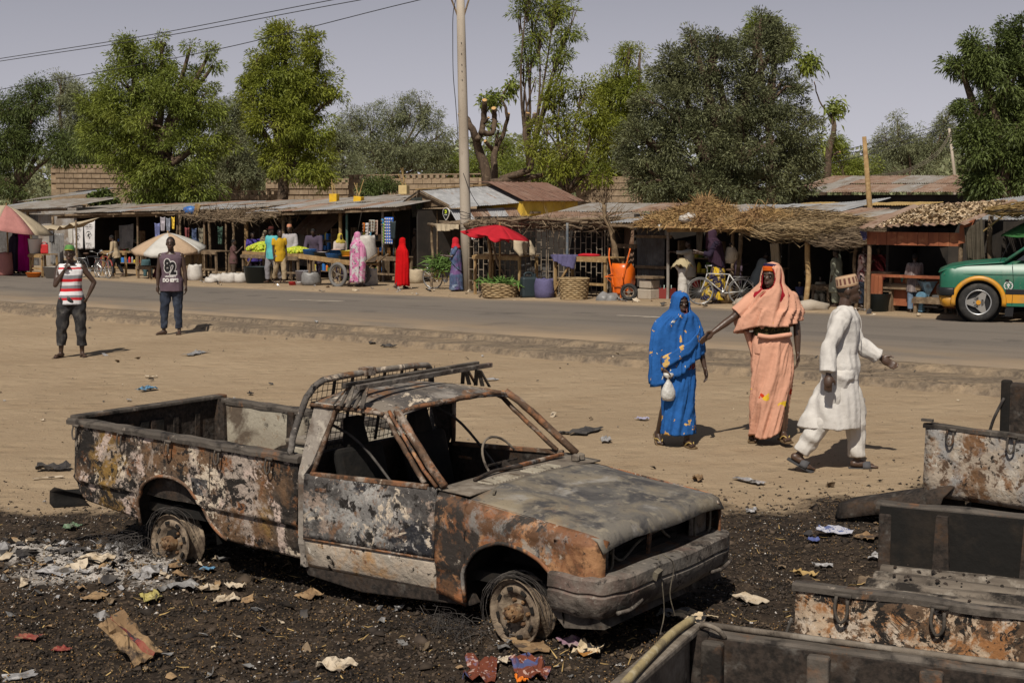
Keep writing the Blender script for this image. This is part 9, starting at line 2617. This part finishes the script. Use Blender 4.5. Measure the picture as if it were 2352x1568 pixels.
scatter('sand_specks','little stones and specks on the open sand',6500,lambda x,y:1-burn(x,y)*.95,.004,.013,M_SANDC,6,.6,8.5,27)
rng=np.random.default_rng(8)
yy=4.4*(11/4.4)**rng.random(1500);xx=rng.uniform(-.42,.42,1500)*yy;k=rng.random(1500)<burn_mask(xx,yy+.2)*.9;xx,yy=xx[k],yy[k]
straw_q=iter(list(zip(xx,yy)))
def _sp():
 x,y=next(straw_q);return(x,y,float(ground_height(np.array([x]),np.array([y]))[0])+.012)
tag(straw_mass('straw_bits',None,_sp,len(xx)-1,.07,.006,M_STRAWY),'short straw bits lying on the burnt ground','debris')
def gz(u,v):
 p=G(u,v)
 return V3(p.x,p.y,float(ground_height(np.array([p.x]),np.array([p.y]))[0]))
def scrap(name,label,cat,u,v,w,d,mat,lift=.25,seed=0,rz=None,tilt=(0,0),thick=.004,crumple=.25,n=9,group=None,mats=None,stripe=None):
 """crumpled sheet lying on the ground"""
 p=gz(u,v);rn=random.Random(seed*7+int(u));off=Vector((rn.random()*50,rn.random()*50,0))
 mb=MB();P=[]
 s_=max(w,d)
 for i in range(n):
  r=[]
  for j in range(n):
   a,b=i/(n-1)-.5,j/(n-1)-.5
   q=Vector((a*w,b*d,0))
   e1=mnoise.noise(Vector((a*2.6,b*2.6,0))+off);e2=mnoise.noise(Vector((a*6,b*6,3))+off)
   q.z=s_*crumple*(abs(e1)*1.3+.4*abs(e2))+.006
   q.x+=s_*.13*mnoise.noise(Vector((a*3,b*3,9))+off);q.y+=s_*.13*mnoise.noise(Vector((a*3,b*3,19))+off)
   r.append(q)
  P.append(r)
 mb.grid(P)
 if stripe:mb.m=[1 if stripe[0]<=(k//(n-1))/(n-1)<stripe[1]else 0 for k in range(len(mb.f))]
 o=mb.build(name,mats or mat,None,False,solid=thick)
 o.location=p+Vector((0,0,.01));o.rotation_euler=(tilt[0],tilt[1],rz if rz is not None else rn.random()*6.28)
 return tag(o,label,cat,group)
M_CARD=pmat('brown_cardboard',(.26,.17,.09),[((.17,.105,.055),6,.53,.06),((.06,.042,.03),5,.58,.04),((.05,.04,.03),16,.6,.03)],rough=.9)
M_CARDR=pmat('red_print',(.20,.03,.028),[((.2,.07,.045),8,.5,.1),((.04,.03,.035),10,.56,.03),((.2,.13,.07),14,.58,.03)],rough=.85)
M_FILM=pmat('clear_film',(.25,.24,.235),[((.40,.385,.38),12,.56,.06),((.07,.06,.05),9,.58,.05)],rough=.25,spec=.6)
M_PAPER=pmat('cream_paper',(.46,.385,.29),[((.30,.23,.15),10,.54,.08),((.08,.06,.045),12,.60,.05)],rough=.85)
M_SCRAPD=pmat('charred_cloth',(.035,.032,.032),[((.07,.062,.055),9,.55,.1)],rough=.9)
D_=[((.06,.05,.04),9,.55,.05)];M_SCRAPG=pmat('green_wrapper',(.12,.18,.11),D_,rough=.5);M_SCRAPB=pmat('blue_wrapper',(.09,.20,.31),D_,rough=.5);M_SCRAPY=pmat('yellow_wrapper',(.34,.29,.10),D_,rough=.45)
M_SCRAPM=pmat('mauve_cloth',(.22,.13,.17),[((.3,.24,.2),9,.56,.05)],rough=.9)
M_BATIK=pmat('rust_batik_cloth',(.13,.035,.018),[((.36,.24,.2),26,.60,.02,2),((.06,.075,.17),3.2,.57,.02,3),((.14,.14,.22),5,.62,.03)],rough=.9)
M_ETH=pmat('patterned_cream_cloth',(.48,.38,.25),[((.02,.018,.018),17,.57,.01,1),((.26,.12,.03),6,.62,.01,1)],rough=.9)
c=scrap('cardboard_sheet','torn brown cardboard sheet with red printed band at bottom left','cardboard',297,1515,.17,.33,None,seed=1,rz=.95,tilt=(.60,-.25),crumple=.17,n=13,thick=.01,mats=[M_CARD,M_CARDR],stripe=(.45,.75))
c.location.z+=.09
LIT=[('plastic_bowl','broken white plastic bowl on the ash heap','bowl',222,1320,.20,.16,M_PAPER,.5),('plastic_sheet','clear plastic film beside the broken white bowl','film',130,1340,.24,.13,M_FILM,.25),('charred_rag','black folded rag on the ash heap','rag',165,1290,.22,.14,M_SCRAPD,.45),('plastic_sheet','clear film standing on the right side of the ash heap','film',270,1282,.16,.12,M_FILM,.6),('plastic_sheet','pale crumpled bag below the ash heap','film',345,1345,.28,.14,M_FILM,.4),('wrapper','yellow foil wrapper below the ash heap','wrapper',345,1388,.17,.11,M_SCRAPY,.45),('wrapper','green carton scrap above the ash heap','wrapper',165,1220,.14,.10,M_SCRAPG,.45),('paper_scrap','curled cream paper in front of the rear rim','paper',395,1298,.11,.09,M_PAPER,.6),('wrapper','small blue paper corner under the bed of the truck','wrapper',476,1324,.09,.06,M_SCRAPB,.4),('cardboard_scrap','flat brown cardboard corner left of the yellow wrapper','cardboard',222,1387,.15,.12,M_CARD,.2),('paper_scrap','crumpled cream lump under the door of the truck','paper',478,1368,.13,.09,M_PAPER,.6),('paper_scrap','upper of two cream lumps right of the lone one','paper',540,1362,.12,.08,M_PAPER,.6),('paper_scrap','lower of two cream lumps right of the lone one','paper',520,1392,.15,.09,M_PAPER,.6),('cardboard_scrap','folded tan cardboard under the front of the door','cardboard',712,1378,.13,.13,M_CARD,.5),('plastic_sheet','dark translucent bag left of the cream lumps','film',420,1372,.18,.10,M_GREYPL,.4),('cloth_scrap','faded red flap at the lower left','cloth',66,1478,.13,.08,M_CARDR,.3),('paper_scrap','grey blue torn packet in the bottom left corner','packet',44,1553,.17,.10,M_FILM,.15),('cloth_scrap','small dull red rag left of the striped cardboard','cloth',142,1500,.10,.06,M_CARDR,.35),('plastic_sheet','crumpled pale knotted bag at the bottom centre left','film',770,1535,.18,.15,M_PAPER,.5),('cardboard_sheet','largest tan cardboard piece in front of the front rim','cardboard',1215,1492,.28,.15,M_CARD,.12),('paper_scrap','cream torn card in front of the tan cardboard','paper',1165,1530,.10,.08,M_PAPER,.35),('cloth_scrap','mauve crumpled cloth between the front rim and the pipe','cloth',1315,1492,.18,.12,M_SCRAPM,.45),('cloth_scrap','standing brown cloth strip with cream zigzag beside the pipe','cloth',1352,1512,.14,.14,M_ETH,.8),('cloth_heap','left heap of rust and blue batik cloth at the bottom edge','cloth',1105,1556,.34,.16,M_BATIK,.40),('cloth_heap','right heap of rust and blue batik cloth at the bottom edge','cloth',1215,1548,.34,.18,M_BATIK,.40),('plastic_scrap','orange plastic dome at the bottom edge among the batik cloth','plastic',1198,1568,.10,.06,M_ORPL,.5),('cloth_scrap','patterned cream and black cloth on the corner of the nearest wreck','cloth',1590,1428,.26,.18,M_ETH,.28),('plastic_sheet','grey bag beside the patterned cream cloth','film',1545,1420,.18,.14,M_GREYPL,.5),('plastic_sheet','flat clear bottle like film in the middle of the char','film',1890,1300,.13,.07,M_FILM,.4),('cloth_scrap','blue and white printed rag near the far wreck','cloth',1915,1232,.24,.15,pmat('blue_white_rag',(.34,.34,.38),[((.08,.10,.2),22,.56,.02,2)],rough=.9),.35),('wrapper','small blue wrapper in the char behind the bumper','wrapper',1868,1248,.09,.08,pmat('navy_wrapper',(.07,.09,.22),rough=.6),.5),('paper_scrap','white and red torn carton before the ridged bed','carton',1722,1390,.24,.12,M_PAPER,.2),('straw_twist','twist of yellow straw left of the ridged bed','straw',1850,1318,.14,.09,M_STRAWY,.5),('plastic_sheet','pale film leaning on the post of the ridged bed','film',2025,1290,.16,.14,M_FILM,.6),('cardboard_scrap','brown card piece left of the dark bumper sheet','cardboard',1990,1238,.18,.14,M_CARD,.3),('wooden_board','grey weathered board at the corner of the ridged bed','board',1995,1335,.30,.12,M_WOOD,.1),('plastic_sheet','clear film scrap right of the front bumper','film',1725,1178,.12,.08,M_FILM,.4),('charred_rag','flat black rag on the sand beyond the windscreen','rag',1346,993,.42,.20,M_SCRAPD,.18),('charred_rag','small black scrap left of the flat black rag','rag',1295,996,.14,.09,M_SCRAPD,.3),('paper_scrap','grey paper twist below the flat black rag','paper',1392,1015,.20,.10,M_FILM,.4),('plastic_sheet','white flat film on the sand right of the bonnet','film',1722,1107,.30,.09,M_FILM,.15),('cloth_scrap','twisted ochre rag on the sand behind the bonnet','cloth',1602,1104,.22,.08,M_CARD,.35),('charred_rag','dark crumpled bundle on the sand behind the tailgate','rag',122,1080,.30,.16,M_SCRAPD,.45),('wooden_stick','pale flat stick on the sand left of the tailgate','stick',110,1100,.26,.03,M_PAPER,.05),('wrapper','bright blue plastic scrap on the sand above the tailgate','wrapper',340,898,.28,.14,M_SCRAPB,.4),('paper_scrap','pale scrap on the sand above the blue plastic','paper',347,868,.18,.08,M_PAPER,.3),('cardboard_scrap','grey flat sheet on the sand behind the man in the 82 vest','cardboard',448,814,.55,.20,M_FILM,.10),('charred_rag','small black scrap on the sand at centre','rag',893,788,.26,.12,M_SCRAPD,.4),('charred_rag','small black scrap left of the one at centre','rag',855,776,.24,.10,M_SCRAPD,.3),('charred_rag','dark scrap standing on the sand behind the bed','rag',575,908,.09,.06,M_SCRAPD,.9),('paper_scrap','pale film on the sand right of the roof rack','paper',1128,874,.20,.08,M_FILM,.3),('plastic_sheet','violet tinted film scrap left of the woman in blue','film',1475,966,.14,.08,pmat('violet_film',(.28,.27,.36),rough=.4),.4),('charred_rag','small dark scrap on the far asphalt','rag',1232,720,.26,.10,M_SCRAPD,.4),]
for i,(nm,lab,cat,u,v,w,d,m_,cr_)in enumerate(LIT):
 scrap(nm,lab,cat,u,v,w,d,m_,seed=i+3,crumple=cr_*.55)
def litter(name,label,n,dens,smin,smax,seed,mats,ymin=4.4,ymax=11):
 rng=np.random.default_rng(seed);mb=MB();k=0
 while k<n:
  y=ymin*(ymax/ymin)**rng.random();x=rng.uniform(-.42,.42)*y
  if rng.random()>float(dens(np.array([x]),np.array([y]))[0]):continue
  z=float(ground_height(np.array([x]),np.array([y]))[0]);s_=smin+(smax-smin)*rng.random()**2
  E=Euler((rng.normal()*.3,rng.normal()*.3,rng.random()*6)).to_matrix();mi=int(rng.integers(len(mats)))
  P=[[Vector((x,y,z+.012))+E@Vector(((i-1)*s_*rng.uniform(.7,1.2),(j-1)*s_*.7*rng.uniform(.7,1.2),abs(rng.normal())*s_*.45))for j in range(3)]for i in range(3)]
  mb.grid(P,mi);k+=1
 o=mb.build(name,mats,None,False,solid=.003,fixn=False);return tag(o,label,'litter',kind='stuff')
litter('litter','countless small paper and plastic scraps in the burnt ground',620,lambda x,y:burn_mask(x,y)*(.3+.7*(fbm2(x,y,.9,3,51)>.5)),.010,.042,61,[M_SCRAPD,M_CARD,M_PAPER,M_GREYPL,M_SCRAPD,M_GREYPL,M_SCRAPD,M_BRUSH,M_WOOD,M_BRUSH])
litter('litter','dense scraps and film on the ash heap',110,lambda x,y:np.clip(ash_mask(x,y)*1.6,0,1),.015,.055,62,[M_FILM,M_PAPER,M_SCRAPD,M_GREYPL,M_CARD])
litter('litter','small scattered scraps on the open sand',170,lambda x,y:1-burn_mask(x,y),.012,.05,63,[M_SCRAPD,M_FILM,M_PAPER,M_SCRAPD,M_BRUSH],9.5,30)
litter('litter','small scraps at the far road edge before the stalls',150,lambda x,y:((to_sn(x,y)[1]>ROAD_W)&(to_sn(x,y)[1]<ROAD_W+3)).astype(float),.03,.10,64,[M_SCRAPD,M_FILM,M_PAPER,M_CARD],24,50)
bpy.data.scenes.remove(TMP)
